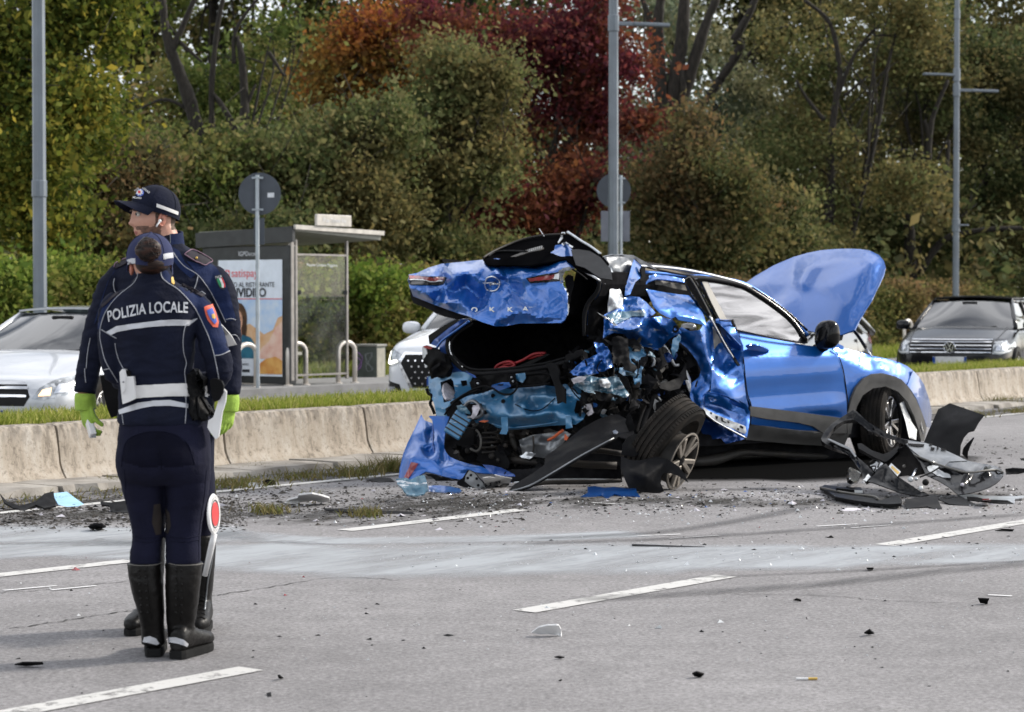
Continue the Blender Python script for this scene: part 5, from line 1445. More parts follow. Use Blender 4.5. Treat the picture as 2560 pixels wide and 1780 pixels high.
# -- boot lid, twisted and hanging
tg = PL3((1020,685,18.25),(1437,650,17.45),(1240,812,17.62))
lid = sh('boot_lid',ZA((100,580),(200,560),(330,500),(480,455),(700,435),(830,420),(940,410),(1010,402),(1110,393),(1160,402),(1250,392),(1390,398),(1480,410),(1600,390),(1700,345),(1770,300),(1780,245),(1860,232),(1900,222),(1960,275),(2015,340),(2015,480),(1960,500),(1880,520),(1850,560),(1860,690),(1885,740),(1915,800),(1918,1000),(1890,1100),(1840,1135),(1600,1140),(1370,1142),(1220,1170),(1100,1175),(940,1125),(790,1060),(650,1020),(400,930),(150,830),(105,710)),tg,ZA((100,580,-.03),(200,560,-.10),(330,500,-.15),(480,455,-.18),(700,435,-.17),(940,410,-.18),(1250,392,-.17),(1600,390,-.20),(1900,225,-.26),(2015,340,-.17),(100,605,.03),(350,590,.06),(620,578,.07),(760,548,.03),(850,572,.06),(1110,560,.06),(1250,620,-.03),(1400,600,.05),(1600,560,.04),(1800,530,.02),(2015,480,-.02),(1000,470,-.04),(1120,480,-.10),(1380,520,.0),(1320,460,-.11),(300,660,.03),(520,720,-.02),(640,600,.07),(760,720,-.06),(950,890,-.10),(900,660,.02),(1060,690,-.01),(1180,870,.01),(1300,760,-.07),(1200,640,-.06),(1450,760,.01),(1700,700,-.01),(1870,800,-.02),(1700,930,.03),(1430,900,-.01),(1400,1000,.05),(1000,920,.04),(690,900,.06),(600,800,-.04),(850,1050,.08),(1230,1150,-.03),(1240,1060,.06),(1100,1110,.06),(1600,1080,.06),(1600,1135,.0),(1890,1080,.0),(110,715,.07),(300,800,.10),(520,900,.08),(150,825,-.02),(400,925,-.03),(650,1015,.0)),'blue_scraped',step=6,th=.018,crumple=.03,csc=6,seed=3,amp=1.5,rough_edge=0)
sharp(lid,28)
lb = bvh_of(lid); LB = on_bvh(lb,tg,.006); LB2 = on_bvh(lb,tg,.012)
tl = sh('tail_lamp',ZA((102,595),(300,603),(535,612),(500,690),(440,706),(102,700)),LB,None,'gloss_black',step=5,th=.006,parent=lid)
sh('lamp_lens',ZA((104,602),(300,612),(515,625),(492,655),(300,645),(104,638)),LB2,None,'red_lens',step=5,th=.006,parent=tl)
sh('lamp_strip',ZA((104,642),(300,649),(488,658),(478,668),(300,660),(104,653)),LB2,None,'clear_lens',step=4,th=.004,parent=tl)
tl = sh('tail_lamp',ZA((1445,622),(1640,580),(1840,548),(1850,655),(1700,668),(1500,682)),LB,None,'gloss_black',step=5,th=.008,parent=lid)
sh('lamp_lens',ZA((1475,625),(1640,600),(1785,578),(1770,632),(1640,645),(1492,658)),LB2,None,'red_lens',step=5,th=.006,parent=tl)
sh('broken_lens',ZA((1785,578),(1838,570),(1832,640),(1770,634)),LB2,None,'clear_lens',step=5,th=.006,parent=tl,crumple=.01,csc=15)
sh('torn_edge',ZA((1820,545),(1870,520),(2005,490),(1960,520),(1890,545),(1870,600),(1880,670),(1850,690),(1840,600)),LB2,None,'grey_metal',step=4,crumple=.03,csc=12,th=.003,parent=lid)
sh('torn_edge',ZA((1860,240),(1905,205),(1990,260),(1975,275),(1915,240),(1880,262)),LB2,None,'pale_metal',step=4,crumple=.02,csc=12,th=.003,parent=lid)
# round emblem with a flash through it, and the letters
ring = [LB(*ZA.one(1060+84*math.cos(a),688+88*math.sin(a))) for a in np.linspace(0,2*math.pi,40)]
mb = MB(); mb.tube(ring,.0065,8,cap=False); emb = mb.build('emblem',M['silver'],lid,smooth=True)
tb('emblem_flash',LB,ZA((955,676),(1030,672),(1095,667),(1075,682),(1030,690),(1090,693),(1165,694)),[.003,.006,.008,.008,.008,.006,.003],'silver',.002,6,emb,0)
def lid_letters():
 xdir = (tg(*ZA.one(1500,985))-tg(*ZA.one(800,998))).normalized(); n_ = (tg(*ZA.one(800,998))-CAM).normalized()
 for ch, x, y in (('O',852,995),('K',1055,990),('K',1265,990),('A',1440,985)):
  me = text_mesh(ch,.052,.003,bold=.0012); o3 = LB(*ZA.one(x,y)); up = Vector((0,0,1))
  for v in me.vertices:v.co = o3+xdir*v.co.x*1.5+up*v.co.y+(CAM-o3).normalized()*(v.co.z+.003)
  link('letter',me,M['silver'],lid)
lid_letters()
sh('boot_lid_underside',ZA((110,720),(150,830),(400,930),(650,1020),(790,1062),(660,1085),(520,1060),(400,1020),(350,985),(200,925),(150,905),(120,830)),PL3((1020,700,18.35),(1437,660,17.6),(1150,790,17.95)),None,'plastic',step=6,crumple=.03,th=.02,parent=lid)
# rear window and spoiler thrown up behind the lid
RWd = PL3((1200,650,18.15),(1480,610,17.95),(1330,585,18.65))
rw = sh('rear_window',ZA((950,402),(1040,340),(1200,258),(1400,180),(1600,138),(1760,122),(1880,118),(1965,125),(2060,185),(2190,268),(2300,345),(2400,450),(2300,600),(2040,520),(1900,400),(1500,470),(1000,470)),RWd,ZA((1400,180,-.1),(1900,118,-.1),(1500,400,.1),(2200,400,.02)),'black_glass',step=8,th=.012,crumple=.01)
RWB = on_bvh(bvh_of(rw),RWd,.008)
sh('spoiler_slot',ZA((1400,335),(1470,300),(1630,258),(1655,290),(1600,312),(1480,335),(1330,385),(1270,385)),RWB,None,'dark_metal',step=5,th=.006,parent=rw)
for k in range(7):
 x = 1480+k*23; tb('slot_rib',RWB,ZA((x,332-k*6),(x+14,298-k*6)),.003,'grey_metal',.008,4,rw,0)
tb('wiper',RWB,ZA((1010,385),(1090,335),(1250,322),(1460,330)),.010,'plastic',.01,6,rw)
tb('spoiler_edge',RWB,ZA((1925,92),(1985,140),(2080,195),(2190,270),(2300,350)),.012,'pale_metal',.012,6,rw)
tb('spoiler_edge',RWB,ZA((960,398),(1050,335),(1200,254),(1400,177),(1600,135),(1760,120),(1880,116)),.009,'dark_metal',.01,6,rw)
tb('aerial',RWd,ZA((1600,55),(1628,100),(1655,140)),.0035,'silver',.02,5,rw)
sh('washer_nozzle',ZA((1855,95),(1890,92),(1895,110),(1870,120),(1870,170),(1820,230),(1812,220),(1850,150)),RWB,None,'pale_metal',step=4,th=.006,parent=rw)
sh('lid_inner_panel',ZA((1960,290),(2050,290),(2180,310),(2300,380),(2420,520),(2440,640),(2300,620),(2120,500),(2020,470)),RWd,ZA((2000,300,.1),(2300,400,.06),(2300,600,.12)),'plastic',step=7,crumple=.03,th=.006)
tb('gas_strut',DD(17.75),ZA((1990,455),(2130,550),(2300,655)),[.012,.012,.009],'silver',0,8)
tb('gas_strut',DD(17.8),ZA((1960,505),(2060,570),(2150,640)),.007,'plastic',0,6)
sh('corner_trim',ZA((480,398),(520,400),(640,412),(710,425),(690,440),(560,440),(500,448)),DD(18.35),None,'gloss_black',step=5,th=.03)
sh('hinge_arm',ZA((1890,620),(1930,580),(1990,600),(2000,700),(1960,830),(1940,900),(1935,800),(1900,700)),DD(17.75),None,'plastic_dust',step=6,crumple=.03,th=.015)
# -- left rear corner and lamp carrier
sh('left_pillar',Z1((192,632),(345,540),(415,543),(335,600),(290,655),(296,740),(352,802),(430,830),(445,850),(330,835),(215,855),(250,690),(200,672)),REAR,Z1((200,640,-.08),(340,560,-.05),(290,660,.02),(230,800,-.05),(300,760,.02),(400,840,.02)),'blue_dark',step=6,crumple=.02,th=.01)
sh('side_window_edge',Z1((190,628),(250,588),(345,538),(352,548),(290,590),(215,650),(196,672)),REARO(.02),None,'gloss_black',step=5,th=.02)
tb('pillar_ridge',REARO(.03),Z1((405,552),(330,606),(262,655),(232,700)),.012,'blue',0,6)
lc = sh('lamp_carrier',Z1((160,690),(178,680),(215,690),(262,715),(300,740),(312,790),(283,832),(205,856),(190,790),(165,772)),REARO(.06),Z1((165,700,.0),(230,760,.08),(300,780,.03),(220,850,.02)),'plastic',step=5,crumple=.05,csc=9,th=.05)
sh('lamp_lens',Z1((158,690),(172,684),(185,720),(190,790),(172,786),(160,740)),REARO(.10),None,'clear_lens',step=4,th=.015,parent=lc)
sh('lamp_lens',Z1((160,686),(180,678),(214,690),(205,700),(180,696)),REARO(.11),None,'red_lens',step=4,th=.012,parent=lc)
for a in (((258,718),(275,728),(282,768),(264,758)),((205,800),(248,770),(252,782),(212,812))):
 sh('carrier_slot',Z1(*a),REARO(.15),None,'pit',step=4,th=.004,parent=lc)
rp_hole = ZC((458,440),(560,402),(582,430),(600,540),(560,615),(492,632),(480,560))
sh('rear_corner_panel',ZC((345,385),(480,365),(640,338),(700,345),(765,390),(745,430),(770,560),(700,590),(620,620),(505,690),(520,765),(425,765),(400,650),(350,510)),REARO(.02),ZC((360,400,-.06),(420,560,.0),(450,740,.02),(540,380,.02),(640,480,.03),(740,420,.01),(760,560,-.02),(560,660,.03)),'primer',step=5,crumple=.02,csc=7,th=.006,holes=[rp_hole,ZC((650,425),(710,420),(715,470),(665,480))])
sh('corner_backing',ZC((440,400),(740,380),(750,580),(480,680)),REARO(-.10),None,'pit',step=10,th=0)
sh('foam_lump',ZC((495,450),(530,440),(560,478),(590,462),(620,520),(600,575),(560,605),(520,590),(492,540)),REARO(.0),ZC((540,520,.05),(500,460,0),(600,570,0)),'foam',step=3,crumple=.04,csc=14,th=.02,rough_edge=2)
tb('torn_gasket',REARO(0),ZC((330,500),(345,545),(372,560),(380,600),(362,640),(385,690),(405,740)),.014,'plastic',.02,6)
# boot seal and sill
tb('boot_seal',REAR,Z1((412,547),(335,600),(292,655),(298,725),(355,795),(430,826),(600,818),(800,793),(960,748),(1058,692)),.017,'seal',.01,8)
tb('boot_seal',REAR,Z1((425,565),(352,612),(312,662),(318,722),(372,780),(440,806),(600,800),(790,775),(940,735)),.010,'seal',-.02,8)
tb('boot_seal',REAR,Z1((1086,300),(1088,360),(1072,405),(1035,450),(1014,500),(1008,560),(1010,630)),[.014,.016,.018,.018,.018,.016,.014],'seal',.03,8)
tb('jump_cable',REARO(-.12),ZC((972,322),(1000,280),(1060,250),(1130,245),(1165,275),(1120,300),(1060,292),(1010,312)),.012,'red_cable',0,6)
tb('jump_cable',REARO(-.14),ZC((1040,270),(1150,262),(1250,225),(1350,170),(1460,162)),.012,'red_cable',0,6)
tb('jump_cable',REARO(-.16),ZC((1300,215),(1380,190),(1440,178)),.010,'red_cable',0,6)
sh('boot_floor_edge',ZC((1160,300),(1300,240),(1480,165),(1500,175),(1340,260),(1220,310)),REARO(-.05),None,'plastic_dust',step=6,th=.01)
# -- crushed rear panel and what hangs from it
rp = sh('rear_panel',ZC((640,600),(720,572),(800,552),(960,508),(1180,498),(1320,480),(1450,468),(1560,480),(1640,455),(1790,478),(1800,560),(1782,620),(1805,650),(1842,730),(1815,795),(1745,842),(1500,852),(1250,882),(1100,892),(1000,870),(955,840),(870,805),(800,830),(780,800),(830,740),(700,690)),REARO(.08),ZC((700,620,.0),(800,560,-.03),(960,510,-.05),(1180,500,-.06),(1450,470,-.06),(1790,480,-.08),(850,640,.07),(1050,590,.10),(1060,680,.16),(1160,640,.08),(1240,660,.20),(1250,760,.19),(1110,770,.17),(950,760,.14),(1100,890,.02),(1300,560,.06),(1450,560,.07),(1380,680,.03),(1500,640,.06),(1420,740,.16),(1560,720,.10),(1650,680,.05),(1600,780,.14),(1740,740,.10),(1750,600,-.02),(1840,740,.02),(1500,850,.0),(1250,880,.0),(880,800,.03),(700,690,.03)),'primer',step=5,crumple=.035,csc=5.5,th=.005,seed=9)
RP = on_bvh(bvh_of(rp),REARO(.12),.008)
for pts in (((1035,770),(1100,770),(1102,900),(1085,935),(1022,930),(1042,880)),((1650,760),(1700,760),(1712,870),(1650,882))):
 sh('bracket_tab',ZC(*pts),REARO(.22),None,'primer',step=5,th=.004,crumple=.02,parent=rp)
for c in ((1072,855),(1676,858),(895,722),(965,575),(1060,625)):
 q = RP(*ZC.one(*c)); mb = MB(); mb.lathe([(0,.006),(.018,.006),(.018,0)],q,(CAM-q),12); mb.build('panel_bolt',M['pit'],rp)
tb('panel_crease',RP,ZC((960,830),(1100,862),(1300,850),(1500,822),(1700,790)),.008,'primer',.0,6,rp)
sh('rear_trim',ZC((735,440),(800,395),(900,372),(1150,358),(1350,335),(1470,318),(1500,400),(1460,440),(1300,475),(1195,452),(1120,470),(950,470),(900,520),(820,552),(765,552)),REARO(.16),None,'plastic',step=6,crumple=.05,csc=8,th=.02,seed=5)
for c, r in (((815,450),36),((1150,430),40),((1135,392),32)):
 q = REARO(.22)(*ZC.one(*c)); rad = r/3.8*q.y/FPX
 mb = MB(); mb.lathe([(rad,-.03),(rad,.02),(rad*.7,.024),(rad*.35,.008),(0,.008)],q,(CAM-q),16); mb.build('trim_socket',M['plastic_dust'],car,smooth=True,sharp_at=30)
 mb = MB(); mb.ball(q+(CAM-q).normalized()*.02,.011); mb.build('bolt',M['pale_metal'],car,smooth=True)
sh('blue_patch',ZC((1175,360),(1265,350),(1270,400),(1240,445),(1180,420)),REARO(.19),None,'primer',step=5,th=.004,crumple=.02)
sh('blue_patch',ZC((930,470),(1040,440),(1120,440),(1130,480),(1020,520),(940,500)),REARO(.17),None,'blue',step=5,th=.004,crumple=.03)
sh('latch_post',ZC((1462,262),(1520,250),(1562,268),(1590,330),(1585,400),(1612,470),(1642,500),(1645,640),(1610,620),(1570,640),(1545,480),(1500,360)),REARO(.30),ZC((1500,280,-.05),(1600,560,.06)),'plastic',step=5,th=.02,crumple=.015)
tb('cable',REARO(.26),ZC((500,750),(540,690),(620,600),(720,535),(820,490),(890,478),(960,500),(1040,548),(1130,552),(1190,490),(1185,430)),.009,'plastic',0,6)
tb('cable',REARO(.20),ZC((560,640),(700,560),(850,505)),.014,'plastic',0,6)
tb('cable',RP,ZC((1180,650),(1260,695),(1360,720),(1450,690),(1550,590)),.0045,'plastic',.006,5)
tb('cable',REARO(.2),ZC((1200,480),(1350,470),(1500,450)),.011,'plastic',0,6)
tb('cable',REARO(.18),ZC((1260,370),(1400,350),(1480,360),(1580,400),(1650,390)),.012,'plastic',0,6)
# ribbed crash box and its torn mouth
q0, q1 = REARO(.22)(*ZC.one(690,740)), REARO(.30)(*ZC.one(560,950))
mb = MB(); mb.bar(q0,q1,.15,.10,(CAM-q0)); cb = bevel(mb.build('crash_box',M['primer'],car),.012)
for k in range(4):
 a = q0.lerp(q1,.22+.2*k); d = (q1-q0).normalized()
 mb = MB(); mb.bar(a-d*.006,a+d*.006,.158,.108,(CAM-q0)); mb.build('crash_box_rib',M['dark_metal'],cb)
q = REARO(.24)(*ZC.one(760,700))
ringp = [q+(REARO(.24)(*ZC.one(760+95*math.cos(a),705+78*math.sin(a)))-q)*(1+.12*math.sin(3*a)) for a in np.linspace(0,2*math.pi,28)]
mb = MB(); mb.tube(ringp,.014,7,cap=False); mb.build('torn_ring',M['grey_metal'],car,smooth=True)
sh('torn_mouth',ZC((640,655),(700,640),(850,640),(860,740),(800,800),(700,760)),REARO(.18),None,'pit',step=6,th=.004)
sh('torn_flap',ZC((612,660),(660,650),(720,700),(745,745),(700,735),(650,725),(625,700)),REARO(.28),ZC((660,690,.05)),'primer2',step=4,crumple=.05,csc=14,th=.003,rough_edge=2)
sh('torn_flap',ZC((770,660),(820,650),(835,690),(800,760),(770,790),(745,770),(765,720)),REARO(.26),ZC((800,700,.04)),'foam',step=4,crumple=.05,csc=14,th=.003,rough_edge=2)
sh('reflex_strip',ZC((820,812),(870,798),(920,806),(880,822)),REARO(.24),None,'orange',step=4,th=.004)
# -- machinery under the boot
def coil(c,r,h,turns,rad,m='dark_metal',ax=Vector((0,0,1))):
 x = ax.orthogonal().normalized(); y = ax.cross(x)
 pts = [c+ax*(h*(t/60-.5))+(x*math.cos(2*math.pi*turns*t/60)+y*math.sin(2*math.pi*turns*t/60))*r for t in range(61)]
 mb = MB(); mb.tube(pts,rad,6); return mb.build('coil_spring',M[m],car,smooth=True)
coil(REARO(-.05)(*ZC.one(945,1010)),.075,.20,5,.010)
tb('hose',REARO(.12),ZC((745,1070),(800,1095),(838,1060),(845,990),(830,930),(800,890)),.010,'hose',0,6)
sh('side_box',ZC((605,900),(700,870),(775,880),(775,1030),(700,1042),(620,1040)),REARO(.02),ZC((690,960,.05)),'plastic_dust',step=8,th=.05)
sh('heat_shield',ZC((1205,990),(1330,940),(1460,925),(1640,900),(1700,930),(1640,1000),(1560,1090),(1450,1160),(1240,1130)),REARO(-.02),ZC((1220,1050,.0),(1400,1020,.10),(1600,980,.06),(1340,950,-.03),(1350,1120,.02)),'grey_metal',step=6,crumple=.05,csc=7,th=.004)
tb('shield_seam',REARO(.06),ZC((1340,950),(1345,1050),(1335,1130)),.008,'dark_metal',0,6)
sh('foil_scrap',ZC((1215,1140),(1270,1100),(1330,1105),(1365,1120),(1310,1168),(1260,1160)),REARO(.14),None,'pale_metal',step=5,crumple=.05,csc=12,th=.003,rough_edge=2)
tb('orange_conduit',REARO(.12),ZC((1480,990),(1530,965),(1570,935),(1625,895)),.012,'orange',0,6)
sh('orange_clip',ZC((1640,930),(1672,965),(1655,992),(1635,985)),REARO(.16),None,'orange',step=4,th=.01)
tb('control_arm',REARO(-.1),ZC((1080,1170),(1300,1190),(1450,1200),(1650,1180)),[.035,.03,.03,.02],'dark_metal',0,8)
tb('control_arm',REARO(-.15),ZC((640,1110),(820,1120),(1080,1110),(1200,1180)),[.03,.03,.04,.03],'dark_metal',0,8)
tb('shock_absorber',REARO(-.1),ZC((1040,900),(1055,1010),(1040,1110)),[.03,.035,.02],'plastic_dust',0,8)
tb('shock_absorber',REARO(-.1),ZC((1130,920),(1160,1020),(1190,1080)),[.02,.03,.02],'dark_metal',0,8)
for c, r in (((1140,945),.022),((1080,1040),.02),((950,1140),.03),((720,1090),.025),((1010,1180),.02)):
 mb = MB(); mb.ball(REARO(.0)(*ZC.one(*c)),r,8,6); mb.build('bushing',M['dark_metal'],car,smooth=True)
sh('axle_shell',ZC((830,1080),(1060,1090),(1120,1200),(1100,1260),(900,1240),(800,1180)),REARO(-.08),ZC((960,1150,.08)),'plastic_dust',step=8,crumple=.05,th=.02)
tb('tail_pipe',DD(17.2),Z1((610,1432),(800,1402),(1000,1398),(1200,1390)),.016,'dark_metal',0,7)
tb('tail_pipe',DD(17.3),Z1((640,1400),(800,1385),(1010,1381),(1200,1386)),.006,'pale_metal',0,7)
sh('under_shield',Z1((560,1340),(800,1320),(1010,1300),(1200,1310),(1210,1400),(900,1430),(620,1440)),DD(17.6),None,'pit',step=10,crumple=.08,th=.01)
tb('subframe_bar',DD(17.5),Z1((820,1270),(960,1300),(1180,1310)),.03,'dark_metal',0,8)
tb('subframe_bar',DD(17.55),Z1((900,1250),(1060,1230),(1220,1250)),.022,'dark_metal',0,8)
# -- rear bumper hanging at the left
bp = PL3((1050,1040,18.55),(1000,1195,17.98),(1230,1190,17.72))
bmp = sh('rear_bumper',ZC((278,742),(290,770),(310,800),(385,830),(382,800),(350,765),(355,758),(430,758),(545,765),(515,860),(498,960),(495,1060),(515,1105),(545,1145),(620,1180),(720,1212),(850,1240),(900,1265),(945,1305),(860,1302),(780,1292),(710,1345),(640,1362),(500,1335),(400,1305),(320,1288),(240,1335),(180,1362),(120,1362),(62,1352),(75,1250),(105,1120),(150,1010),(215,880)),bp,ZC((280,760,-.06),(200,950,.03),(110,1150,.04),(65,1340,-.06),(300,900,.06),(260,1060,.09),(330,1040,.06),(365,960,-.06),(350,1100,-.05),(400,860,-.04),(420,1000,.04),(430,1110,.07),(500,800,.02),(490,1000,.0),(180,1170,.12),(360,1180,.10),(520,1170,-.01),(600,1230,.10),(460,1260,.05),(700,1250,.12),(640,1330,.02),(850,1260,.06),(150,1300,.05),(330,1270,.02)),'blue',step=5.5,th=.01,crumple=.008,csc=6)
BM = on_bvh(bvh_of(bmp),bp,.004)
sh('reflector_recess',ZC((150,1185),(265,1212),(220,1300),(150,1362),(95,1352)),BM,None,'blue_dark',step=5,th=.003,parent=bmp)
sh('reflector',ZC((185,1205),(250,1215),(205,1290),(158,1358),(122,1348),(160,1270)),on_bvh(bvh_of(bmp),bp,.010),None,'red_lens',step=5,th=.006,parent=bmp)
tb('bumper_seam',BM,ZC((385,830),(395,920),(388,1020),(402,1100),(450,1160)),.006,'blue_dark',.0,6,bmp)
sh('bumper_inner',ZC((860,1222),(940,1228),(1040,1252),(1130,1298),(1200,1330),(1140,1352),(1040,1335),(940,1305)),DD(17.6),None,'blue_dark',step=6,crumple=.04,th=.006)
sh('bumper_mesh',ZC((300,1305),(420,1320),(560,1360),(640,1370),(620,1410),(520,1390),(440,1410),(400,1350),(340,1330)),DD(17.75),None,'plastic',step=5,crumple=.05,csc=9,th=.01,rough_edge=2)
sh('plate_bracket',ZC((618,1385),(670,1350),(722,1268),(782,1290),(830,1345),(870,1382),(905,1440),(960,1455),(1060,1400),(1120,1400),(1080,1440),(1000,1478),(900,1488),(800,1478),(690,1440),(620,1412)),DD(17.15),ZC((700,1380,.02),(850,1440,.08),(1000,1470,.1),(1100,1410,.0)),'plastic_dust',step=5,crumple=.03,th=.012)
sh('bracket_tag',ZC((700,1330),(735,1275),(780,1300),(860,1390),(895,1450),(830,1460),(740,1420),(690,1380)),DD(17.08),ZC((780,1380,.03)),'grey_metal',step=5,crumple=.02,th=.004)
for c in ((820,1418),(805,1355),(720,1350),(750,1322)):
 mb = MB(); q = P(*ZC.one(*c),17.02); mb.lathe([(0,.004),(.011,.004),(.011,0)],q,(CAM-q),10); mb.build('bracket_hole',M['pit'],car)
npb = PL3((*ZC.one(870,1370),17.05),(*ZC.one(1130,1350),17.2),(*ZC.one(930,1450),17.0))
npl = sh('number_plate',ZC((862,1348),(930,1338),(990,1350),(975,1318),(1060,1338),(1142,1352),(1118,1398),(1020,1420),(965,1440),(893,1446)),npb,ZC((900,1400,.0),(1000,1380,.04),(1100,1370,.0)),'white_plate',step=5,crumple=.015,th=.003)
def plate_text():
 xd = (npb(*ZC.one(1000,1385))-npb(*ZC.one(890,1400))).normalized(); yd = (npb(*ZC.one(885,1360))-npb(*ZC.one(905,1440))).normalized()
 NB = on_bvh(bvh_of(npl),npb,.004)
 for ch, x, y in (('C',905,1400),('P',943,1392),('·',972,1392),('M',1005,1380)):
  me = text_mesh(ch,.10,0,bold=.003)
  o3 = NB(*ZC.one(x,y))
  for v in me.vertices:v.co = o3+xd*v.co.x*.75+yd*v.co.y+(CAM-o3).normalized()*.008
  link('plate_letter',me,M['ink'],npl)
plate_text()
# long black lower trim, torn off at one end
bl = PL3((*Z1.one(610,1448),16.85),(*Z1.one(1200,1060),17.45),(*Z1.one(1200,1160),17.1))
bt = sh('bumper_trim',Z1((606,1450),(640,1410),(740,1350),(800,1305),(805,1262),(900,1192),(1000,1112),(1080,1068),(1150,1042),(1190,1042),(1230,1066),(1262,1110),(1278,1160),(1240,1170),(1190,1158),(1000,1262),(850,1352),(720,1424),(625,1454)),bl,Z1((610,1448,.0),(800,1300,-.05),(820,1350,.05),(1000,1115,-.06),(950,1240,.06),(1150,1045,-.08),(1120,1150,.08),(1270,1150,-.05),(700,1400,.03)),'plastic_dust',step=6,th=.012,crumple=.008)
tb('trim_highlight',on_bvh(bvh_of(bt),bl,.006),Z1((612,1450),(722,1420),(850,1348),(1000,1258),(1165,1170)),.007,'grey_metal',.004,6,bt)  # grey tube paints the highlight along the lower edge
sh('trim_clip',Z1((1158,1130),(1172,1122),(1186,1132),(1180,1142),(1164,1142)),bl,Z1((1170,1130,.09)),'pale_metal',step=3,th=.006,parent=bt)
# -- right rear quarter: torn pillar, crushed flank
sh('roof_edge_torn',ZB((300,185),(400,160),(530,160),(640,172),(720,215),(850,290),(900,330),(840,310),(700,245),(640,210),(420,180),(335,200)),SIDEO(-.22),ZB((420,165,-.03),(640,190,.02),(850,300,.03)),'pale_metal',step=6,crumple=.02,th=.01)
sh('pillar_skin',ZB((310,190),(420,178),(530,190),(642,208),(612,310),(585,400),(548,520),(522,592),(470,500),(430,440),(405,350),(345,290)),SIDEO(-.12),ZB((330,200,-.05),(500,190,-.08),(450,300,.04),(560,400,.03),(520,580,.06),(620,220,-.02)),'grey_metal',step=5,crumple=.035,csc=7,th=.004,seed=6)
sh('pillar_flap',ZB((388,305),(412,360),(440,450),(500,570),(525,640),(512,740),(430,790),(355,825),(352,720),(372,600),(390,440)),SIDEO(.0),ZB((395,330,-.05),(400,600,.08),(470,600,.02),(440,700,.10),(510,660,.0),(360,800,.05)),'pale_metal',step=5,crumple=.035,csc=8,th=.004,seed=8)
sh('pillar_blue',ZB((642,214),(690,250),(735,290),(712,420),(655,470),(600,600),(540,622),(548,520),(590,390)),SIDEO(-.05),ZB((650,230,-.05),(720,300,-.12),(600,400,.05),(560,600,.06),(680,440,-.03)),'blue',step=5,crumple=.02,csc=7,th=.005)
sh('pillar_hook',ZB((720,330),(740,290),(768,295),(770,400),(745,450),(700,450),(730,400)),SIDEO(-.08),None,'seal',step=5,th=.02)
sh('pillar_inner',ZB((230,450),(300,380),(385,320),(392,450),(368,650),(345,800),(250,800),(300,880),(312,940),(302,1070),(240,1092),(180,1090),(130,1062),(128,740),(190,700),(240,600),(250,520)),SIDEO(-.18),ZB((380,330,-.05),(300,420,-.12),(340,600,.06),(240,650,-.06),(150,740,-.02),(230,790,.09),(340,790,.02),(150,900,.0),(220,940,-.06),(300,920,.05),(150,1050,.04),(290,1060,.08)),'blue',step=5,crumple=.02,csc=7,th=.006,seed=2)
q = SIDEO(-.10)(*ZB.one(212,1042)); mb = MB(); mb.lathe([(0,.01),(.045,.01),(.05,0)],q,(CAM-q),20); mb.build('rubber_plug',M['seal'],car,smooth=True,sharp_at=30)
tb('inner_rod',DD(17.95),ZB((0,285),(140,370),(270,450),(320,490)),[.012,.012,.010,.006],'silver',0,8)
mass = sh('crushed_quarter_panel',ZB((312,830),(360,800),(430,775),(505,748),(540,640),(600,620),(700,632),(780,690),(830,745),(882,805),(815,862),(930,848),(1060,878),(1100,915),(1172,1028),(1090,1065),(1030,1100),(960,1180),(905,1222),(800,1200),(700,1160),(600,1112),(525,1040),(430,1030),(360,1050),(302,1090),(310,940)),SIDEO(.08),ZB((540,650,-.20),(700,640,-.18),(780,700,-.10),(505,755,-.08),(620,740,.00),(740,760,.05),(770,840,.10),(640,850,.02),(700,960,.20),(330,835,.02),(420,820,.06),(310,1080,.10),(380,960,.12),(470,880,.00),(500,980,.20),(430,1020,.10),(600,1000,.22),(815,860,.0),(850,870,.10),(950,855,.06),(830,940,.0),(960,960,.16),(890,1020,-.02),(1060,885,.18),(1090,960,.10),(1165,1028,.16),(1050,1060,.06),(905,1215,-.14),(780,1100,.02),(700,1050,.12),(800,1190,-.12),(600,1105,-.06),(530,1040,.10)),'blue_scraped_more',step=4.5,crumple=.045,csc=7,th=.005,seed=12)
sharp(mass,32)
MS = on_bvh(bvh_of(mass),SIDEO(.1),.006)
sh('scraped_metal',ZB((340,830),(420,800),(540,800),(700,770),(770,800),(760,850),(700,850),(590,870),(520,900),(440,940),(370,900)),MS,None,mk:='primer2',step=4,th=.002,crumple=.012,csc=14,rough_edge=3,parent=mass)
sh('tear_edge',ZB((235,800),(275,825),(330,845),(350,870),(420,950),(470,950),(400,905),(360,860),(330,880),(300,850)),SIDEO(.18),None,'pale_metal',step=3,th=.003,crumple=.02,csc=14)
q = MS(*ZB.one(1102,990)); mb = MB(); mb.lathe([(.012,.004),(.028,.006),(.032,0)],q,(CAM-q),14); mb.build('fastener_hole',M['pit'],mass)
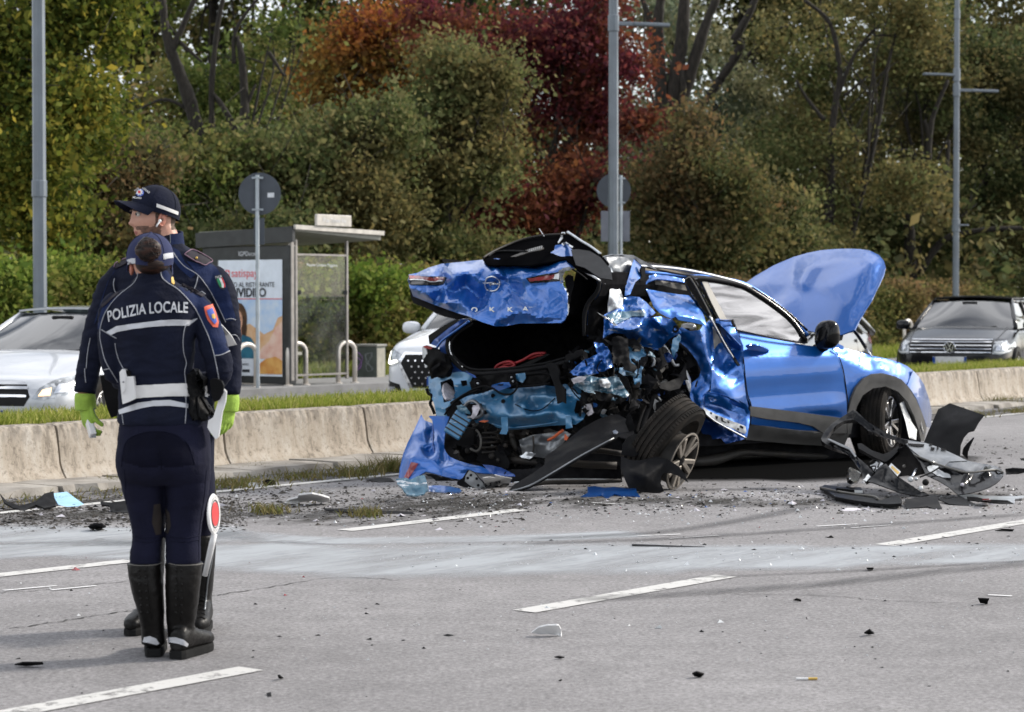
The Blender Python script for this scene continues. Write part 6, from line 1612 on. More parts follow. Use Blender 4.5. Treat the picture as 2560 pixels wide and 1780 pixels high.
# rear door: window gap, folded skin, handle, edge
sh('window_gap',ZB((735,520),(800,470),(860,430),(1000,430),(1205,470),(1300,650),(1330,730),(1240,620),(1000,590),(775,550)),SIDEO(-.30),None,'pit',step=10,th=0)
sh('door_window_arch',ZB((690,490),(740,430),(790,400),(860,383),(1000,392),(1120,415),(1215,440),(1200,470),(1100,452),(1000,440),(900,430),(850,445),(800,470),(760,515),(720,540)),SIDEO(-.16),ZB((700,500,.03),(850,400,-.03),(850,440,.05),(1000,395,-.03),(1000,438,.05),(1200,445,.0),(1195,468,.04)),'blue',step=4,crumple=.006,th=.01)
sh('window_seal_rag',ZB((790,490),(860,448),(960,450),(1100,480),(1210,500),(1230,560),(1100,540),(960,500),(860,490)),SIDEO(-.2),None,'hose',step=6,crumple=.05,csc=9,th=.006)
rd = sh('rear_door',ZB((778,545),(850,556),(1000,582),(1130,600),(1252,614),(1300,670),(1335,725),(1400,800),(1425,860),(1438,945),(1300,905),(1180,870),(1105,850),(1060,872),(1000,850),(930,812),(860,740),(820,640)),SIDEO(.02),ZB((780,550,-.18),(1000,582,-.24),(1252,614,-.22),(1335,725,-.08),(850,640,-.06),(1000,660,-.10),(1200,680,-.10),(900,760,.06),(1050,740,.05),(1200,760,.03),(1330,800,.02),(1060,865,.12),(1150,840,.14),(1300,860,.14),(1420,900,.10),(1438,945,.14)),'blue_scraped',step=5,crumple=.012,csc=6,th=.006)
sh('door_handle',ZB((1105,852),(1160,845),(1260,860),(1370,885),(1432,940),(1380,935),(1280,912),(1140,888)),SIDEO(.20),ZB((1260,880,.03)),'blue',step=4,th=.02,parent=rd)
sh('door_lower_band',ZD((985,20),(1030,-8),(1110,30),(1200,18),(1208,120),(1240,230),(1275,330),(1306,390),(1302,480),(1280,560),(1225,612),(1205,680),(1198,745),(1165,762),(1130,700),(1108,620),(1108,510),(1190,445),(1205,380),(1170,300),(1110,215),(1050,160),(1005,125)),SIDEO(.06),ZD((1000,20,.04),(1190,40,.12),(1040,120,-.06),(1120,120,.05),(1180,250,.0),(1240,260,.10),(1290,400,.08),(1210,430,-.03),(1260,520,.04),(1120,560,-.08),(1190,650,.06),(1150,740,-.02)),'blue',step=5,crumple=.025,csc=7,th=.006,seed=7)
sh('door_fold',ZD((1200,18),(1225,-30),(1290,-70),(1312,0),(1318,120),(1330,240),(1300,330),(1262,290),(1218,150)),SIDEO(.04),ZD((1210,30,.10),(1300,-50,-.05),(1250,150,.10),(1300,200,-.06),(1290,320,.06)),'blue',step=5,crumple=.015,csc=7,th=.006,seed=17)
ds = sh('door_skin',ZD((1300,-60),(1370,-90),(1440,-30),(1520,10),(1560,90),(1590,160),(1592,260),(1588,380),(1600,500),(1612,610),(1640,722),(1560,680),(1500,645),(1400,610),(1290,582),(1302,480),(1306,390),(1262,290),(1300,330),(1325,240),(1318,120)),SIDEO(.0),ZD((1310,-50,-.10),(1440,-30,-.12),(1560,90,-.02),(1400,100,-.14),(1330,180,-.14),(1590,200,.05),(1450,250,-.14),(1400,340,-.13),(1560,330,.0),(1320,400,.03),(1420,440,.02),(1540,450,-.01),(1590,480,.05),(1350,540,.08),(1480,560,.10),(1600,610,.06),(1300,580,.04),(1640,720,.02),(1500,640,.12)),'blue',step=5.5,crumple=.01,csc=6,th=.006,seed=19)
sh('door_bottom',ZD((1225,590),(1300,575),(1400,605),(1520,640),(1615,690),(1650,760),(1645,860),(1622,1000),(1590,1005),(1450,920),(1320,850),(1240,780),(1195,735),(1205,660)),SIDEO(.02),ZD((1240,600,.08),(1400,610,.10),(1600,690,.04),(1260,680,-.04),(1400,720,-.08),(1560,770,-.05),(1640,800,.02),(1210,730,.08),(1350,830,.10),(1600,960,.10),(1500,850,-.02)),'blue',step=5,crumple=.02,csc=7,th=.006,seed=21)
st = sh('door_edge_strip',ZD((1225,715),(1270,745),(1360,790),(1480,840),(1610,890),(1618,940),(1605,962),(1520,925),(1380,862),(1290,810),(1240,770)),SIDEO(.14),None,'pale_metal',step=5,crumple=.01,csc=9,th=.004)
SS = on_bvh(bvh_of(st),SIDEO(.15),.004)
for a in (((1335,795),(1360,802),(1352,830),(1340,825)),((1385,808),(1400,815),(1405,842),(1435,855),(1430,862),(1392,848)),((1445,842),(1462,850),(1458,864),(1445,858)),((1560,880),(1590,895),(1585,915),(1555,900)),((1535,905),(1550,910),(1548,930),(1532,925)),((1290,762),(1306,768),(1302,784),(1290,778))):
 sh('strip_slot',ZD(*a),SS,None,'pit',step=3,th=.002,parent=st)
sh('door_edge_strip',ZD((1240,592),(1320,600),(1420,625),(1468,645),(1460,668),(1500,700),(1600,740),(1625,800),(1560,790),(1440,720),(1360,690),(1290,690),(1250,720),(1240,650)),SIDEO(.10),ZD((1250,600,.04),(1400,640,.05),(1300,680,-.03),(1500,740,.02),(1620,790,.04)),'blue_scraped',step=5,crumple=.02,csc=10,th=.004,seed=23)
tb('door_edge_bead',SIDEO(.15),ZD((1200,735),(1260,790),(1330,845),(1450,912),(1540,960),(1612,998)),.009,'silver',0,6)
sh('sill_torn',ZD((1185,790),(1240,810),(1330,850),(1450,925),(1600,1006),(1560,1020),(1430,1050),(1385,1000),(1300,1010),(1240,1000),(1205,930)),SIDEO(-.08),ZD((1200,800,.05),(1400,960,.0),(1590,1006,.1),(1250,990,-.1)),'blue_dark',step=6,crumple=.04,csc=7,th=.008,seed=25)
tb('arch_seal',SIDEO(.02),ZD((1000,135),(1060,185),(1130,250),(1175,330),(1195,420),(1165,500),(1150,600),(1165,720),(1185,790)),.014,'seal',0,7)
# loose window bars
for nm, pts, off in (('window_bar',((1205,445),(1245,415),(1285,402),(1330,460),(1420,640),(1510,810),(1640,1095),(1740,1265),(1822,1388),(1800,1398),(1690,1240),(1600,1085),(1480,855),(1385,745),(1290,605)),.10),('window_bar',((1322,432),(1362,428),(1395,500),(1500,690),(1592,872),(1560,862),(1520,800),(1440,655),(1370,520)),.0)):
 wb = sh(nm,ZB(*pts),SIDEO(off-.08),ZB((1240,420,-.12),(1500,830,.0),(1810,1390,.10)),'gloss_black',step=5,th=.022)
tb('bar_edge',SIDEO(.0),ZB((1262,412,-.08),(1330,520,-.06),(1420,690,-.02),(1500,850,.02),(1600,1050,.06)),.007,'hose',.02,6)
tb('bar_edge',SIDEO(.04),ZB((1480,842),(1600,1066),(1700,1240),(1800,1385)),.008,'silver',.04,6)
sh('blue_corner',ZB((1590,880),(1735,885),(1765,1000),(1830,1160),(1820,1170),(1700,1100),(1620,980)),SIDEO(.0),ZB((1600,890,-.06),(1740,890,-.03),(1700,1050,.08),(1820,1160,.04)),'blue',step=5,crumple=.012,th=.006)
sh('belt_trim',ZB((1590,885),(1660,892),(1725,888),(1742,880),(1775,995),(1760,1000),(1725,905),(1660,905),(1600,898)),SIDEO(.02),None,'gloss_black',step=4,th=.01)
sh('pillar_cover',ZB((1515,960),(1560,1000),(1610,1090),(1640,1120),(1580,1150),(1510,1240),(1505,1100)),SIDEO(-.06),None,'grey_metal',step=5,crumple=.02,th=.004)
sh('blue_edge_light',ZB((1510,900),(1590,930),(1720,1060),(1825,1170),(1830,1300),(1780,1280),(1700,1160),(1600,1010),(1515,960)),SIDEO(.02),ZB((1520,920,-.02),(1700,1060,.07),(1820,1200,.03)),'blue',step=5,crumple=.012,th=.006,seed=31)
# -- crushed innards behind the torn quarter
inn = [('blue_crumple',Z1((930,822),(965,790),(1000,762),(1080,722),(1062,662),(1110,668),(1150,722),(1162,790),(1120,812),(1060,832),(990,852)),.20,'blue_scraped_more',.09),('teal_crumple',Z1((940,855),(1020,832),(1100,850),(1180,842),(1215,890),(1245,935),(1200,978),(1120,962),(1060,930),(1010,922),(960,892)),.24,'primer2',.11),('teal_plate',Z1((1140,800),(1240,795),(1242,690),(1335,702),(1318,800),(1300,905),(1272,882),(1265,842),(1150,835)),.10,'primer',.05),('hanging_bracket',Z1((1158,640),(1185,630),(1240,642),(1250,760),(1288,800),(1272,825),(1215,805),(1208,770),(1160,775)),.26,'plastic_dust',.06),('grey_scrap',Z1((940,858),(975,842),(1020,842),(1000,870),(955,882)),.30,'foam',.05),('pale_scrap',Z1((1085,860),(1130,850),(1150,880),(1140,905),(1095,895)),.30,'pale_metal',.06),('pale_scrap',Z1((1010,990),(1045,985),(1060,1030),(1030,1050),(1005,1030)),.12,'foam',.05),('dark_scrap',Z1((1060,920),(1150,930),(1240,960),(1200,985),(1130,975),(1080,965)),.27,'plastic',.06),('dark_scrap',Z1((985,930),(1060,930),(1110,980),(1060,1040),(1000,1020)),.08,'plastic_dust',.09),('teal_strip',Z1((1480,640),(1520,605),(1505,690),(1480,745),(1465,700)),.06,'primer',.03),('grille_strip',Z1((910,730),(1000,700),(1005,728),(915,765)),.22,'plastic_dust',.02),]
for i, (nm,pl,off,m_,cr) in enumerate(inn):
 sh(nm,pl,RS(off),None,m_,step=5,crumple=cr,csc=9,th=.004,seed=50+i,rough_edge=2)
for pts, r, m_ in ((((1205,650),(1215,700),(1210,760),(1240,790)),.012,'grey_metal'),(((1215,770),(1280,800)),.02,'plastic'),(((1265,880),(1275,940),(1262,980)),.03,'dark_metal'),(((1350,720),(1375,760),(1362,800)),.016,'pale_metal'),(((1425,680),(1455,720),(1480,780),(1505,782)),.014,'pale_metal'),(((1400,690),(1425,760),(1440,800)),.02,'dark_metal'),(((1275,940),(1320,905),(1380,890),(1440,870)),.022,'hose'),(((1385,745),(1395,800),(1380,850)),.014,'dark_metal'),(((1305,1120),(1330,1040),(1365,960),(1385,940)),.03,'plastic_dust'),(((1285,1140),(1310,1050),(1345,965)),.012,'dark_metal'),(((1370,945),(1390,945),(1412,970)),.010,'pale_metal'),(((950,790),(1040,760),(1150,700)),.010,'plastic'),(((990,850),(1080,880),(1140,920),(1220,915)),.009,'plastic'),(((1045,960),(1120,920),(1170,925)),.012,'dark_metal')):
 tb('bent_rod' if r<.02 else 'bent_tube',SIDEO(-.02),Z1(*pts),r,m_,0,7)
q = SIDEO(.0)(*Z1.one(1272,985)); mb = MB(); mb.lathe([(.032,-.04),(.042,-.03),(.042,.03),(.03,.04),(0,.04)],q,(.2,-.1,1),18); mb.build('rubber_boot',M['seal'],car,smooth=True,sharp_at=40)
mb = MB(); mb.lathe([(.044,-.012),(.046,0),(.044,.012)],q+Vector((0,0,-.012)),(.2,-.1,1),18); mb.build('boot_clamp',M['silver'],car,smooth=True)
lin = sh('torn_liner',Z1((1390,880),(1450,870),(1500,850),(1530,800),(1542,770),(1548,840),(1510,905),(1460,918),(1410,905)),SIDEO(.06),Z1((1450,890,.06),(1530,800,-.05)),'plastic_dust',step=5,crumple=.03,th=.006)
sh('torn_liner',Z1((1525,815),(1548,810),(1570,860),(1568,940),(1552,900)),SIDEO(.0),None,'pale_metal',step=4,crumple=.03,th=.004)
sh('inner_scrap',Z1((1380,960),(1420,985),(1440,1010),(1390,1060),(1370,1000)),SIDEO(.0),None,'grey_metal',step=5,crumple=.03,th=.005)
# -- rear wheel torn out of line
rwr = bpy.data.objects.new('rear_wheel',None); COL.objects.link(rwr); rwr.parent = car; rwr.matrix_parent_inverse = world_of(car).inverted()
tc_ = P(*ZD.one(895,985),17.0); wa = Vector((.72,-.36,-.60)).normalized()
wheel('rear_wheel',tc_,wa,.335,.225,m_rim='alloy',parent=rwr,rim_c=P(*ZD.one(940,1165),16.93),rim_axis=(.82,-.46,-.34),rim_r=.222)
sh('wheel_liner',ZD((480,1160),(560,1195),(640,1200),(700,1192),(800,1165),(900,1190),(960,1225),(1010,1262),(1062,1335),(1092,1402),(1000,1342),(930,1318),(870,1312),(845,1345),(842,1410),(872,1482),(820,1502),(700,1492),(560,1472),(520,1385),(478,1275)),DD(16.58),ZD((480,1160,-.10),(560,1300,.04),(700,1200,-.10),(700,1350,.06),(900,1200,-.08),(1090,1400,.02),(700,1490,.0),(860,1480,-.05)),'plastic_dust',step=5,crumple=.02,th=.006)
sh('wheel_liner',ZD((605,955),(640,975),(682,1000),(680,1100),(640,1150),(590,1165),(480,1150),(500,1050),(540,990)),DD(16.85),ZD((600,1050,.05)),'plastic_dust',step=5,crumple=.04,th=.008)
sh('liner_scrap',ZD((545,770),(575,800),(600,900),(640,960),(560,960),(520,860)),DD(17.2),None,'plastic',step=5,crumple=.04,th=.006)
# -- small crushed bits that cannot be told apart
def bits(nm,poly,base,m,n,s0,s1,seed):
 rr = random.Random(seed); V, Fc = [], []; xs = [q[0] for q in poly]; ys = [q[1] for q in poly]
 while n>0:
  x, y = rr.uniform(min(xs),max(xs)), rr.uniform(min(ys),max(ys))
  if not inside(poly,np.array([(x,y)]))[0]:continue
  n -= 1
  c = base(x,y); c = c+(CAM-c).normalized()*rr.uniform(-.12,.10); s = rr.uniform(s0,s1)
  e1 = Vector((rr.uniform(-1,1),rr.uniform(-.7,.7),rr.uniform(-1,1))).normalized(); e2 = e1.cross(Vector((rr.uniform(-.5,.5),-1,rr.uniform(-.5,.5)))).normalized()
  asp = rr.choice((.25,.4,.8,1)); k = len(V)
  for a, b in ((-1,-1),(0,-1.1),(1,-.7),(1.1,.6),(.1,1),(-.9,.8)):
   V.append(c+e1*a*s*rr.uniform(.7,1.2)+e2*b*s*asp*rr.uniform(.6,1.2)+e1.cross(e2)*rr.uniform(-.45,.45)*s)
  V.append(c+e1.cross(e2)*s*rr.uniform(-.5,.5)); Fc += [(k+j,k+(j+1)%6,k+6) for j in range(6)]
 o = mobj(nm,V,Fc,M[m],car); solid(o,.004); o['kind'] = 'stuff'; return o
zone = Z1((930,690),(1060,640),(1330,660),(1420,760),(1400,900),(1300,1000),(1180,1060),(1000,1060),(960,960),(920,840))
for i, (m_,n,a,b) in enumerate((('pit',60,.03,.09),('blue',11,.02,.05),('primer2',16,.015,.045),('plastic',44,.02,.07),('pale_metal',8,.012,.03),('dark_metal',30,.02,.05))):bits('crushed_bits',zone,RS(.10),m_,n,a,b,200+i)
zone2 = Z1((300,1100),(520,1090),(760,1120),(980,1120),(1000,1240),(820,1330),(560,1350),(380,1300),(300,1200))
for i, (m_,n,a,b) in enumerate((('pit',50,.03,.08),('dark_metal',46,.02,.055),('plastic',30,.02,.06),('grey_metal',9,.012,.035))):bits('crushed_bits',zone2,REARO(-.12),m_,n,a,b,220+i)
zone3 = Z1((1330,700),(1500,640),(1560,760),(1560,900),(1480,980),(1380,1060),(1320,980))
for i, (m_,n,a,b) in enumerate((('pit',30,.03,.08),('plastic',30,.02,.06),('dark_metal',20,.02,.05),('blue_dark',10,.02,.05))):bits('crushed_bits',zone3,SIDEO(-.06),m_,n,a,b,240+i)
for i in range(9):
 rr = random.Random(300+i); x, y = rr.uniform(950,1300), rr.uniform(640,860)
 tb('hanging_wire',RS(.2),Z1((x,y),(x+rr.uniform(-40,40),y+50),(x+rr.uniform(-60,60),y+rr.uniform(80,150))),.006,'plastic',0,5)
# == CARS IN THE OPPOSITE CARRIAGEWAY
M['white_paint'] = paint_mat('white_paint',(0.62,0.64,0.67),flake=.05,dirt=.12,rough=.4)
M['silver_white'] = paint_mat('silver_white_paint',(0.50,0.52,0.55),flake=.35,dirt=.12,rough=.35)
M['black_paint'] = mat('black_paint',(0.005,0.0055,0.007),.16,0,.2,4,spec=.35)
M['grey_paint'] = paint_mat('silver_grey_paint',(0.10,0.10,0.10),flake=.6,dirt=.12,rough=.3)
M['car_glass'] = glass_mat('car_glass',(0.55,0.62,0.62),0.14)
M['car_black'] = mat('car_black_trim',(0.006,0.006,0.0065),.5,spec=.2)
M['car_cabin'] = mat('car_cabin',(0.05,0.05,0.052),.8,0,.3,3)
M['chrome'] = mat('chrome',(0.65,0.66,0.68),.15,.95,.05,5)
M['lamp_glass'] = mat('headlamp_lens',(0.30,0.32,0.34),.12,.3,.5,14,coat=1)
M['lamp_lit'] = mat('headlamp_lit',(0.9,0.86,0.74),.3,0,.02,5,emit=1.6)
M['lamp_amber'] = mat('indicator_bulb',(0.95,0.62,0.30),.3,0,.02,5,emit=1.2)
M['tyre2'] = mat('plain_tyre',(0.02,0.02,0.02),.8)
def make_car(name,label,paint,C,h,L,Wd,H,zb_,zhood,zcowl,belt,opts):
 hv = Vector((h[0],h[1],0)).normalized(); lv = Vector((-hv.y,hv.x,0)); C = Vector((C[0],C[1],0))
 root = thing(name,label,'car',C,0,'cars queueing in the opposite carriageway')
 def T(x,y,z):return C+hv*x+lv*y+Vector((0,0,z))
 w = Wd/2; f = L/2; r = -L/2
 st = [(f,w*.60,.36,zhood-.20,.01),(f-.03,w*.74,.28,zhood-.10,.015),(f-.12,w*.88,.22,zhood-.03,.02),(f-.30,w*.955,.20,zhood+.02,.03),(f-.60,w*.99,.19,zhood+(zcowl-zhood)*.35,.05),(f-.95,w,.19,zhood+(zcowl-zhood)*.75,.05),(f-1.25,w,.19,zcowl,.03),(f-1.9,w,.19,belt,.0),(0,w,.19,belt+.01,0),(r+1.0,w,.19,belt+.03,0),(r+.45,w*.985,.2,belt+.05,0),(r+.15,w*.93,.24,belt+.02,0),(r+.03,w*.80,.32,belt-.1,0),(r,w*.7,.4,belt-.22,0)]
 rings = []
 for x, ww, zb, zt, cr in st:
  hgt = zt-zb
  half = [(ww*.86,zb),(ww*.97,zb+.06),(ww*.985,zb+hgt*.25),(ww,zb+hgt*.5),(ww*.985,zb+hgt*.74),(ww*.94,zt-.05),(ww*.87,zt-.005),(ww*.6,zt+cr*.6),(ww*.3,zt+cr*.92)]
  ring = [T(x,y,z) for y,z in half]+[T(x,0,zt+cr)]+[T(x,-y,z) for y,z in half[::-1]]+[T(x,0,zb)]
  rings.append(ring)
 mb = MB(); mb.loft(rings)
 body = mb.build('body',M[paint],root,smooth=True)
 subsurf(body,1)
 dg = bpy.context.evaluated_depsgraph_get(); dg.update()
 em = bpy.data.meshes.new_from_object(body.evaluated_get(dg)); tmp = bpy.data.objects.new('x',em); tmp_bvh = BVHTree.FromPolygons([v.co.copy() for v in em.vertices],[tuple(p.vertices) for p in em.polygons])
 bpy.data.objects.remove(tmp);
 def patch(nm,poly,m,lift=.004,parent=None,side='front',step=.05,th=.006):
  pts, tris = tri_poly([tuple(p) for p in poly],step)
  vs = []
  for a, b in pts:
   if side == 'front':o, d = T(f+2,a,b), -hv
   elif side == 'left':o, d = T(a,w+2,b), -lv
   elif side == 'right':o, d = T(a,-w-2,b), lv
   elif side == 'rear':o, d = T(r-2,a,b), hv
   else:o, d = T(a,b,4), Vector((0,0,-1))
   loc, nor, i, ds = tmp_bvh.ray_cast(o,d)
   if loc is None:loc = tmp_bvh.find_nearest(o+d*2.1)[0]; nor = -d
   if nor.dot(d)>0:nor = -nor
   vs.append(loc+nor*lift)
  fs = []
  for t in tris:
   n = (vs[t[1]]-vs[t[0]]).cross(vs[t[2]]-vs[t[0]]); d0 = {'front':hv,'left':lv,'right':-lv,'rear':-hv,'top':Vector((0,0,1))}[side]
   fs.append(t if n.dot(d0)>0 else t[::-1])
  o = mobj(nm,vs,fs,M[m],parent or root,True)
  solid(o,th); return o
 xb, xt, xr, xe = f-opts.get('wb',1.15), f-opts.get('wt',1.95), r+opts.get('rt',.75), r+opts.get('rb',.25)
 zt = H; wt = w*.70; wl = w*.90
 def grid(name,fn,m,n=8,k=6,th=.006):
  vs = [fn(i/n,j/k) for i in range(n+1) for j in range(k+1)]; fs = [(i*(k+1)+j,i*(k+1)+j+1,(i+1)*(k+1)+j+1,(i+1)*(k+1)+j) for i in range(n) for j in range(k)]
  o = mobj(name,vs,fs,m if not isinstance(m,str) else M[m],root,True); solid(o,th,0); return o
 def wsf(u,v):
  y = (2*u-1); ww = wl*.98+(wt-wl)*v
  x = xb+(xt-xb)*v-.16*y*y; z = zcowl-.02+(zt-.06-zcowl+.02)*(v**.92)-.03*y*y*v
  return T(x,y*ww,z)
 grid('windscreen',wsf,'car_glass')
 grid('roof',lambda u,v:T(xt+(xr-xt)*v-.16*(2*u-1)**2*(1-v),(2*u-1)*wt,zt-.06+.06*math.sin(math.pi*min(1,.25+v*.75))-.03*(2*u-1)**2),opts.get('roof',paint),8,8,.02)
 grid('rear_window',lambda u,v:T(xr+(xe-xr)*v,(2*u-1)*(wt+(wl-wt)*v),zt-.04+(belt-zt+.04)*v),'car_glass')
 for s in (1,-1):
  def sg(u,v):
   x0 = xt-.16+(xr-xt+.16)*u; x1 = xb-.22+(xe-xb+.3)*u
   return T(x1+(x0-x1)*v,s*(wl+(wt-wl)*v+.02*math.sin(math.pi*v)),belt-.02+(zt-.08-belt)*v)
  grid('side_window',sg,'car_glass',8,4)
  for nm, us, rad, m_ in (('front_pillar',0.0,.035,paint),('middle_pillar',.42,.035,'car_black'),('rear_pillar',.80 if not opts.get('estate') else .74,.04,paint),('rear_pillar',1.0,.05,paint)):
   pts = [sg(us,v)+lv*s*.006 for v in (0,.25,.5,.75,1)]
   if us == 0:pts = [wsf(0 if s<0 else 1,v) for v in (0,.25,.5,.75,1)]
   mb = MB(); mb.tube(pts,rad,8); mb.build(nm,M[m_],root,smooth=True)
  pts = [wsf(0 if s<0 else 1,1)]+[sg(u,1) for u in (.2,.4,.6,.8,1)]
  mb = MB(); mb.tube(pts,.028,8); mb.build('roof_frame',M[paint],root,smooth=True)
  if opts.get('rails'):
   pts = [sg(u,1)+Vector((0,0,.055 if 0<i<6 else .01))-lv*s*.02 for i,u in enumerate((.06,.1,.3,.5,.7,.92,.97))]
   mb = MB(); mb.tube(catmull(pts,4),.016,6); mb.build('roof_rail',M['chrome'],root,smooth=True)
  mp = T(xb-.30,s*(w+.10),belt+.06)
  mb = MB(); M3 = Matrix((hv,lv,Vector((0,0,1)))).transposed()
  b_ = MB().ball((0,0,0),1,14,9)
  mb.add([mp+M3@Vector((math.copysign(abs(v[0])**.8,v[0])*.07,math.copysign(abs(v[1])**.75,v[1])*.115,math.copysign(abs(v[2])**.75,v[2])*.075)) for v in b_.v],b_.f)
  mir = mb.build('door_mirror',M[paint],root,smooth=True)
  mb = MB(); mb.bar(mp-lv*s*.05-Vector((0,0,.05)),mp-lv*s*.2-Vector((0,0,.08)),.06,.03); mb.build('mirror_foot',M['car_black'],mir)
  for xw in (f-.86,r+.80):
   wc = T(xw,s*(w-.10),.325)
   mb = MB(); mb.lathe([(0,.025),(.375,.02),(.375,-.12)],T(xw,s*(w-.008),.33),lv*s,32); mb.build('wheel_arch',M['car_black'],root)
   e = bpy.data.objects.new('wheel',None); COL.objects.link(e); e.parent = root; e.matrix_parent_inverse = world_of(root).inverted()
   wheel('wheel',wc+lv*s*.02,lv*s,.325,.21,parent=e,m_rim='alloy_bright',tread=False)
  if opts.get('side') == s:
   sd = 'left' if s>0 else 'right'
   for xx in (f-1.45,-.15,r+1.05):
    patch('door_gap',[(xx,.30),(xx+.012,.30),(xx+.012,belt-.02),(xx,belt-.02)],'car_black',.002,side=sd,step=.1)
   for xx in (-.0,-1.0):
    patch('door_handle',[(xx-.2,belt-.14),(xx-.02,belt-.14),(xx-.02,belt-.10),(xx-.2,belt-.10)],paint,.025,side=sd,step=.03,th=.02)
   patch('sill',[(f-1.3,.2),(r+1.2,.2),(r+1.2,.29),(f-1.3,.29)],'car_black',.01,side=sd,step=.1)
 mb = MB(); mb.loft([[T(xb-.05,-wl*.9,.5),T(xb-.05,wl*.9,.5),T(xb-.05,wl*.9,zcowl-.02),T(xb-.05,-wl*.9,zcowl-.02)],[T(xb-.6,-wl*.9,.5),T(xb-.6,wl*.9,.5),T(xb-.6,wl*.9,zcowl-.06),T(xb-.6,-wl*.9,zcowl-.06)]]); mb.build('dashboard',M['car_cabin'],root)
 for y in (-.38,.38):
  mb = MB(); mb.box(T(xb-1.25,y,.75),(.5,.22,.7),Matrix((lv,hv,Vector((0,0,1)))).transposed()); mb.box(T(xb-1.3,y,1.17),(.25,.09,.16),Matrix((lv,hv,Vector((0,0,1)))).transposed()); bevel(mb.build('seat',M['car_cabin'],root),.03)
 mb = MB(); mb.box(T(xt+.10,0,zt-.13),(.24,.05,.07),Matrix((lv,hv,Vector((0,0,1)))).transposed()); bevel(mb.build('rear_view_mirror',M['car_black'],root),.015)
 wp = MB();
 for y0 in (-.5,.12):wp.tube([wsf(.5+y0*.5/1,.02)+hv*.02,wsf(.5+y0*.5+.26,.05)+hv*.02],.008,5)
 wp.build('wiper',M['car_black'],root)
 return root, T, patch, body
def plate(T,patch,f,z,txt,root,m='white_plate'):
 p = patch('number_plate',[(-.26,z-.055),(.26,z-.055),(.26,z+.055),(-.26,z+.055)],m,.03,step=.12,th=.01)
 for s in (-1,1):patch('plate_band',[(s*.26,z-.05),(s*.22,z-.05),(s*.22,z+.05),(s*.26,z+.05)],'blue_dark',.036,parent=p,step=.1,th=.003)
 return p
# silver white hatchback on the left, one headlamp lit
root, T, patch, body = make_car('hatchback_car','silver white hatchback with one glowing headlamp behind the officers','silver_white',(-4.57,23.35),(-.24,-.97),4.3,1.78,1.37,.2,.70,.93,.90,{'side':1,'wb':1.2,'wt':1.95})
f = 2.15
g_ = patch('grille',[(-.46,.43),(.46,.43),(.52,.52),(.47,.625),(.40,.64),(-.40,.64),(-.47,.625),(-.52,.52)],'car_black',.006)
for z in (.585,.515):patch('grille_bar',[(-.49,z),(.49,z),(.49,z+.022),(-.49,z+.022)],'chrome',.02,parent=g_,th=.012)
patch('grille_frame',[(-.47,.628),(.47,.628),(.44,.652),(-.44,.652)],'chrome',.012,parent=g_)
q = T(f+.02,0,.54); mb = MB(); mb.lathe([(.085,.0),(.095,.012),(.105,0),(.095,-.006),(.085,0)],q,T(1,0,0)-T(0,0,0),24)
for k in range(3):
 a = R(90+120*k); mb.bar(q,q+(T(0,math.cos(a),math.sin(a))-T(0,0,0))*.09,.016,.012,T(1,0,0)-T(0,0,0))
mb.build('badge',M['chrome'],g_)
for s in (1,-1):
 hl = patch('headlamp',[(s*.54,.50),(s*.66,.49),(s*.80,.53),(s*.865,.60),(s*.86,.70),(s*.80,.715),(s*.70,.68),(s*.60,.60)],'lamp_glass',.006)
 patch('lamp_reflector',[(s*.60,.525),(s*.70,.53),(s*.70,.60),(s*.63,.58)],'lamp_amber' if s>0 else 'chrome',.012,parent=hl,step=.03,th=.004)
 patch('lamp_lens',[(s*.72,.545),(s*.80,.56),(s*.82,.63),(s*.74,.63)],'chrome',.012,parent=hl,step=.03,th=.004)
 patch('bumper_intake',[(s*.52,.26),(s*.82,.28),(s*.80,.38),(s*.56,.38)],'car_black',.005)
plate(T,patch,f,.34,'',root)
# white crossover behind the boot lid
root, T, patch, body = make_car('crossover_car','white crossover with studded dark grille behind the open boot lid','white_paint',(-.05,27.7),(-.31,-.95),4.35,1.81,1.60,.2,.93,1.10,1.04,{'side':-1,'wb':1.15,'wt':1.75})
f = 2.175
g_ = patch('grille',[(-.44,.42),(.44,.42),(.56,.60),(.60,.72),(.54,.80),(-.54,.80),(-.60,.72),(-.56,.60)],'car_black',.006)
patch('grille_frame',[(-.60,.70),(-.635,.73),(-.56,.83),(.56,.83),(.635,.73),(.60,.70),(.54,.80),(-.54,.80)],'chrome',.012,parent=g_)
for s in (1,-1):patch('grille_frame',[(s*.60,.71),(s*.635,.72),(s*.48,.40),(s*.44,.42)],'chrome',.012,parent=g_)
for i in range(5):
 for j in range(12):
  y = -.50+j*.088+(i%2)*.044; z = .47+i*.066
  if abs(y)<.42+(z-.42)*.4:
   patch('grille_stud',[(y-.014,z),(y,z-.014),(y+.014,z),(y,z+.014)],'chrome',.016,parent=g_,step=.05,th=.004)
for s in (1,-1):
 hl = patch('headlamp',[(s*.58,.80),(s*.62,.70),(s*.74,.66),(s*.86,.68),(s*.88,.78),(s*.84,.86),(s*.72,.86)],'lamp_glass',.006)
 patch('running_lamp',[(s*.64,.715),(s*.76,.685),(s*.85,.70),(s*.86,.83),(s*.82,.835),(s*.81,.735),(s*.75,.725),(s*.655,.745)],'lamp_lit',.014,parent=hl,step=.03,th=.004)
 fg = patch('bumper_corner',[(s*.56,.30),(s*.84,.32),(s*.87,.46),(s*.82,.50),(s*.62,.46)],'car_black',.006)
 patch('fog_lamp_rim',[(s*.60,.335),(s*.80,.345),(s*.83,.44),(s*.79,.46),(s*.80,.42),(s*.78,.37),(s*.63,.365)],'chrome',.014,parent=fg,step=.03)
 patch('fog_lamp',[(s*.66,.38),(s*.76,.38),(s*.77,.43),(s*.68,.43)],'lamp_glass',.014,parent=fg,step=.03)
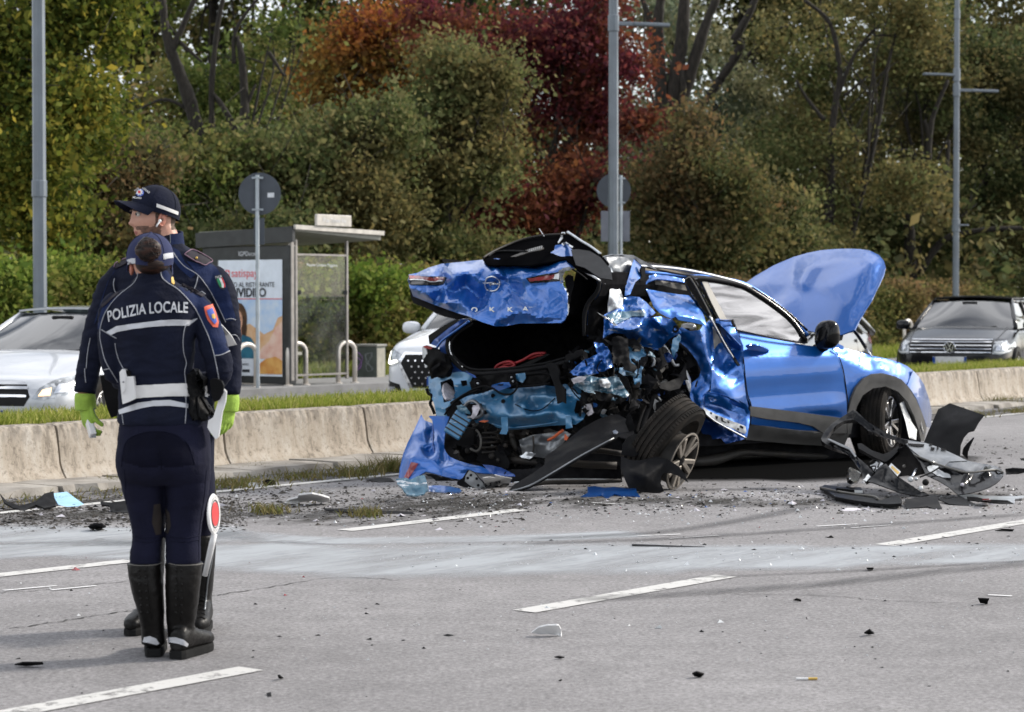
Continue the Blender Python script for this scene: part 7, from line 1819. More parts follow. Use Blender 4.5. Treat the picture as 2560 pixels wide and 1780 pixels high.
patch('bumper_lip',[(-.5,.24),(.5,.24),(.55,.33),(-.55,.33)],'car_black',.006)
plate(T,patch,f,.50,'',root)
# black estate on the right
root, T, patch, body = make_car('estate_car','black estate car with round badge and chrome slatted grille','black_paint',(7.61,36.73),(-.35,-.937),4.77,1.83,1.50,.2,.80,1.0,.97,{'side':1,'wb':1.25,'wt':2.05,'rails':True,'estate':True,'rt':.55,'rb':.18})
f = 2.385
g_ = patch('grille',[(-.62,.60),(.62,.60),(.64,.80),(-.64,.80)],'car_black',.006)
for z in (.615,.665,.715,.765,.80):patch('grille_bar',[(-.62,z),(.62,z),(.62,z+.013),(-.62,z+.013)],'chrome',.016,parent=g_,th=.01)
q = T(f+.02,0,.70); X_ = T(1,0,0)-T(0,0,0); Y_ = T(0,-1,0)-T(0,0,0); Zv = Vector((0,0,1)); q = q+X_*.01
mb = MB(); mb.lathe([(0,.006),(.085,.006),(.085,0)],q,X_,28); bd = mb.build('badge_disc',M['car_black'],g_)
mb = MB(); mb.lathe([(.078,.008),(.086,.016),(.094,.008),(.086,.004),(.078,.008)],q,X_,28)
for a, b in (((-.034,.072),(0,.008)),((.034,.072),(0,.008)),((-.066,.042),(-.028,-.068)),((-.028,-.068),(0,.0)),((0,0),(.028,-.068)),((.028,-.068),(.066,.042))):
 mb.bar(q+Y_*-a[0]+Zv*a[1]+X_*.011,q+Y_*-b[0]+Zv*b[1]+X_*.011,.014,.008,X_)
mb.build('badge',M['chrome'],g_)
for s in (1,-1):
 hl = patch('headlamp',[(s*.64,.60),(s*.76,.59),(s*.86,.63),(s*.895,.70),(s*.88,.775),(s*.80,.80),(s*.65,.785)],'lamp_glass',.006)
 for y in (.72,.80):patch('lamp_lens',[(s*(y-.035),.65),(s*(y+.025),.645),(s*(y+.03),.72),(s*(y-.03),.725)],'chrome',.012,parent=hl,step=.03,th=.004)
 patch('running_lamp',[(s*.66,.615),(s*.78,.605),(s*.87,.65),(s*.87,.665),(s*.78,.625),(s*.66,.632)],'clear_lens',.012,parent=hl,step=.03,th=.004)
patch('bumper_intake',[(-.6,.28),(.6,.28),(.66,.42),(-.66,.42)],'car_black',.005)
plate(T,patch,f,.50,'',root)
patch('bonnet_gap',[(f-.25,.66),(f-1.2,.72),(f-1.2,.735),(f-.25,.675)],'car_black',.002,side='top',step=.1)
patch('bonnet_gap',[(f-.25,-.66),(f-1.2,-.72),(f-1.2,-.735),(f-.25,-.675)],'car_black',.002,side='top',step=.1)
# silver grey hatchback mostly hidden by the raised bonnet
root, T, patch, body = make_car('hatchback_car','silver grey hatchback half hidden behind the raised blue bonnet','grey_paint',(3.62,30.9),(-.45,-.893),4.25,1.78,1.46,.2,.78,1.0,.98,{'side':1,'rt':.95,'rb':.10})
r = -2.125
tl = patch('tail_lamp',[(r+.02,.80),(r+.30,.86),(r+.28,.93),(r+.04,.95)],'red_lens',.006,side='left',step=.05)
patch('tail_lamp',[(.62,.80),(.84,.80),(.84,.95),(.62,.95)],'red_lens',.006,side='rear',step=.05)
patch('fuel_flap',[(r+.62,.72),(r+.72,.70),(r+.74,.80),(r+.64,.82)],'car_black',.004,side='left',step=.05)
# == TWO OFFICERS
Z3 = Z(150,420,2.752); Z4 = Z(150,900,2.046); ZF = Z(280,440,8.865)
M['navy'] = mat('navy_jacket_cloth',(0.0050,0.0070,0.0185),0.9,0,.18,12,spec=.2,bump=.25,bscale=90)
M['navy_blue'] = mat('blue_jacket_panel',(0.008,0.016,0.055),0.88,0,.15,10,spec=.2,bump=.25,bscale=90)
M['cap_blue'] = mat('cap_cloth',(0.026,0.032,0.080),0.9,0,.15,10,spec=.2)
M['trouser'] = mat('navy_riding_cloth',(0.0065,0.0072,0.019),0.92,0,.15,12,spec=.15,bump=.2,bscale=120)
M['seat_patch'] = mat('dark_seat_patch',(0.0035,0.0038,0.010),0.95,0,.15,14,spec=.1)
M['suede'] = mat('brown_knee_suede',(0.018,0.013,0.011),0.95,0,.3,20)
M['leather'] = mat('black_boot_leather',(0.0045,0.004,0.0037),0.42,0,.3,12,bump=.25,bscale=50,spec=.2)
M['sole'] = mat('boot_sole',(0.010,0.010,0.010),.85,0,.2,20,spec=.15)
M['reflective'] = mat('silver_reflective_tape',(0.46,0.47,0.50),0.45,.25,.08,14)
M['piping'] = mat('grey_piping',(0.26,0.27,0.30),0.5)
M['white_cloth'] = mat('white_belt',(0.62,0.61,0.60),.6,0,.06,14)
M['white_gloss'] = mat('white_holster',(0.66,0.66,0.66),.35,0,.05,9,coat=.4)
M['skin'] = mat('skin',(0.42,0.215,0.15),.5,0,.12,22,col2=(0.50,0.27,0.195),bump=.12,bscale=160)
M['skin_red'] = mat('ear_skin',(0.46,0.19,0.135),.5,0,.1,30)
M['stubble'] = mat('stubble_skin',(0.085,0.048,0.034),.7,0,.3,60,col2=(0.19,0.10,0.07))
M['short_hair'] = mat('cropped_hair',(0.055,0.036,0.026),.85,0,.3,80,col2=(0.13,0.085,0.06))
M['hair'] = mat('dark_brown_hair',(0.007,0.004,0.0035),.5,0,.4,9,spec=.25,col2=(0.045,0.019,0.012),aniso=(3,3,14),lo=.4,hi=.7)
M['lip'] = mat('lips',(0.36,0.12,0.10),.45)
M['eye_white'] = mat('eye_white',(0.6,0.56,0.52),.3)
M['iris'] = mat('iris',(0.012,0.008,0.006),.2)
M['lime'] = mat('lime_glove',(0.27,0.42,0.05),.8,0,.12,30,bump=.4,bscale=120)
M['glove_palm'] = mat('blue_grey_glove_palm',(0.03,0.06,0.10),.6,0,.2,20)
M['strap_purple'] = mat('epaulette_cloth',(0.012,0.009,0.016),.85)
M['strap_edge'] = mat('epaulette_edge',(0.16,0.09,0.13),.7)
M['gold'] = mat('gold_thread',(0.55,0.36,0.08),.4,.3)
M['badge_orange'] = mat('badge_orange',(0.62,0.10,0.05),.7)
M['badge_blue'] = mat('badge_blue',(0.06,0.11,0.42),.7)
M['flag_green'] = mat('flag_green',(0.02,0.25,0.10),.7); M['flag_red'] = mat('flag_red',(0.5,0.03,0.04),.7)
M['paper'] = mat('white_paper',(0.62,0.62,0.62),.7,0,.04,8)
M['sign_red'] = mat('sign_red',(0.58,0.03,0.03),.35,coat=.3)
M['print_black'] = mat('print_black',(0.02,0.02,0.02),.6)
M['earbud'] = mat('white_earbud',(0.72,0.72,0.72),.2,coat=.5)
def hring(d,py,xl,xr,ry,dy=0.0,e=2.3,n=28,tilt=0.0):
 0
 c = P((xl+xr)/2,py,d); rx = (xr-xl)/2*d/FPX
 out = []
 for k in range(n):
  a = 2*math.pi*k/n; ca, sa = math.cos(a), math.sin(a)
  x = math.copysign(abs(ca)**(2/e),ca)*rx; y = math.copysign(abs(sa)**(2/e),sa)*ry
  out.append(Vector((c.x+x,c.y+dy+y,c.z+tilt*x)))
 return out
def body_loft(d,rows,e=2.3,grow=0.0,n=28):
 mb = MB(); rs = []
 pts = catmull([(r[0],r[1],r[2],r[3],r[4] if len(r)>4 else 0) for r in rows],4)
 for r in pts:rs.append(hring(d,r[0],r[1]-grow,r[2]+grow,r[3]+grow*d/FPX,r[4],e,n))
 mb.loft(rs); return mb
def limb(d,rows,flat=1.0,n=16,grow=0.0):
 0
 pts = catmull([(*P(r[0],r[1],d+(r[3] if len(r)>3 else 0)),(r[2]+grow)*d/FPX) for r in rows],5)
 mb = MB(); mb.tube([p[:3] for p in pts],[max(.004,p[3]) for p in pts],n,True,flat,ref=(1,0,0)); return mb
def wrinkle(me,amp,sc,seed,stretch=(1,1,2.2)):
 def f(c):
  q = Vector((c[0]*sc*stretch[0]+seed,c[1]*sc*stretch[1],c[2]*sc*stretch[2]))
  w = q+Vector((mnoise.noise(q*.5),mnoise.noise(q*.5+Vector((5,2,1))),mnoise.noise(q*.6+Vector((1,7,3)))))*.8
  r = abs(mnoise.noise(w)); s_ = mnoise.noise(q*.45+Vector((3,3,3)))
  return amp*((.35-r)*1.2+.7*s_)
 displace(me,f)
def on(bvh,pts,lift=0.003,fb=None):
 out = []
 for p in pts:
  h = hit(bvh,p[0],p[1],lift)
  if h is None:
   h = bvh.find_nearest(P(p[0],p[1],fb))[0]
  out.append(h)
 return out
def pipe(bvh,pts,r,m,parent,fb,nm='piping',lift=.001):
 q = catmull([(p[0],p[1]) for p in pts],5)
 mb = MB(); mb.tube([tuple(v) for v in on(bvh,q,lift,fb)],r,5); return mb.build(nm,M[m],parent,smooth=True)
def near(bvh,d,lift):
 def f(px,py):
  h = hit(bvh,px,py,lift)
  if h is None:
   p = P(px,py,d); q = bvh.find_nearest(p)[0]; h = P(px,py,q.y) if q is not None else p
  return h
 return f
def patch_on(nm,poly,bvh,d,m,parent,lift=.003,step=4,th=.003,**k):
 return sheet(nm,poly,near(bvh,d,lift) if bvh else (lambda x,y:P(x,y,d)),k.pop('ctrl',None),M[m],parent,step=step,th=th,**k)
def boot(parent,d,shaft,foot_dir,heel,sole_px,label=None,toe_len=.275,heel_px_w=30):
 0
 mb = body_loft(d,shaft,2.2,0,24)
 fd = Vector((foot_dir[0],foot_dir[1],0)).normalized(); sd = Vector((fd.y,-fd.x,0)); h0 = Vector(heel)
 prof = [(-.035,.030,.085),(-.02,.037,.10),(.02,.040,.115),(.07,.041,.10),(.12,.044,.078),(.17,.048,.066),(.21,.044,.056),(.24,.032,.046),(.255,.014,.035)]
 rings = []
 for x, w, hh in prof:
  c = h0+fd*x; rg = []
  for k in range(16):
   a = 2*math.pi*k/16; ca, sa = math.cos(a), math.sin(a)
   rg.append(c+sd*(math.copysign(abs(ca)**.8,ca)*w)+Vector((0,0,.028+hh/2+math.copysign(abs(sa)**.8,sa)*hh/2)))
  rings.append(rg)
 mf = MB(); mf.loft(rings)
 me = remesh([mb,mf],.006,3)
 wrinkle(me,.003,18,3,(1,1,1.4))
 b_ = link('boot',me,M['leather'],parent,True)
 outl = [(-.042,.030),(-.02,.040),(.05,.043),(.12,.048),(.17,.051),(.215,.046),(.25,.030),(.262,.0)]
 poly = [h0+fd*x*.97+sd*w*.93 for x,w in outl]+[h0+fd*x*.97-sd*w*.93 for x,w in outl[::-1][1:]]
 ms = MB(); z = lambda v, zz:Vector((v.x,v.y,zz))
 ms.loft([[z(v,.004) for v in poly],[z(v,.026) for v in poly],[z(h0+(v-h0)*.97,.036) for v in poly]])
 ms.build('sole',M['sole'],b_)
 return b_
# -- the woman, seen from behind
DW = 9.0
wroot = thing('person','person in navy police jacket and tall boots seen from behind, hair in a bun','person',P(410,747,DW)*1.0)
wroot.location.z = 0
torso = [(654,347,423,.066,.012),(668,346,424,.068,.012),(684,342,428,.070,.01),(702,336,434,.074,.008),(718,318,458,.078,.0),(738,290,492,.096,0),(768,276,502,.112,-.005),(820,281,492,.122,-.01),(880,290,482,.120,-.005),(930,297,480,.116,0),(975,299,488,.120,0),(1015,297,508,.130,0),(1040,297,522,.138,-.005),(1061,299,525,.138,-.005)]
larm = [(300,752,28,.0),(282,775,32,0),(277,815,30,-.01),(276,860,28,-.02),(281,905,27,-.02),(291,936,26,.0),(312,955,24,.10),(345,950,21,.22),(385,935,18,.28)]
rarm = [(480,752,28,.0),(500,775,33,0),(518,815,33,-.01),(531,860,32,-.02),(545,900,32,-.02),(549,930,31,.0),(530,955,27,.10),(480,950,22,.22),(420,935,18,.28)]
pelvis = [(1030,302,520,.126,0),(1070,300,524,.134,-.01),(1110,297,528,.148,-.025),(1145,295,531,.158,-.035),(1180,299,530,.150,-.03),(1208,306,526,.12,-.01)]
lleg = [(1170,302,415,.10,-.02),(1215,307,412,.100,-.015),(1245,314,411,.094,-.005),(1290,324,409,.082,.0),(1330,332,407,.070,.0),(1352,331,405,.066,-.005),(1385,327,404,.070,-.015),(1425,328,404,.068,-.02)]
rleg = [(1170,414,529,.10,-.02),(1215,416,525,.100,-.015),(1245,417,520,.094,-.005),(1290,417,508,.082,.0),(1330,415,501,.070,.0),(1352,415,501,.066,-.005),(1385,416,502,.070,-.015),(1425,418,500,.068,-.02)]
lsh = [(1404,321,407,.078,-.02),(1440,325,408,.078,-.022),(1480,333,410,.074,-.02),(1520,343,411,.066,-.01),(1555,351,410,.056,.0),(1585,353,411,.055,.01),(1612,352,413,.058,.015)]
rsh = [(1404,414,509,.078,-.02),(1440,416,505,.078,-.022),(1480,416,500,.074,-.02),(1520,416,494,.066,-.01),(1555,417,488,.056,.0),(1585,419,484,.055,.01),(1612,420,480,.058,.015)]
hc = P(376,656,DW+.015)
def head_mb(c,f,sc=1.0):
 fv = Vector((f[0],f[1],0)).normalized(); sv = Vector((-fv.y,fv.x,0)); mb = MB()
 n, m_ = 48, 40; vs = []; fs = []
 for j in range(m_+1):
  th = math.pi*j/m_
  for k in range(n):
   a = 2*math.pi*k/n
   x, y, z = .095*math.sin(th)*math.cos(a), .074*math.sin(th)*math.sin(a), .115*math.cos(th)
   if z<0:
    t = -z/.115; y *= 1-.30*t**1.6; x = x*(1-.10*t)+(.018*t if x>0 else .030*t*t)
   fr = max(0,x/.095)
   g = lambda y0, z0, sy, sz:math.exp(-((y-y0)/sy)**2-((z-z0)/sz)**2)
   if x>0.02:
    x += fr*(.025*g(0,-.024,.012,.012)+.014*g(0,.004,.010,.020)+.007*g(0,.034,.04,.010)-.011*(g(.032,.016,.016,.010)+g(-.032,.016,.016,.010))+.008*g(0,-.058,.022,.007)+.007*g(0,-.071,.018,.006)-.006*g(0,-.064,.022,.003)+.012*g(0,-.094,.022,.014)+.004*(g(.045,-.012,.018,.018)+g(-.045,-.012,.018,.018))-.004*g(0,-.045,.03,.006))
   vs.append(Vector(c)+(fv*x+sv*y+Vector((0,0,z)))*sc)
 for j in range(m_):
  for k in range(n):fs.append((j*n+k,(j+1)*n+k,(j+1)*n+(k+1)%n,j*n+(k+1)%n))
 mb.add(vs,fs); return mb
# one continuous body under the clothes
neckw = limb(DW,[(378,690,27,.012),(376,650,27,.01)])
handw = [limb(DW,[(345,950,15,.22),(400,930,15,.29),(440,925,10,.30)]),limb(DW,[(470,950,15,.22),(420,930,15,.31),(385,925,10,.33)])]
me = remesh([head_mb(hc,(0,1),.93),neckw,body_loft(DW,torso,grow=-6),limb(DW,larm,grow=-6),limb(DW,rarm,grow=-6),body_loft(DW,pelvis,grow=-5),body_loft(DW,lleg+lsh[1:],grow=-6),body_loft(DW,rleg+rsh[1:],grow=-6)]+handw,.010,2)
link('body',me,M['skin'],wroot,True)
me = remesh([body_loft(DW,torso),limb(DW,larm),limb(DW,rarm)],.0065,5)
wrinkle(me,.0085,8,1); wrinkle(me,.0035,19,2)
jk = link('jacket',me,M['navy'],wroot,True)
JB = bvh_of(jk)
me = remesh([body_loft(DW,pelvis),body_loft(DW,lleg),body_loft(DW,rleg)],.0065,4)
wrinkle(me,.0035,8,5); wrinkle(me,.0015,20,6)
tr = link('trousers',me,M['trouser'],wroot,True); TB = bvh_of(tr)
tr.data.materials.append(M['seat_patch'])
# seat patch: own faces of the trousers
seat = np.array([p[:2] for p in Z4((315,520),(325,440),(360,395),(420,372),(510,364),(590,382),(650,425),(685,480),(690,535),(600,548),(520,545),(420,550))])
def px_of(v):
 d = Vector(v)-CAM; zc = d.y*_cp-d.z*_sp; yc = d.y*_sp+d.z*_cp
 return CX+FPX*d.x/zc, CY-FPX*yc/zc
for p in tr.data.polygons:
 c = p.center
 if p.normal.y<0 and inside([tuple(q) for q in seat],np.array([px_of(c)]))[0]:p.material_index = 1
pipe(TB,Z4((315,545),(320,480),(345,410),(420,372),(510,364),(590,382),(655,430),(690,535)),.0016,'trouser',tr,DW,'seam')
pipe(TB,Z4((505,470),(515,520),(520,560)),.002,'seat_patch',tr,DW,'seam')
for x0, x1 in ((330,352),(748,712)):pipe(TB,Z4((x0,560),(x0+(x1-x0)*.3,700),(x1,880),(x1-2,1030)),.0012,'trouser',tr,DW,'seam')
for yy in (905,925):pipe(TB,Z4((378,yy-5),(440,yy+8),(505,yy)),.0018,'trouser',tr,DW,'crease'); pipe(TB,Z4((560,yy),(640,yy+6),(715,yy-8)),.0018,'trouser',tr,DW,'crease')
patch_on('knee_patch',Z4((480,740),(512,735),(520,820),(516,890),(490,895),(470,830)),TB,DW,'suede',tr,.001,4,.001)
patch_on('knee_patch',Z4((540,760),(560,780),(568,850),(552,890),(538,880)),TB,DW,'suede',tr,.001,4,.001)
# boots
hl = G(381,1645); b1 = boot(wroot,DW,lsh,(-.12,1),hl+Vector((0,.045,0)),None)
hr = G(447,1650); b2 = boot(wroot,DW,rsh,(.33,.94),hr+Vector((.0,.04,0)),None)
for b_, cols in ((b1,((404,436),(500,532))),(b2,((594,622),(690,690)))):
 bb = bvh_of(b_)
 x0 = cols[0]
 for k in range(7):
  y = 1075+k*36
  for xx in x0:
   q = hit(bb,*Z4.one(xx+(k*2.2 if b_ is b1 else 0),y),.002)
   if q is None:continue
   mb = MB(); mb.ball(q,(.0055,.003,.0065),8,6); mb.build('lace_eyelet',M['leather'],b_,smooth=True)
 pipe(bb,Z4((352,1045),(400,1052),(470,1050),(523,1040)) if b_ is b1 else Z4((542,1040),(600,1050),(680,1050),(730,1042)),.0022,'hose',b_,DW,'boot_rim',.002)
 cx = 462 if b_ is b1 else 610
 pipe(bb,Z4((cx-15,1060),(cx-8,1180),(cx+8,1330)),.0016,'leather',b_,DW,'boot_seam')
bb = bvh_of(b1,b2)
patch_on('reflector_heel',Z4((432,1418),(460,1412),(492,1425),(508,1452),(490,1456),(450,1446),(425,1442)),bb,DW,'reflective',b1,.003,3)
patch_on('reflector_heel',Z4((556,1420),(590,1418),(630,1430),(655,1452),(648,1466),(610,1452),(556,1442)),bb,DW,'reflective',b2,.003,3)
# jacket trim
RP_ = ((690,690),(700,750),(740,790),(810,835),(880,905),(940,985),(985,1075),(1030,1180),(1060,1285),(1082,1390),(1094,1455))
pipe(JB,Z3(*RP_),.0024,'piping',jk,DW)
pipe(JB,Z3((530,700),(535,740),(500,800),(400,880),(320,980),(285,1070),(275,1150),(285,1220),(310,1320),(350,1395),(400,1475)),.0022,'piping',jk,DW)
pipe(JB,Z3((945,1035),(900,1070),(862,1090),(846,1180),(850,1270),(868,1340),(856,1400),(864,1480),(868,1600)),.0022,'piping',jk,DW)
pipe(JB,Z3((285,1112),(330,1140),(390,1172)),.0022,'piping',jk,DW); pipe(JB,Z3((380,1205),(388,1260),(410,1330),(442,1388)),.0022,'piping',jk,DW)
pipe(JB,Z3((1060,1292),(1110,1285),(1166,1258)),.0024,'piping',jk,DW); pipe(JB,Z3((302,1388),(342,1380)),.0024,'piping',jk,DW)
pipe(JB,Z4((318,275),(325,330)),.0022,'piping',jk,DW); pipe(JB,Z4((632,130),(645,230),(640,325)),.0022,'piping',jk,DW)
patch_on('chest_band',Z3((318,1128),(390,1088),(490,1073),(600,1060),(700,1048),(780,1042),(905,1046),(942,1034),(885,1085),(800,1084),(700,1088),(600,1096),(500,1108),(395,1128),(345,1152)),JB,DW,'reflective',jk,.002,4,.003)
patch_on('hem_band',Z4((300,256),(400,218),(480,208),(560,205),(655,225),(655,246),(560,234),(480,236),(420,246),(305,278)),JB,DW,'reflective',jk,.002,4,.003)
patch_on('blue_sleeve_panel',Z3((812,818),(900,838),(985,888),(1030,935),(1090,1030),(1130,1130),(1165,1255),(1110,1285),(1062,1290),(1032,1180),(988,1075),(942,985),(880,900)),JB,DW,'navy_blue',jk,.0012,5,.0015)
patch_on('blue_sleeve_panel',Z3((398,872),(290,960),(262,1060),(262,1110),(275,1110),(286,1060),(322,975),(402,882)),JB,DW,'navy_blue',jk,.0012,5,.0015)
patch_on('collar_panel',Z3((694,690),(740,710),(770,760),(790,800),(740,785),(704,750)),JB,DW,'navy_blue',jk,.0012,4,.0015)
patch_on('epaulette',Z3((835,800),(850,796),(930,832),(992,878),(975,890),(900,850),(838,812)),JB,DW,'strap_purple',jk,.006,4,.006)
pipe(JB,Z3((835,800),(850,796),(930,832),(992,878)),.0022,'piping',jk,DW,'epaulette_edge',.008)
patch_on('epaulette',Z3((288,945),(340,900),(400,855),(406,868),(350,912),(296,960)),JB,DW,'strap_purple',jk,.006,4,.006)
bd = patch_on('sleeve_badge',Z3((990,958),(1045,938),(1070,1000),(1088,1062),(1082,1096),(1052,1096),(1015,1045),(1000,1005)),JB,DW,'badge_orange',jk,.004,3,.003)
patch_on('badge_field',Z3((1006,980),(1040,966),(1060,1015),(1072,1058),(1060,1076),(1034,1045),(1016,1010)),JB,DW,'badge_blue',bd,.008,3,.0015)
patch_on('badge_crest',Z3((1038,1012),(1052,1008),(1062,1030),(1056,1044),(1044,1036)),JB,DW,'gold',bd,.010,2,.001)
patch_on('shirt_collar',Z3((762,752),(772,750),(788,798),(780,806),(764,790)),JB,DW+.01,'gold',jk,.004,3,.002)
# words on the back, laid on the cloth letter by letter
def back_words():
 xs = np.array([330,460,595,735,880.]); ys = np.array([1024,990,968,958,962.])
 txt = 'POLIZIA LOCALE'
 me = text_mesh(txt,1.0,0,'LEFT',1.02,.018)
 subdiv_mesh(me,maxlen=.12)
 w = max(v.co.x for v in me.vertices); x0 = min(v.co.x for v in me.vertices)
 cap = max(v.co.y for v in me.vertices)-min(v.co.y for v in me.vertices)
 ym = (max(v.co.y for v in me.vertices)+min(v.co.y for v in me.vertices))/2
 cf = np.polyfit(xs,ys,2)
 for v in me.vertices:
  u = (v.co.x-x0)/(w-x0); X = 330+u*548; Yc = np.polyval(cf,X); sl = np.polyval(np.polyder(cf),X)
  dy = (v.co.y-ym)/cap*76
  px, py = Z3.one(X+dy*sl*.4,Yc-dy)
  v.co = near(JB,DW,.0035)(px,py)
 return link('back_lettering',me,M['reflective'],jk)
back_words()
# belt and what hangs on it
blt = patch_on('belt',Z4((372,131),(450,128),(550,122),(655,120),(720,126),(722,190),(655,186),(550,186),(450,192),(376,197)),JB,DW,'white_cloth',wroot,.004,5,.006)
pch = patch_on('white_pouch',Z4((304,62),(318,46),(334,50),(342,84),(376,84),(380,130),(386,198),(352,214),(320,226),(314,180),(308,120)),None,DW-.15,'white_gloss',blt,.0,4,.045)
patch_on('pouch_slot',Z4((330,58),(348,50),(358,60),(360,84),(340,84)),None,DW-.145,'plastic',pch,.0,3,.02)
patch_on('pouch_flap',Z4((306,66),(322,56),(334,84),(332,150),(318,172),(310,120)),None,DW-.16,'white_gloss',pch,.0,4,.012)
mb = MB(); mb.ball(P(*Z4.one(324,112),DW-.162),.004); mb.build('press_stud',M['grey_metal'],pch)
gl = patch_on('belt_gloves',Z4((650,78),(668,58),(700,52),(755,96),(752,120),(732,150),(730,185),(748,210),(786,262),(776,286),(758,280),(742,262),(738,300),(718,316),(694,300),(676,302),(662,260),(655,180)),JB,DW,'plastic',blt,.02,4,.02,crumple=.02,csc=16)
for a in (((668,190),(676,250),(684,300)),((700,190),(704,250),(715,310)),((720,190),(740,230),(768,280))):pipe(bvh_of(gl),Z4(*a),.006,'plastic',gl,DW,'glove_finger',.004)
rdo = patch_on('radio',Z4((765,104),(778,95),(800,96),(826,108),(836,130),(834,168),(815,204),(788,216),(775,180)),None,DW-.12,'plastic',blt,.0,4,.04)
patch_on('holster',Z4((836,148),(850,164),(845,215),(828,270),(818,340),(810,394),(796,406),(770,372),(754,345),(758,310),(784,292),(800,240),(812,200)),None,DW-.10,'white_gloss',blt,.0,4,.035)
patch_on('holster_flap',Z4((734,128),(752,132),(756,190),(744,186)),JB,DW,'white_gloss',blt,.01,3,.012)
# head: cap, hair, ears
ct = math.radians(-4)
def dome(c,rx,ry,rz,rot,n=32,m_=14,cut=.0):
 mb = MB(); vs, fs = [], []
 for j in range(m_+1):
  t = j/m_*(math.pi/2+cut)
  for k in range(n):
   a = 2*math.pi*k/n
   v = Vector((rx*math.sin(t)**.9*math.cos(a) if t<math.pi/2 else rx*math.cos(a)*(1-.02*(t-math.pi/2)),ry*(math.sin(t)**.9 if t<math.pi/2 else 1)*math.sin(a),rz*math.cos(t)))
   vs.append(Vector(c)+rot@v)
 for j in range(m_):
  for k in range(n):fs.append((j*n+k,(j+1)*n+k,(j+1)*n+(k+1)%n,j*n+(k+1)%n))
 mb.add(vs,fs); return mb
rot = Matrix.Rotation(R(5),3,'Y')@Matrix.Rotation(R(7),3,'X')
cw = dome(P(375,643,DW+.0),.0945,.110,.098,rot,cut=.22).build('cap',M['cap_blue'],wroot,smooth=True); solid(cw,.003)
CB = bvh_of(cw)
mb = MB(); mb.ball(P(377,582,DW+.0),(.007,.007,.004),10,6); mb.build('cap_button',M['cap_blue'],cw,smooth=True)
mb = MB(); bc = P(375,648,DW)
for i in range(2):pass
pts = []; brim_v = []; nn = 20
for j in range(5):
 for k in range(nn+1):
  a = math.pi*k/nn; e = j/4
  x = math.cos(a)*(.088+.002*e); y = math.sin(a)*(.105+.07*e); z = -.012-.018*e-.03*abs(math.cos(a))**2*e
  brim_v.append(bc+rot@Vector((x,y,z)))
bf = [(j*(nn+1)+k,j*(nn+1)+k+1,(j+1)*(nn+1)+k+1,(j+1)*(nn+1)+k) for j in range(4) for k in range(nn)]
solid(mobj('cap_brim',brim_v,bf,M['cap_blue'],cw,True),.003)
for k in range(6):
 a = 2*math.pi*k/6+.3
 q = [P(375,643,DW)+rot@Vector((.0955*math.sin(t)**.9*math.cos(a),.111*math.sin(t)**.9*math.sin(a),.099*math.cos(t))) for t in np.linspace(.08,math.pi/2,10)]
 mb = MB(); mb.tube(q,.0012,4); mb.build('cap_seam',M['navy'],cw)
patch_on('cap_band',Z3((463,632),(490,622),(519,620),(521,656),(492,660),(465,666)),CB,DW,'reflective',cw,.002,3,.002)
patch_on('cap_band',Z3((709,592),(740,586),(775,582),(778,618),(742,622),(712,630)),CB,DW,'reflective',cw,.002,3,.002)
hb_ = MB(); hb_.ball(P(381,658,DW-.022),(.068,.086,.052),24,14)
hr_ = hb_.build('hair',M['hair'],wroot,smooth=True)
mb = MB(); mb.ball(P(371,624,DW-.125),(.050,.042,.048),28,18)
bun = mb.build('hair_bun',M['hair'],hr_,smooth=True)
displace(bun.data,lambda c:.006*mnoise.noise(Vector((c[0]*40,c[1]*40,c[2]*40)))+.003*abs(mnoise.noise(Vector((c[0]*30,c[1]*90,c[2]*90)))))
rr = random.Random(9)
bcn = P(371,624,DW-.125)
for i in range(46):
 ax = Vector((rr.uniform(-1,1),rr.uniform(-.35,.35),rr.uniform(-1,1))).normalized(); st_v = Vector((rr.uniform(-1,1),-rr.uniform(.3,1),rr.uniform(-1,1))).normalized()
 q = []
 for t in np.linspace(-.8,.8,9):
  v = Matrix.Rotation(t,3,ax)@st_v
  q.append(bcn+Vector((v.x*.050,v.y*.042,v.z*.048))*rr.uniform(.985,1.03))
 mb = MB(); mb.tube(q,[.0006,.0016,.0022,.0026,.0026,.0024,.002,.0014,.0005],4); mb.build('hair_strand',M['hair'],bun,smooth=True)
for px, py, s in ((424,662,1),(329,672,-1)):
 mb = MB(); mb.ball(P(px,py,DW+.02),(.010,.016,.027),14,10); mb.build('ear',M['skin_red'],wroot,smooth=True)
# -- the man, facing this way, head turned to the side
DM = 9.75
mroot = thing('person','person with stubble in navy police jacket, cap and lime green gloves looking left','person',P(415,747,DM)); mroot.location.z = 0
mtorso = [(586,396,450,.050,0),(604,386,452,.060,.0),(622,366,470,.075,0),(640,332,506,.092,0),(662,300,536,.110,0),(700,292,544,.130,0),(780,300,538,.138,0),(880,306,532,.135,0),(970,308,532,.130,0),(1060,304,536,.135,0)]
mla = [(312,680,28),(288,706,34),(268,750,36),(250,800,34),(236,850,33),(225,905,31,-.01),(217,945,29,-.02),(212,982,27,-.03)]
mra = [(522,680,28),(542,706,34),(556,750,36),(566,800,35),(570,850,33),(572,905,31,-.01),(574,945,29,-.02),(573,984,27,-.03)]
mpel = [(1040,306,534,.125,0),(1120,302,536,.140,.01),(1200,310,534,.12,0)]
mll = [(1180,322,420,.10,0),(1260,332,416,.09,0),(1330,338,410,.075,0),(1420,338,406,.07,0)]
mrl = [(1180,426,536,.10,0),(1260,438,538,.09,0),(1330,452,537,.078,0),(1420,460,534,.07,0)]
mls = [(1335,336,412,.085,0),(1400,338,410,.082,.01),(1470,344,406,.07,.02),(1530,350,400,.06,.02),(1560,352,398,.058,.02)]
mrs = [(1335,456,540,.085,0),(1400,462,537,.082,.01),(1470,474,530,.07,.02),(1530,482,526,.06,.02),(1565,484,526,.058,.02)]
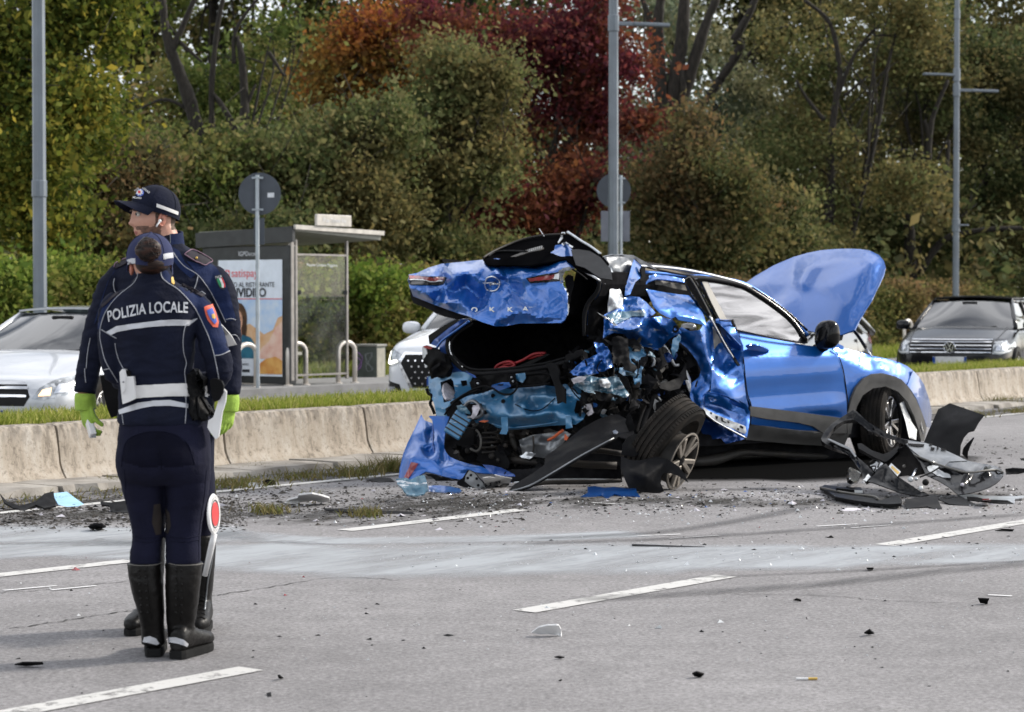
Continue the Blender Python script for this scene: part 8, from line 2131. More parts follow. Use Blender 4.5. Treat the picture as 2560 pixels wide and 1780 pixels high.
mh = P(386,546,DM); FD = Vector((-.90,-.44,0)).normalized(); SD = Vector((-FD.y,FD.x,0))
neck = limb(DM,[(420,612,33,.0),(412,585,31,.0),(402,560,28,0)])
def finger_mb(base,d1,lens,r,curl,axis):
 pts = [Vector(base)]; d = Vector(d1).normalized()
 for l in lens:
  pts.append(pts[-1]+d*l); d = (Matrix.Rotation(curl,3,axis)@d).normalized()
 mb = MB(); mb.tube(catmull(pts,3),[r*(1-.25*i/(3*len(lens))) for i in range(3*len(lens)+1)],8); mb.ball(pts[-1],r*.75,8,6); return mb
def hand(wrist,down,thumb_side,palm_in,curl):
 0
 dn = Vector(down).normalized(); th_ = Vector(thumb_side).normalized(); pi_ = Vector(palm_in).normalized()
 axis = dn.cross(pi_).normalized()
 mbs = []
 rings = []
 for t, w, h in ((-.03,.030,.026),(0,.033,.024),(.03,.042,.022),(.06,.047,.021),(.088,.046,.018),(.1,.040,.013)):
  c = wrist+dn*t
  rings.append([c+th_*math.cos(2*math.pi*k/14)*w+pi_*math.sin(2*math.pi*k/14)*h for k in range(14)])
 mb = MB(); mb.loft(rings); mbs.append(mb)
 for i, (o,l) in enumerate(((.033,.82),(.012,.92),(-.010,.87),(-.031,.70))):
  mbs.append(finger_mb(wrist+dn*(.088-.006*abs(i-1))+th_*o,dn+th_*(.10-.07*i)+pi_*.15,[.044*l,.030*l,.024*l],.0125,curl*(1+.1*i),axis))
 mbs.append(finger_mb(wrist+dn*.028+th_*.034+pi_*.006,dn*1.0+th_*.30+pi_*.12,[.040,.032,.024],.0135,curl*.6,axis))
 return mbs
wl_ = P(213,1000,DM-.03); wr_ = P(572,1002,DM-.03)
hL = hand(wl_,(.10,-.05,-1),(.55,-.75,0),(.75,.60,0),.55)
hR = hand(wr_,(-.12,-.05,-1),(-.55,-.75,0),(-.75,.60,0),.5)
me = remesh([head_mb(mh,FD),neck,body_loft(DM,mtorso,grow=-7),limb(DM,mla,grow=-7),limb(DM,mra,grow=-7),body_loft(DM,mpel,grow=-7),body_loft(DM,mll+mls[2:],grow=-8),body_loft(DM,mrl+mrs[2:],grow=-8),limb(DM,[(212,970,16,-.03),(213,1020,15,-.03)]),limb(DM,[(573,970,16,-.03),(572,1020,15,-.03)])],.0058,1,.35)
mbdy = link('body',me,M['skin'],mroot,True)
for mm in ('stubble','short_hair','lip'):me.materials.append(M[mm])
for p in me.polygons:
 q = p.center-mh; x, y, z = q.dot(FD), q.dot(SD), q.z
 if abs(q.x)>.16 or z<-.14:continue
 n1 = mnoise.noise(q*60)*.006
 if -.002<x<.02 and z>-.075+n1 and z<.03 and abs(y)>.04:p.material_index = 1 if z<.0 else 2
 elif x<-.002 and z>-.05 and (z>.004 or x<-.055):p.material_index = 2
 elif z<-.036+n1 and x>-.01 and z>-.135 and not (x>.075 and abs(y)<.016 and z>-.078):
  if (z<-.078+n1 or abs(y)>.030-(z+.04)*.25 or (x>.06 and abs(y)<.034 and z>-.055)):p.material_index = 1
 if x>.082 and abs(y)<.022 and -.074<z<-.056:p.material_index = 3
for s in (1,-1):
 e0 = mh+FD*.0815+SD*(s*.031)+Vector((0,0,.016))
 mb = MB(); mb.ball(e0,.0115,12,8); ey = mb.build('eye',M['eye_white'],mbdy,smooth=True)
 mb = MB(); mb.ball(e0+FD*.0075+SD*(s*.001),.0068,10,8); mb.build('iris',M['iris'],mbdy,smooth=True)
 mb = MB(); mb.tube([mh+FD*(.098-.5*abs(t)**2*8)+SD*(s*(.014+t))+Vector((0,0,.033-.06*max(0,t-.02))) for t in (0,.01,.02,.03,.038)],[.003,.0045,.0045,.0035,.002],6); mb.build('eyebrow',M['short_hair'],mbdy,smooth=True)
 ec = mh+FD*-.012+SD*(s*.074)+Vector((0,0,-.006)); M3 = Matrix((FD,SD*s,Vector((0,0,1)))).transposed()@Matrix.Rotation(R(-12),3,'Y')
 mb = MB(); mb.ball(ec,1,16,10,M3@Matrix.Diagonal((.019,.010,.034))); ear = mb.build('ear',M['skin_red'],mbdy,smooth=True)
 ringp = [ec+M3@Vector((.016*math.cos(a),.011,.030*math.sin(a)+.001)) for a in np.linspace(-1.9,2.6,14)]
 mb = MB(); mb.tube(ringp,.0038,6); mb.build('ear_rim',M['skin_red'],ear,smooth=True)
 if s == 1:ear_near = ear; ec_n = ec; E3 = M3
 mb = MB(); mb.ball(ec+M3@Vector((.002,.008,-.002)),.007,8,6); mb.build('ear_hollow',M['stubble'],ear,smooth=True)
# which ear faces the eye
ecs = max(((mh+FD*-.012+SD*(s*.074)),s) for s in (1,-1)) if False else None
sn = 1 if (SD.dot(CAM-mh)>0) else -1
en = mh+FD*.002+SD*(sn*.086)+Vector((0,0,-.014))
mb = MB(); mb.ball(en,(.0075,.0075,.0085),12,8); mb.tube([en+SD*sn*.002,en+FD*.010+Vector((0,0,-.014))+SD*sn*.003,en+FD*.016+Vector((0,0,-.026))+SD*sn*.002],[.0045,.0042,.0040],8)
eb = mb.build('earbud',M['earbud'],mroot,smooth=True)
me = remesh([body_loft(DM,mtorso),limb(DM,mla),limb(DM,mra)],.0065,5)
wrinkle(me,.0095,7,12); wrinkle(me,.0035,19,13)
mj = link('jacket',me,M['navy'],mroot,True); MJ = bvh_of(mj)
me = remesh([body_loft(DM,mpel),body_loft(DM,mll),body_loft(DM,mrl)],.0075,4)
wrinkle(me,.003,8,15)
link('trousers',me,M['trouser'],mroot,True)
# collar standing open, with a zip
cpts = []
colr = []
for k in range(25):
 a = R(20+320*k/24); w = 1.0
 d_ = Vector((math.sin(a)*.066,-math.cos(a)*.062,0)); c0 = P(418,612,DM)
 colr.append((c0+d_*1.12+Vector((0,0,-.012)),c0+d_*1.0+Vector((0,0,.045+.02*(1-math.cos(a))/2))))
vs = [v for pr in colr for v in pr]; fs = [(2*i,2*i+2,2*i+3,2*i+1) for i in range(24)]
co = mobj('collar',vs,fs,M['navy_blue'],mj,True); solid(co,.006,0)
mb = MB(); mb.tube([colr[0][1],colr[0][0],P(418,650,DM-.10)],.003,6); mb.build('zip',M['grey_metal'],mj)
# sleeve and shoulder trim
patch_on('blue_sleeve_panel',Z3((870,640),(960,660),(1030,655),(1080,690),(1130,770),(1170,880),(1200,1000),(1210,1045),(1142,1052),(1110,1000),(1060,900),(1000,800),(950,735)),MJ,DM,'navy_blue',mj,.0015,5,.0015)
patch_on('blue_sleeve_panel',Z3((385,700),(340,760),(308,850),(285,930),(270,960),(250,1050),(232,1080),(262,980),(300,860),(330,780),(372,712)),MJ,DM,'navy_blue',mj,.0015,5,.0015)
patch_on('blue_chest_panel',Z3((770,540),(820,570),(860,650),(940,725),(900,760),(830,700),(780,640)),MJ,DM,'navy_blue',mj,.0015,5,.0015)
for pts in (((758,520),(775,570),(805,620),(860,680),(940,730),(1000,800),(1060,895),(1110,995),(1140,1062)),((950,738),(938,790),(922,836)),((375,760),(368,800),(378,850),(402,872)),((208,1170),(190,1270),(180,1380)),((170,1380),(172,1430),(178,1478)),((1140,1042),(1180,1036),(1206,1046)),((1170,1150),(1210,1150),(1236,1190))):
 pipe(MJ,Z3(*pts),.0024,'piping',mj,DM)
ep = patch_on('epaulette',Z3((855,604),(878,586),(908,576),(970,604),(1030,640),(1012,662),(978,670),(920,642)),MJ,DM,'strap_purple',mj,.008,4,.006)
EB = bvh_of(ep)
pipe(MJ,Z3((855,604),(908,576),(1030,640),(1010,664),(978,672),(855,606)),.0026,'strap_edge',ep,DM,'epaulette_edge',.012)
mb = MB(); mb.ball(near(EB,DM,.004)(*Z3.one(938,622)),.006,8,6); mb.build('rank_pip',M['gold'],ep)
ep = patch_on('epaulette',Z3((376,690),(400,655),(465,634),(462,660),(420,680),(386,698)),MJ,DM,'strap_purple',mj,.008,4,.006)
pipe(MJ,Z3((376,692),(400,655),(465,634)),.0026,'strap_edge',ep,DM,'epaulette_edge',.012)
fl = patch_on('flag_badge',Z3((1065,746),(1112,735),(1128,780),(1138,822),(1126,836),(1102,830),(1080,792)),MJ,DM,'ink',mj,.004,3,.003)
for m_, pl in (('flag_green',((1078,766),(1092,762),(1108,800),(1112,826),(1098,816),(1086,790))),('white_cloth',((1092,762),(1106,759),(1122,800),(1124,826),(1112,826),(1108,800))),('flag_red',((1106,759),(1116,757),(1130,795),(1134,822),(1124,826),(1122,800)))):
 patch_on('flag_stripe',Z3(*pl),MJ,DM,m_,fl,.008,2,.001)
def small_words(txt,p0,p1,hpx,bvh,d,parent,m,conv,lift=.006,nm='lettering'):
 0
 me = text_mesh(txt,1.0,0,'LEFT',1.0,.02)
 xs = [v.co.x for v in me.vertices]; ys = [v.co.y for v in me.vertices]; x0, x1, y0, y1 = min(xs), max(xs), min(ys), max(ys)
 a, b_ = np.array(p0,float), np.array(p1,float); u = (b_-a)/np.linalg.norm(b_-a); n = np.array([u[1],-u[0]])
 for v in me.vertices:
  q = a+(b_-a)*(v.co.x-x0)/(x1-x0)+n*((v.co.y-y0)/(y1-y0)-.5)*hpx
  v.co = near(bvh,d,lift)(*conv.one(*q))
 return link(nm,me,M[m],parent)
small_words('ITALIA',(1070,757),(1110,748),13,MJ,DM,fl,'white_cloth',Z3,.008)
# cap with peak
rotm = Matrix((FD,SD,Vector((0,0,1)))).transposed()@Matrix.Rotation(R(-15),3,'Y')
cm = P(388,528,DM)
mcp = dome(cm,.112,.092,.113,rotm,cut=.12).build('cap',M['navy'],mroot,smooth=True); solid(mcp,.003)
mb = MB(); mb.ball(cm+rotm@Vector((0,0,.114)),(.008,.008,.005),10,6); mb.build('cap_button',M['navy'],mcp,smooth=True)
brim_v = []; nn = 24
for j in range(7):
 for k in range(nn+1):
  a = R(-78+156*k/nn); e = j/6
  x = .108*math.cos(a)+e*.074*math.cos(a)**.7+.004; y = .091*math.sin(a)*(1-.03*e); z = .008-.030*(math.sin(a)**2)*(.35+.65*e)-.016*e
  brim_v.append(cm+rotm@Vector((x,y,z)))
bf = [(j*(nn+1)+k,j*(nn+1)+k+1,(j+1)*(nn+1)+k+1,(j+1)*(nn+1)+k) for j in range(6) for k in range(nn)]
solid(mobj('cap_brim',brim_v,bf,M['navy'],mcp,True),.004)
MC = bvh_of(mcp)
for k in range(6):
 a = 2*math.pi*k/6+.1
 q = [cm+rotm@Vector((.113*math.sin(t)**.9*math.cos(a),.093*math.sin(t)**.9*math.sin(a),.114*math.cos(t))) for t in np.linspace(.08,math.pi/2,10)]
 mb = MB(); mb.tube(q,.0012,4); mb.build('cap_seam',M['navy'],mcp)
patch_on('cap_band',ZF((990,612),(1150,672),(1300,728),(1462,792),(1455,866),(1300,806),(1140,744),(982,690)),MC,DM,'white_cloth',mcp,.003,3,.002)
crest = patch_on('cap_crest',[ZF.one(622+88*math.cos(a),372+84*math.sin(a)) for a in np.linspace(0,6.0,16)],MC,DM,'badge_blue',mcp,.003,2,.001)
patch_on('crest_star',[ZF.one(622+(80 if i%2 else 52)*math.cos(a),372+(76 if i%2 else 50)*math.sin(a)) for i,a in enumerate(np.linspace(0,2*math.pi*15/16,16))],MC,DM,'white_cloth',crest,.005,2,.001)
patch_on('crest_cross',ZF((600,345),(640,345),(650,372),(640,400),(605,402),(592,375)),MC,DM,'flag_red',crest,.007,2,.001)
small_words('MILANO',(480,480),(662,498),42,MC,DM,mcp,'white_cloth',ZF,.004)
small_words('POLIZIA',(500,330),(600,262),40,MC,DM,mcp,'white_cloth',ZF,.004); small_words('LOCALE',(690,275),(835,385),44,MC,DM,mcp,'white_cloth',ZF,.004)
# gloves
for nm, hs, w_, cuff in (('glove',hL,wl_,(213,985)),('glove',hR,wr_,(572,988))):
 cf_ = limb(DM,[(cuff[0],cuff[1]-2,25,-.03),(cuff[0],cuff[1]+14,27,-.03),(cuff[0]+(2 if cuff[0]<400 else -2),cuff[1]+40,26,-.03)])
 me = remesh(hs+[cf_],.0042,3)
 o = link(nm,me,M['lime'],mroot,True); me.materials.append(M['glove_palm'])
 wv = w_
 pin = Vector((.75,.60,0)) if cuff[0]<400 else Vector((-.75,.60,0))
 for p in me.polygons:
  q = p.center-wv
  if q.z<-.035 and p.normal.dot(pin.normalized())>.35:p.material_index = 1
# boots, belt items
ml = G(346,1592); mb1 = boot(mroot,DM,mls,(-.26,-.96),Vector((P(377,700,DM).x,DM+.03,0)),None)
mb2 = boot(mroot,DM,mrs,(.02,-1),Vector((P(505,700,DM).x,DM+.02,0)),None)
bb = bvh_of(mb2)
pipe(bb,Z4((792,893),(784,960),(772,1040),(756,1120),(748,1190),(740,1280)),.004,'grey_metal',mb2,DM,'boot_zip',.003)
pipe(bb,Z4((722,895),(760,896),(795,890)),.003,'hose',mb2,DM,'boot_rim',.003)
for k in range(6):pipe(bb,Z4((700,1210+k*22),(722,1206+k*22),(742,1214+k*22)),.004,'leather',mb2,DM,'boot_crease',.001)
patch_on('boot_toe_shine',Z4((700,1340),(730,1332),(762,1345),(768,1380),(735,1400),(705,1390)),bb,DM,'leather',mb2,.002,3,.002)
mbt = sheet('holster',Z4((206,82),(250,74),(290,96),(302,200),(296,284),(262,296),(242,250),(216,150)),lambda x,y:P(x,y,DM-.14),None,M['plastic'],mroot,step=5,th=.045,crumple=.01)
mb = MB(); wp = P(*Z4.one(868,168),DM-.05)
mb.lathe([(.036,-.014),(.041,0),(.036,.014)],P(573,983,DM-.03),(0,.05,1),20); mb.build('wrist_strap',M['plastic'],mroot,smooth=True)
# -- what they carry
pd = thing('signal_paddle','round red and white stop paddle tucked in the man\'s boot top','paddle',P(534,1340,DM-.13)); pd.location.z = P(534,1340,DM-.13).z
pc = P(*Z4.one(786,788),DM-.13); pn = Vector((.985,-.15,0.03)).normalized()
mb = MB(); mb.lathe([(0,.006),(.083,.006),(.089,.0),(.083,-.006),(0,-.006)],pc,pn,40); mb.build('disc',M['white_gloss'],pd,smooth=True,sharp_at=40)
mb = MB(); mb.lathe([(0,.008),(.052,.008),(.052,-.008),(0,-.008)],pc,pn,36); mb.build('red_centre',M['sign_red'],pd,smooth=True,sharp_at=40)
mb = MB(); mb.lathe([(.056,.0075),(.059,.0085),(.062,.0075)],pc,pn,36); mb.build('thin_ring',M['ink'],pd)
xd = Vector((0,0,1)).cross(pn).normalized(); ud = pn.cross(xd)
for txt, a0 in (('POLIZIA',90),('LOCALE',270)):
 for i, ch in enumerate(txt):
  a = R(a0+(len(txt)/2-.5-i)*15*(1 if a0==90 else -1)); r_ = .072; c_ = pc+(xd*math.cos(a)+ud*math.sin(a))*r_
  tdir = (xd*math.sin(a)-ud*math.cos(a))*(1 if a0==90 else -1)
  text_flat(ch,c_+pn*.0068,tdir,pn.cross(tdir),.016,M['ink'],pd,lift=.0008)
mb = MB(); mb.tube([pc-ud*.085,pc-ud*.13-Vector((.012,0,0)),pc-ud*.27-Vector((.05,-.02,0))],[.013,.014,.012],10); mb.build('handle',M['white_gloss'],pd,smooth=True)
pp = thing('folded_papers','folded white papers held under the man\'s arm beside the orange badge','papers',P(568,835,DM-.22)); pp.location.z = P(568,835,DM-.22).z
for i, pl in enumerate((((1088,1062),(1105,1068),(1180,1150),(1216,1216),(1158,1228),(1118,1160)),((1100,1078),(1126,1092),(1190,1172),(1204,1208),(1160,1200),(1120,1130)))):
 sh_ = sheet('paper_sheet',Z3(*pl),lambda x,y,i=i:P(x,y,DM-.20-i*.012+.0012*(y-835)),None,M['paper'],pp,step=5,th=.0015)
SHB = bvh_of(sh_)
for a in (((1112,1108),(1150,1148)),((1122,1104),(1160,1142)),((1118,1122),(1140,1150))):pipe(SHB,Z3(*a),.0015,'print_black',pp,DM-.2,'printed_line',.001)
dv = thing('white_device','small white device held in the man\'s left lime glove','device',P(231,1078,DM-.06)); dv.location.z = P(231,1078,DM-.06).z
dv['label'] = 'small white handheld device gripped in the lime glove nearer the white car'
mb = MB(); c_ = P(229,1072,DM-.045); mb.bar(c_+Vector((-.012,0,.035)),c_+Vector((.012,-.03,-.03)),.045,.028,(1,.4,0)); bevel(mb.build('casing',M['white_gloss'],dv),.006)
mb = MB(); mb.box(c_+Vector((.016,-.036,-.028)),(.02,.004,.018)); mb.build('window_strip',M['grey_metal'],dv)
# == WRECKAGE ON THE ROAD
def piece(name,label,cat,poly,base,m,ctrl=None,group=None,root=None,**k):
 0
 o = sheet(name,poly,base,ctrl,M[m],root,**k)
 if root is None:tag(o,label,cat,group)
 return o
def gd(px,py,lean=.0):
 0
 d = G(px,py).y
 return lambda x, y:P(x,y,d+(py-y)*lean)
# ---- torn front bumper in front of the right wheel
bs = thing('front_bumper','torn black front bumper with open grille frame lying before the front wheel','bumper',P(2290,747,16.9)); bs.location.z = 0
fb = PL3((*ZE.one(150,500),17.1),(*ZE.one(2070,860),16.35),(*ZE.one(1590,1085),16.1))
piece('grille_frame',None,None,ZE((138,492),(165,440),(200,390),(255,335),(320,290),(400,240),(480,190),(520,208),(560,245),(640,320),(760,388),(850,440),(930,478),(1060,510),(1052,570),(960,530),(900,505),(800,470),(700,430),(640,412),(570,350),(500,300),(470,292),(390,305),(330,335),(280,372),(240,420),(212,468),(190,520),(150,524)),fb,'gloss_black',ZE((140,500,.0),(300,330,.06),(480,200,.10),(480,285,.02),(700,360,.10),(680,420,.02),(900,465,.10),(920,510,.03),(1055,520,.06),(1050,565,.0)),root=bs,step=5,th=.035)
piece('grille_frame',None,None,ZE((150,520),(190,492),(215,492),(270,520),(330,550),(450,598),(520,688),(590,745),(640,790),(700,858),(660,905),(612,942),(585,900),(560,850),(480,732),(420,662),(300,602),(190,552)),fb,'gloss_black',ZE((170,520,.02),(330,555,.07),(310,595,.0),(520,700,.08),(480,725,.01),(660,830,.08),(600,900,.0)),root=bs,step=5,th=.035)
piece('frame_edge',None,None,ZE((205,500),(225,494),(330,540),(450,592),(515,680),(500,690),(440,610),(320,560)),fb,'grey_metal',ZE((330,550,.10),(210,500,.08),(510,685,.11)),root=bs,step=4,th=.006)
sk = piece('bumper_skin',None,None,ZE((930,478),(1060,508),(1250,538),(1400,590),(1560,662),(1700,732),(1900,768),(2000,788),(2050,815),(2080,850),(2072,890),(2040,935),(2000,972),(1940,1008),(1850,1042),(1720,1075),(1592,1092),(1540,1045),(1480,1000),(1380,940),(1250,880),(1180,740),(1110,660),(1050,570)),fb,'gloss_black',ZE((940,485,-.02),(1250,545,-.10),(1560,665,-.12),(1900,770,-.14),(2050,815,-.08),(1060,575,.05),(1180,690,.08),(1300,745,.10),(1500,810,.14),(1700,862,.17),(1900,838,.16),(2074,855,.10),(1250,640,-.03),(1450,720,-.03),(1300,800,.0),(1500,880,.02),(1750,900,.05),(1950,900,.05),(1250,870,.03),(1480,990,.05),(1600,1085,.06),(1850,1035,.07),(2030,930,.06)),root=bs,step=6,th=.006,crumple=.02,csc=6,soft=1)
SKB = on_bvh(bvh_of(sk),fb,.004)
piece('bumper_flange',None,None,ZE((1010,520),(1250,548),(1400,598),(1560,670),(1690,735),(1500,745),(1440,800),(1310,738),(1190,690),(1080,600)),SKB,'grey_metal',None,root=bs,step=6,th=.003)
for a in (((1060,560),(1230,570),(1228,592),(1150,590),(1060,575)),((1285,560),(1320,565),(1320,580),(1290,582)),((1300,600),(1345,605),(1340,628),(1305,630)),((1370,575),(1390,590),(1380,625),(1368,610)),((1410,610),(1470,622),(1460,636),(1415,632))):
 piece('flange_slot',None,None,ZE(*a),on_bvh(bvh_of(sk),fb,.012),'pit',None,root=bs,step=4,th=.002)
tb('skin_edge',SKB,ZE((1080,640),(1180,700),(1300,745),(1500,812),(1700,862),(1900,840),(2000,835),(2072,856)),.008,'hose',.006,6,bs)
piece('bumper_wing',None,None,ZE((830,762),(900,670),(960,600),(1050,575),(1110,660),(1180,742),(1240,870),(1120,900),(1060,890),(960,900),(860,800)),fb,'plastic',ZE((950,640,.0),(1060,760,-.06),(1200,860,.02)),root=bs,step=6,th=.006,crumple=.03)
piece('bumper_wing',None,None,ZE((700,860),(760,790),(830,762),(860,800),(960,900),(1090,985),(1200,1060),(1285,1092),(1200,1108),(1080,1090),(960,1062),(800,1002),(700,965),(612,944)),fb,'gloss_black',ZE((830,770,.10),(960,905,.14),(1280,1092,.10),(700,870,.05),(800,950,.0),(960,1050,.02),(620,940,.03),(1180,1100,.05)),root=bs,step=6,th=.008,crumple=.015)
piece('inner_bar',None,None,ZE((525,548),(570,545),(680,620),(800,660),(860,640),(960,570),(970,620),(860,720),(820,745),(700,690),(540,600)),fb,'plastic',ZE((530,570,.0),(700,640,.08),(830,700,.05),(960,590,.06)),root=bs,step=5,th=.03,crumple=.02)
piece('warning_label',None,None,ZE((858,790),(885,755),(985,845),(950,892)),fb,'white_plate',ZE((880,780,.16),(960,870,.17),(950,800,.16)),root=bs,step=5,th=.004)
piece('label_band',None,None,ZE((880,800),(895,782),(972,852),(955,872)),fb,'gold',ZE((890,800,.168),(960,860,.178),(950,820,.17)),root=bs,step=5,th=.002)
piece('white_bracket',None,None,ZE((1225,830),(1290,770),(1400,790),(1500,850),(1520,910),(1400,905),(1280,870)),fb,'clear_lens',ZE((1300,800,.02),(1450,880,.03)),root=bs,step=5,th=.004,crumple=.03)
tb('bumper_bolt',fb,ZE((1110,900,.1),(1135,850,.12),(1155,812,.13)),.009,'silver',0,6,bs)
for c, r, m_ in (((1090,930),.022,'clear_lens'),((1200,1025),.018,'clear_lens'),((1250,960),.025,'plastic_dust'),((1150,925),.014,'pale_metal'),((1020,790),.014,'hose'),((1640,985),.014,'foam')):
 mb = MB(); mb.ball(path(fb,ZE((*c,.12)))[0],r,8,6); mb.build('fixing',M[m_],bs,smooth=True)
for pts in (((640,760),(700,720),(760,740),(740,800)),((650,800),(720,790),(700,850)),((1190,905),(1300,860),(1400,800))):
 tb('wire',fb,[p+(.08,) for p in ZE(*pts)],.006,'plastic',0,5,bs)
piece('torn_foil',None,None,ZE((660,780),(740,720),(800,760),(760,800),(700,860)),fb,'pale_metal',ZE((700,780,.02)),root=bs,step=4,th=.003,crumple=.06,csc=14,rough_edge=3)
piece('torn_foil',None,None,ZE((585,930),(640,870),(665,900),(620,950)),fb,'clear_lens',ZE((620,900,.06)),root=bs,step=4,th=.003,crumple=.05,csc=14,rough_edge=2)
# ---- other big pieces
up = PL3((*ZE.one(1500,120),17.9),(*ZE.one(1870,245),17.55),(*ZE.one(1500,640),17.45))
piece('wheel_arch_liner','black wheel arch liner standing upright behind the torn bumper','car part',ZE((1230,540),(1265,450),(1300,370),(1385,180),(1450,150),(1505,118),(1680,178),(1872,245),(1815,320),(1765,410),(1705,425),(1655,480),(1622,560),(1615,680),(1500,660),(1350,600)),up,'plastic',ZE((1390,180,-.05),(1520,130,-.12),(1860,245,.0),(1500,350,.04),(1700,330,.05),(1300,500,.0),(1600,600,.05)),step=7,th=.006,crumple=.015)
piece('liner_strip','curved black strip curling up right of the upright liner','car part',ZE((1640,660),(1650,600),(1690,550),(1762,480),(1768,492),(1728,570),(1702,640),(1698,720)),gd(*ZE.one(1660,760)),'plastic',ZE((1700,560,.03)),step=5,th=.01)
tr_ = thing('lower_tray','flat black lower grille tray with a white label on the road','car part',G(*ZE.one(560,1150)))
lt = lambda x, y:P(x,y,G(x,max(y,ZE.one(0,1020)[1])+4).y) if True else None
def flat(zlift=.02):
 return lambda x, y:G(x,y,zlift)
piece('tray',None,None,ZE((125,1012),(180,985),(300,1002),(420,1015),(560,1010),(600,1098),(690,1120),(760,1150),(870,1120),(950,1085),(1000,1150),(990,1185),(850,1192),(700,1180),(500,1152),(400,1135),(290,1112),(220,1060)),flat(.03),'plastic',ZE((300,1020,.05),(560,1060,.10),(800,1160,.02),(950,1090,.12)),root=tr_,step=6,th=.02,crumple=.02)
piece('tray_box',None,None,ZE((300,1040),(310,1020),(500,1040),(590,1050),(596,1108),(500,1100),(320,1080)),gd(*ZE.one(450,1120)),'plastic',None,root=tr_,step=6,th=.04)
piece('label',None,None,ZE((493,1042),(582,1046),(590,1102),(500,1098)),lambda x,y:P(x,y,G(*ZE.one(450,1120)).y-.06),'white_plate',None,root=tr_,step=6,th=.002)
tb('tray_rim',flat(.045),ZE((130,1015),(300,1052),(500,1085),(700,1110),(740,1135)),.008,'hose',0,5,tr_)
piece('fog_lamp','small round black lamp unit lying under the torn bumper','car part',ZE((425,815),(450,800),(520,830),(560,860),(545,940),(500,965),(440,930)),gd(*ZE.one(500,1010)),'gloss_black',ZE((490,880,.06),(430,820,0),(550,930,0)),step=5,th=.03,crumple=.02)
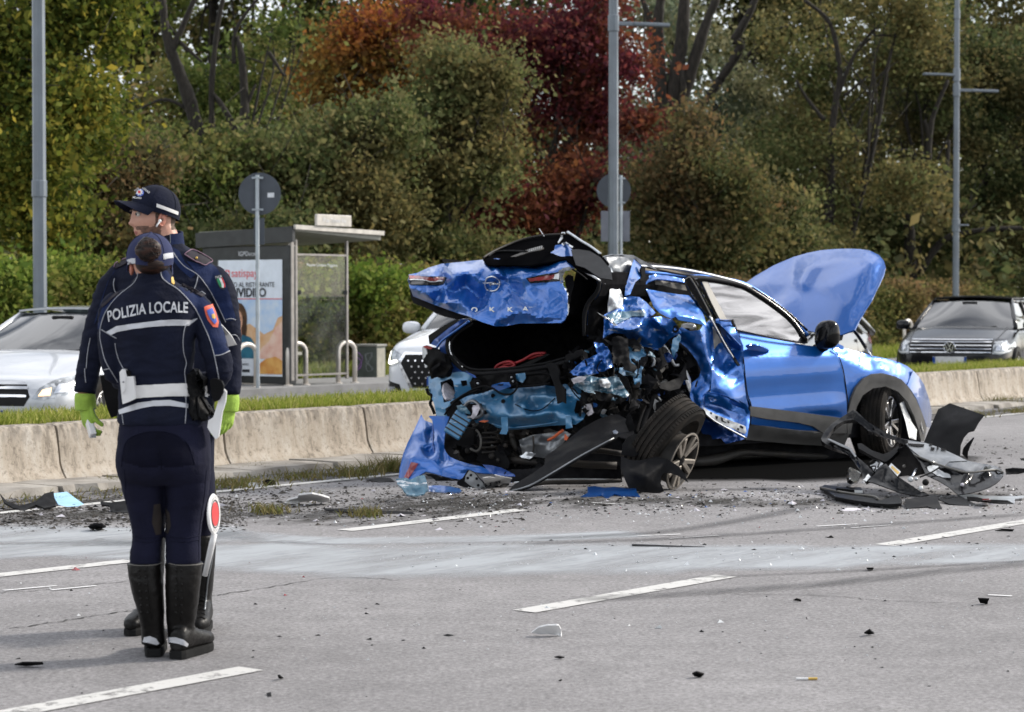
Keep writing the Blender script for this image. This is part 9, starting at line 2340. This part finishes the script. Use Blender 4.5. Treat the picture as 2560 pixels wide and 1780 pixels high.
big = [('plastic_block','blocky black plastic piece at the near edge of the bumper wreckage',ZE((1030,1142),(1200,1112),(1372,1108),(1392,1170),(1425,1240),(1360,1245),(1270,1215),(1040,1242)),'plastic_dust',.05),('plastic_wedge','long flat black wedge under the right end of the torn bumper',ZE((1370,1130),(1480,1150),(1600,1110),(1700,1150),(1780,1190),(1905,1205),(1890,1216),(1700,1208),(1500,1190)),'plastic',.03),('silver_trim','silver and black trim with a red patch at the right of the wreckage',ZE((1590,1092),(1750,1085),(1840,1100),(2000,1105),(2200,1108),(2300,1100),(2300,1122),(2200,1135),(2198,1192),(2140,1168),(1990,1160),(1800,1140),(1680,1130)),'pale_metal',.03),('black_trim','black trim strip beneath the silver trim',ZE((1690,1112),(1800,1118),(1900,1142),(2120,1150),(2185,1185),(2060,1188),(1900,1170),(1700,1145)),'plastic',.045),('red_fragment','small red lens fragment on the silver and black trim',ZE((1855,1148),(1925,1145),(1945,1160),(1870,1170)),'red_lens',.06),('black_block','dark plastic block at the right frame edge beyond the bumper',ZE((2100,815),(2180,805),(2300,812),(2320,850),(2230,868),(2110,872)),'plastic',.05),('black_shard','small dark shard near the right frame edge above the dark block',ZE((2255,705),(2300,700),(2310,728),(2270,722)),'plastic',.02),('pale_fragment','pale flat fragment on the road below the lower tray',ZE((340,1245),(420,1232),(540,1235),(570,1250),(480,1262),(380,1262)),'foam',.01),('blue_fragment','torn blue body fragment on the road beside the rear wheel',ZD((112,1530),(180,1495),(175,1440),(240,1432),(330,1450),(420,1440),(540,1455),(570,1432),(615,1440),(625,1490),(655,1528),(560,1518),(500,1520),(420,1500),(370,1538),(340,1540),(300,1515),(200,1528)),'blue',.05),('blue_strip','blue bumper strip lying under the hanging rear bumper',ZC((345,1422),(450,1418),(560,1430),(640,1448),(662,1470),(640,1492),(500,1490),(350,1475)),'blue',.03),('crushed_lamp','crushed grey translucent lamp housing at the blue bumper corner',ZC((40,1358),(130,1345),(180,1362),(240,1330),(310,1320),(330,1380),(345,1470),(300,1500),(200,1515),(140,1505),(90,1440),(50,1400)),'primer2',.14),('crumpled_bag','crumpled white plastic bag on the dirt left of the wreck',Z(0,1150,1.794)((1270,192),(1300,178),(1335,170),(1340,158),(1400,152),(1440,160),(1478,172),(1480,186),(1440,192),(1400,182),(1330,194)),'paper',.09),('white_scrap','white crumpled scrap alone on the near lane',Z(1280,1150,1.794)((88,775),(120,752),(160,742),(210,742),(220,760),(220,788),(170,782),(120,782)),'paper',.05),('black_strip','long thin black strip lying across the pale powder',Z(1280,1150,1.794)((538,376),(865,388),(864,394),(700,389),(538,383)),'plastic',.012),('black_strip','long black trim strip on the dirt left of the wreck',Z(0,1150,1.794)((1450,215),(1600,222),(1850,232),(1860,242),(1760,240),(1600,236),(1460,224)),'plastic_dust',.03),('bumper_scrap','curved black bumper scrap at the barrier foot, far left',Z(0,1150,1.794)((0,150),(30,185),(90,205),(160,185),(200,150),(240,140),(250,205),(200,215),(160,200),(110,226),(60,215),(20,190)),'plastic_dust',.10),('face_mask','light blue paper mask on the bumper scrap by the barrier',Z(0,1150,1.794)((235,150),(300,142),(330,165),(374,196),(350,206),(300,210),(262,200)),None,.05),('black_box','flat black plastic box piece behind the woman\'s boots near the kerb',Z(0,1150,1.794)((450,186),(500,190),(560,182),(620,178),(620,230),(560,236),(500,232),(490,205),(455,200)),'plastic',.07),('grey_shard','grey triangular shard on the kerb right of the officers',Z(0,1150,1.794)((1105,112),(1125,98),(1180,108),(1180,122),(1120,126)),'grey_metal',.03),('plastic_lump','small black cap piece beside the grey shard on the kerb',Z(0,1150,1.794)((1175,96),(1200,86),(1235,92),(1238,110),(1190,116)),'plastic',.05),('black_shard','thin black shard on the line left of the blue bumper',Z(0,1150,1.794)((1640,88),(1700,78),(1750,80),(1770,95),(1700,100)),'plastic',.03),('rubber_lump','dark rubber lump in the road dirt left of the officers',Z(0,1150,1.794)((395,300),(420,288),(460,290),(475,302),(440,312),(405,310)),'plastic_dust',.05),('black_shard','small black shard pair on the near asphalt left of the boots',Z(0,1150,1.794)((65,920),(100,910),(190,910),(195,918),(120,925)),'plastic',.02),('black_chip','single black chip on the near lane below the centre dash',Z(1280,1150,1.794)((808,960),(830,952),(862,962),(850,972),(820,972)),'plastic',.025),('black_chip','black wedge chip on the near lane right of centre',Z(1280,1150,1.794)((1580,778),(1605,762),(1625,780),(1600,784)),'plastic',.03),('black_chip','square black chip on the asphalt at the far right',Z(1280,1150,1.794)((2090,622),(2140,625),(2130,645),(2100,642)),'plastic',.03),('black_chip','small black chip on the powder right of centre',Z(1280,1150,1.794)((1590,486),(1622,486),(1618,493),(1595,492)),'plastic',.015),('black_chip','black chip on the rightmost lane dash',Z(1280,1150,1.794)((2165,318),(2200,310),(2252,312),(2245,320)),'plastic',.015),('black_chip','thin black chip left of centre on the near lane',Z(1280,1150,1.794)((190,886),(210,882),(236,887),(215,891)),'plastic',.012),('black_chip','tiny black chip near the bottom edge centre left',Z(0,1150,1.794)((1245,970),(1255,968),(1268,980),(1250,980)),'plastic',.02),('tar_spot','dark tar spot on the asphalt near the bottom edge',Z(0,1150,1.794)((1195,1045),(1215,1040),(1218,1060),(1200,1062)),'plastic_dust',.008),('black_chip','small grey black chip under the long tyre mark',Z(1280,1150,1.794)((1262,630),(1278,622),(1298,628),(1292,634)),'plastic',.015)]
M['mask_blue'] = mat('mask_paper',(0.30,0.52,0.72),.8,0,.1,8)
for i, (nm,lab,pl,m_,hgt) in enumerate(big):
 ys = max(p[1] for p in pl); xs = sum(p[0] for p in pl)/len(pl); y0 = min(p[1] for p in pl)
 d = G(xs,ys).y; hh = (ys-y0)*d/FPX
 z_top = hgt
 def base(x,y,ys=ys,y0=y0,z_top=z_top):return G(x,y,z_top*max(0.08,(ys-y)/max(1,ys-y0)))
 piece(nm,lab,'face mask' if 'mask' in nm else 'bag' if 'bag' in nm else 'car part' if i<12 else 'debris',pl,base,m_ or 'mask_blue',None,'loose wreckage on the road',step=max(2.5,min(5,(xs and (ys-y0)/4))),th=min(.012,.1*hgt+.003),crumple=.25*hgt if nm not in ('black_strip',) else 0,csc=14,seed=90+i)
cg = thing('cigarette_end','cigarette end on the near asphalt at lower right','cigarette',G(*Z(1280,1150,1.794).one(1328,981)))
q = G(*Z(1280,1150,1.794).one(1328,981),.006)
mb = MB(); mb.tube([q-Vector((.045,0,0)),q],.005,8); mb.build('paper_tube',M['paper'],cg); mb = MB(); mb.tube([q+Vector((.0005,0,0)),q+Vector((.035,.004,0))],.0052,8); mb.build('filter',M['gold'],cg)
# ---- fine litter: glass crumbs, plastic crumbs, grit
def litter(name,regions,m,smin,smax,seed,h=.5):
 rng = np.random.default_rng(seed); V, Fc = [], []
 for x0, x1, y0, y1, n in regions:
  for _ in range(n):
   px = rng.uniform(x0,x1); py = rng.triangular(y0,(y0+y1)/2,y1); c = G(px,py,.001); s = rng.uniform(smin,smax)*rng.choice([.5,.7,1,1.6],p=[.4,.3,.2,.1])
   a = rng.uniform(0,6.28,5); a.sort(); k = len(V); r = s*rng.uniform(.5,1.1,5); hh = s*h*rng.uniform(.3,1)
   for aa, r_ in zip(a,r):V.append((c.x+math.cos(aa)*r_,c.y+math.sin(aa)*r_*.8,.001))
   V.append((c.x+rng.uniform(-.3,.3)*s,c.y,.002+hh))
   for j in range(5):Fc.append((k+j,k+(j+1)%5,k+5))
 o = mobj(name,V,Fc,M[m]); o['kind'] = 'stuff'; o['label'] = 'fine crash litter strewn over the road'; return o
near_ = (1180,2560,1205,1300)
M['litter_dirt'] = mat('litter_dirt',(0.035,0.03,0.025),.95,0,.3,20)
litter('debris_crumbs',[(1020,2560,1195,1300,1500),(560,1200,1200,1310,330),(0,560,1225,1330,500),(1100,2560,1300,1420,120),(0,2560,1400,1760,60)],'plastic',.008,.022,1,.5)
litter('dirt_crumbs',[(0,620,1215,1335,3200),(560,1320,1195,1320,2000),(1000,2560,1200,1290,700),(2350,2560,1080,1180,120)],'litter_dirt',.006,.026,2,.45)
litter('glass_crumbs',[(1150,2560,1200,1330,700),(900,2560,1330,1440,220),(0,2560,1420,1700,90),(500,1200,1200,1320,200)],'clear_lens',.005,.014,3,.9)
litter('pale_crumbs',[(1100,2560,1205,1290,160),(0,1100,1215,1330,130)],'foam',.012,.03,4,.5)
litter('red_crumbs',[(900,2560,1210,1330,22),(0,900,1290,1520,10)],'red_lens',.008,.02,5,.6)
litter('blue_crumbs',[(1050,2000,1205,1270,40)],'blue',.010,.03,6,.4)
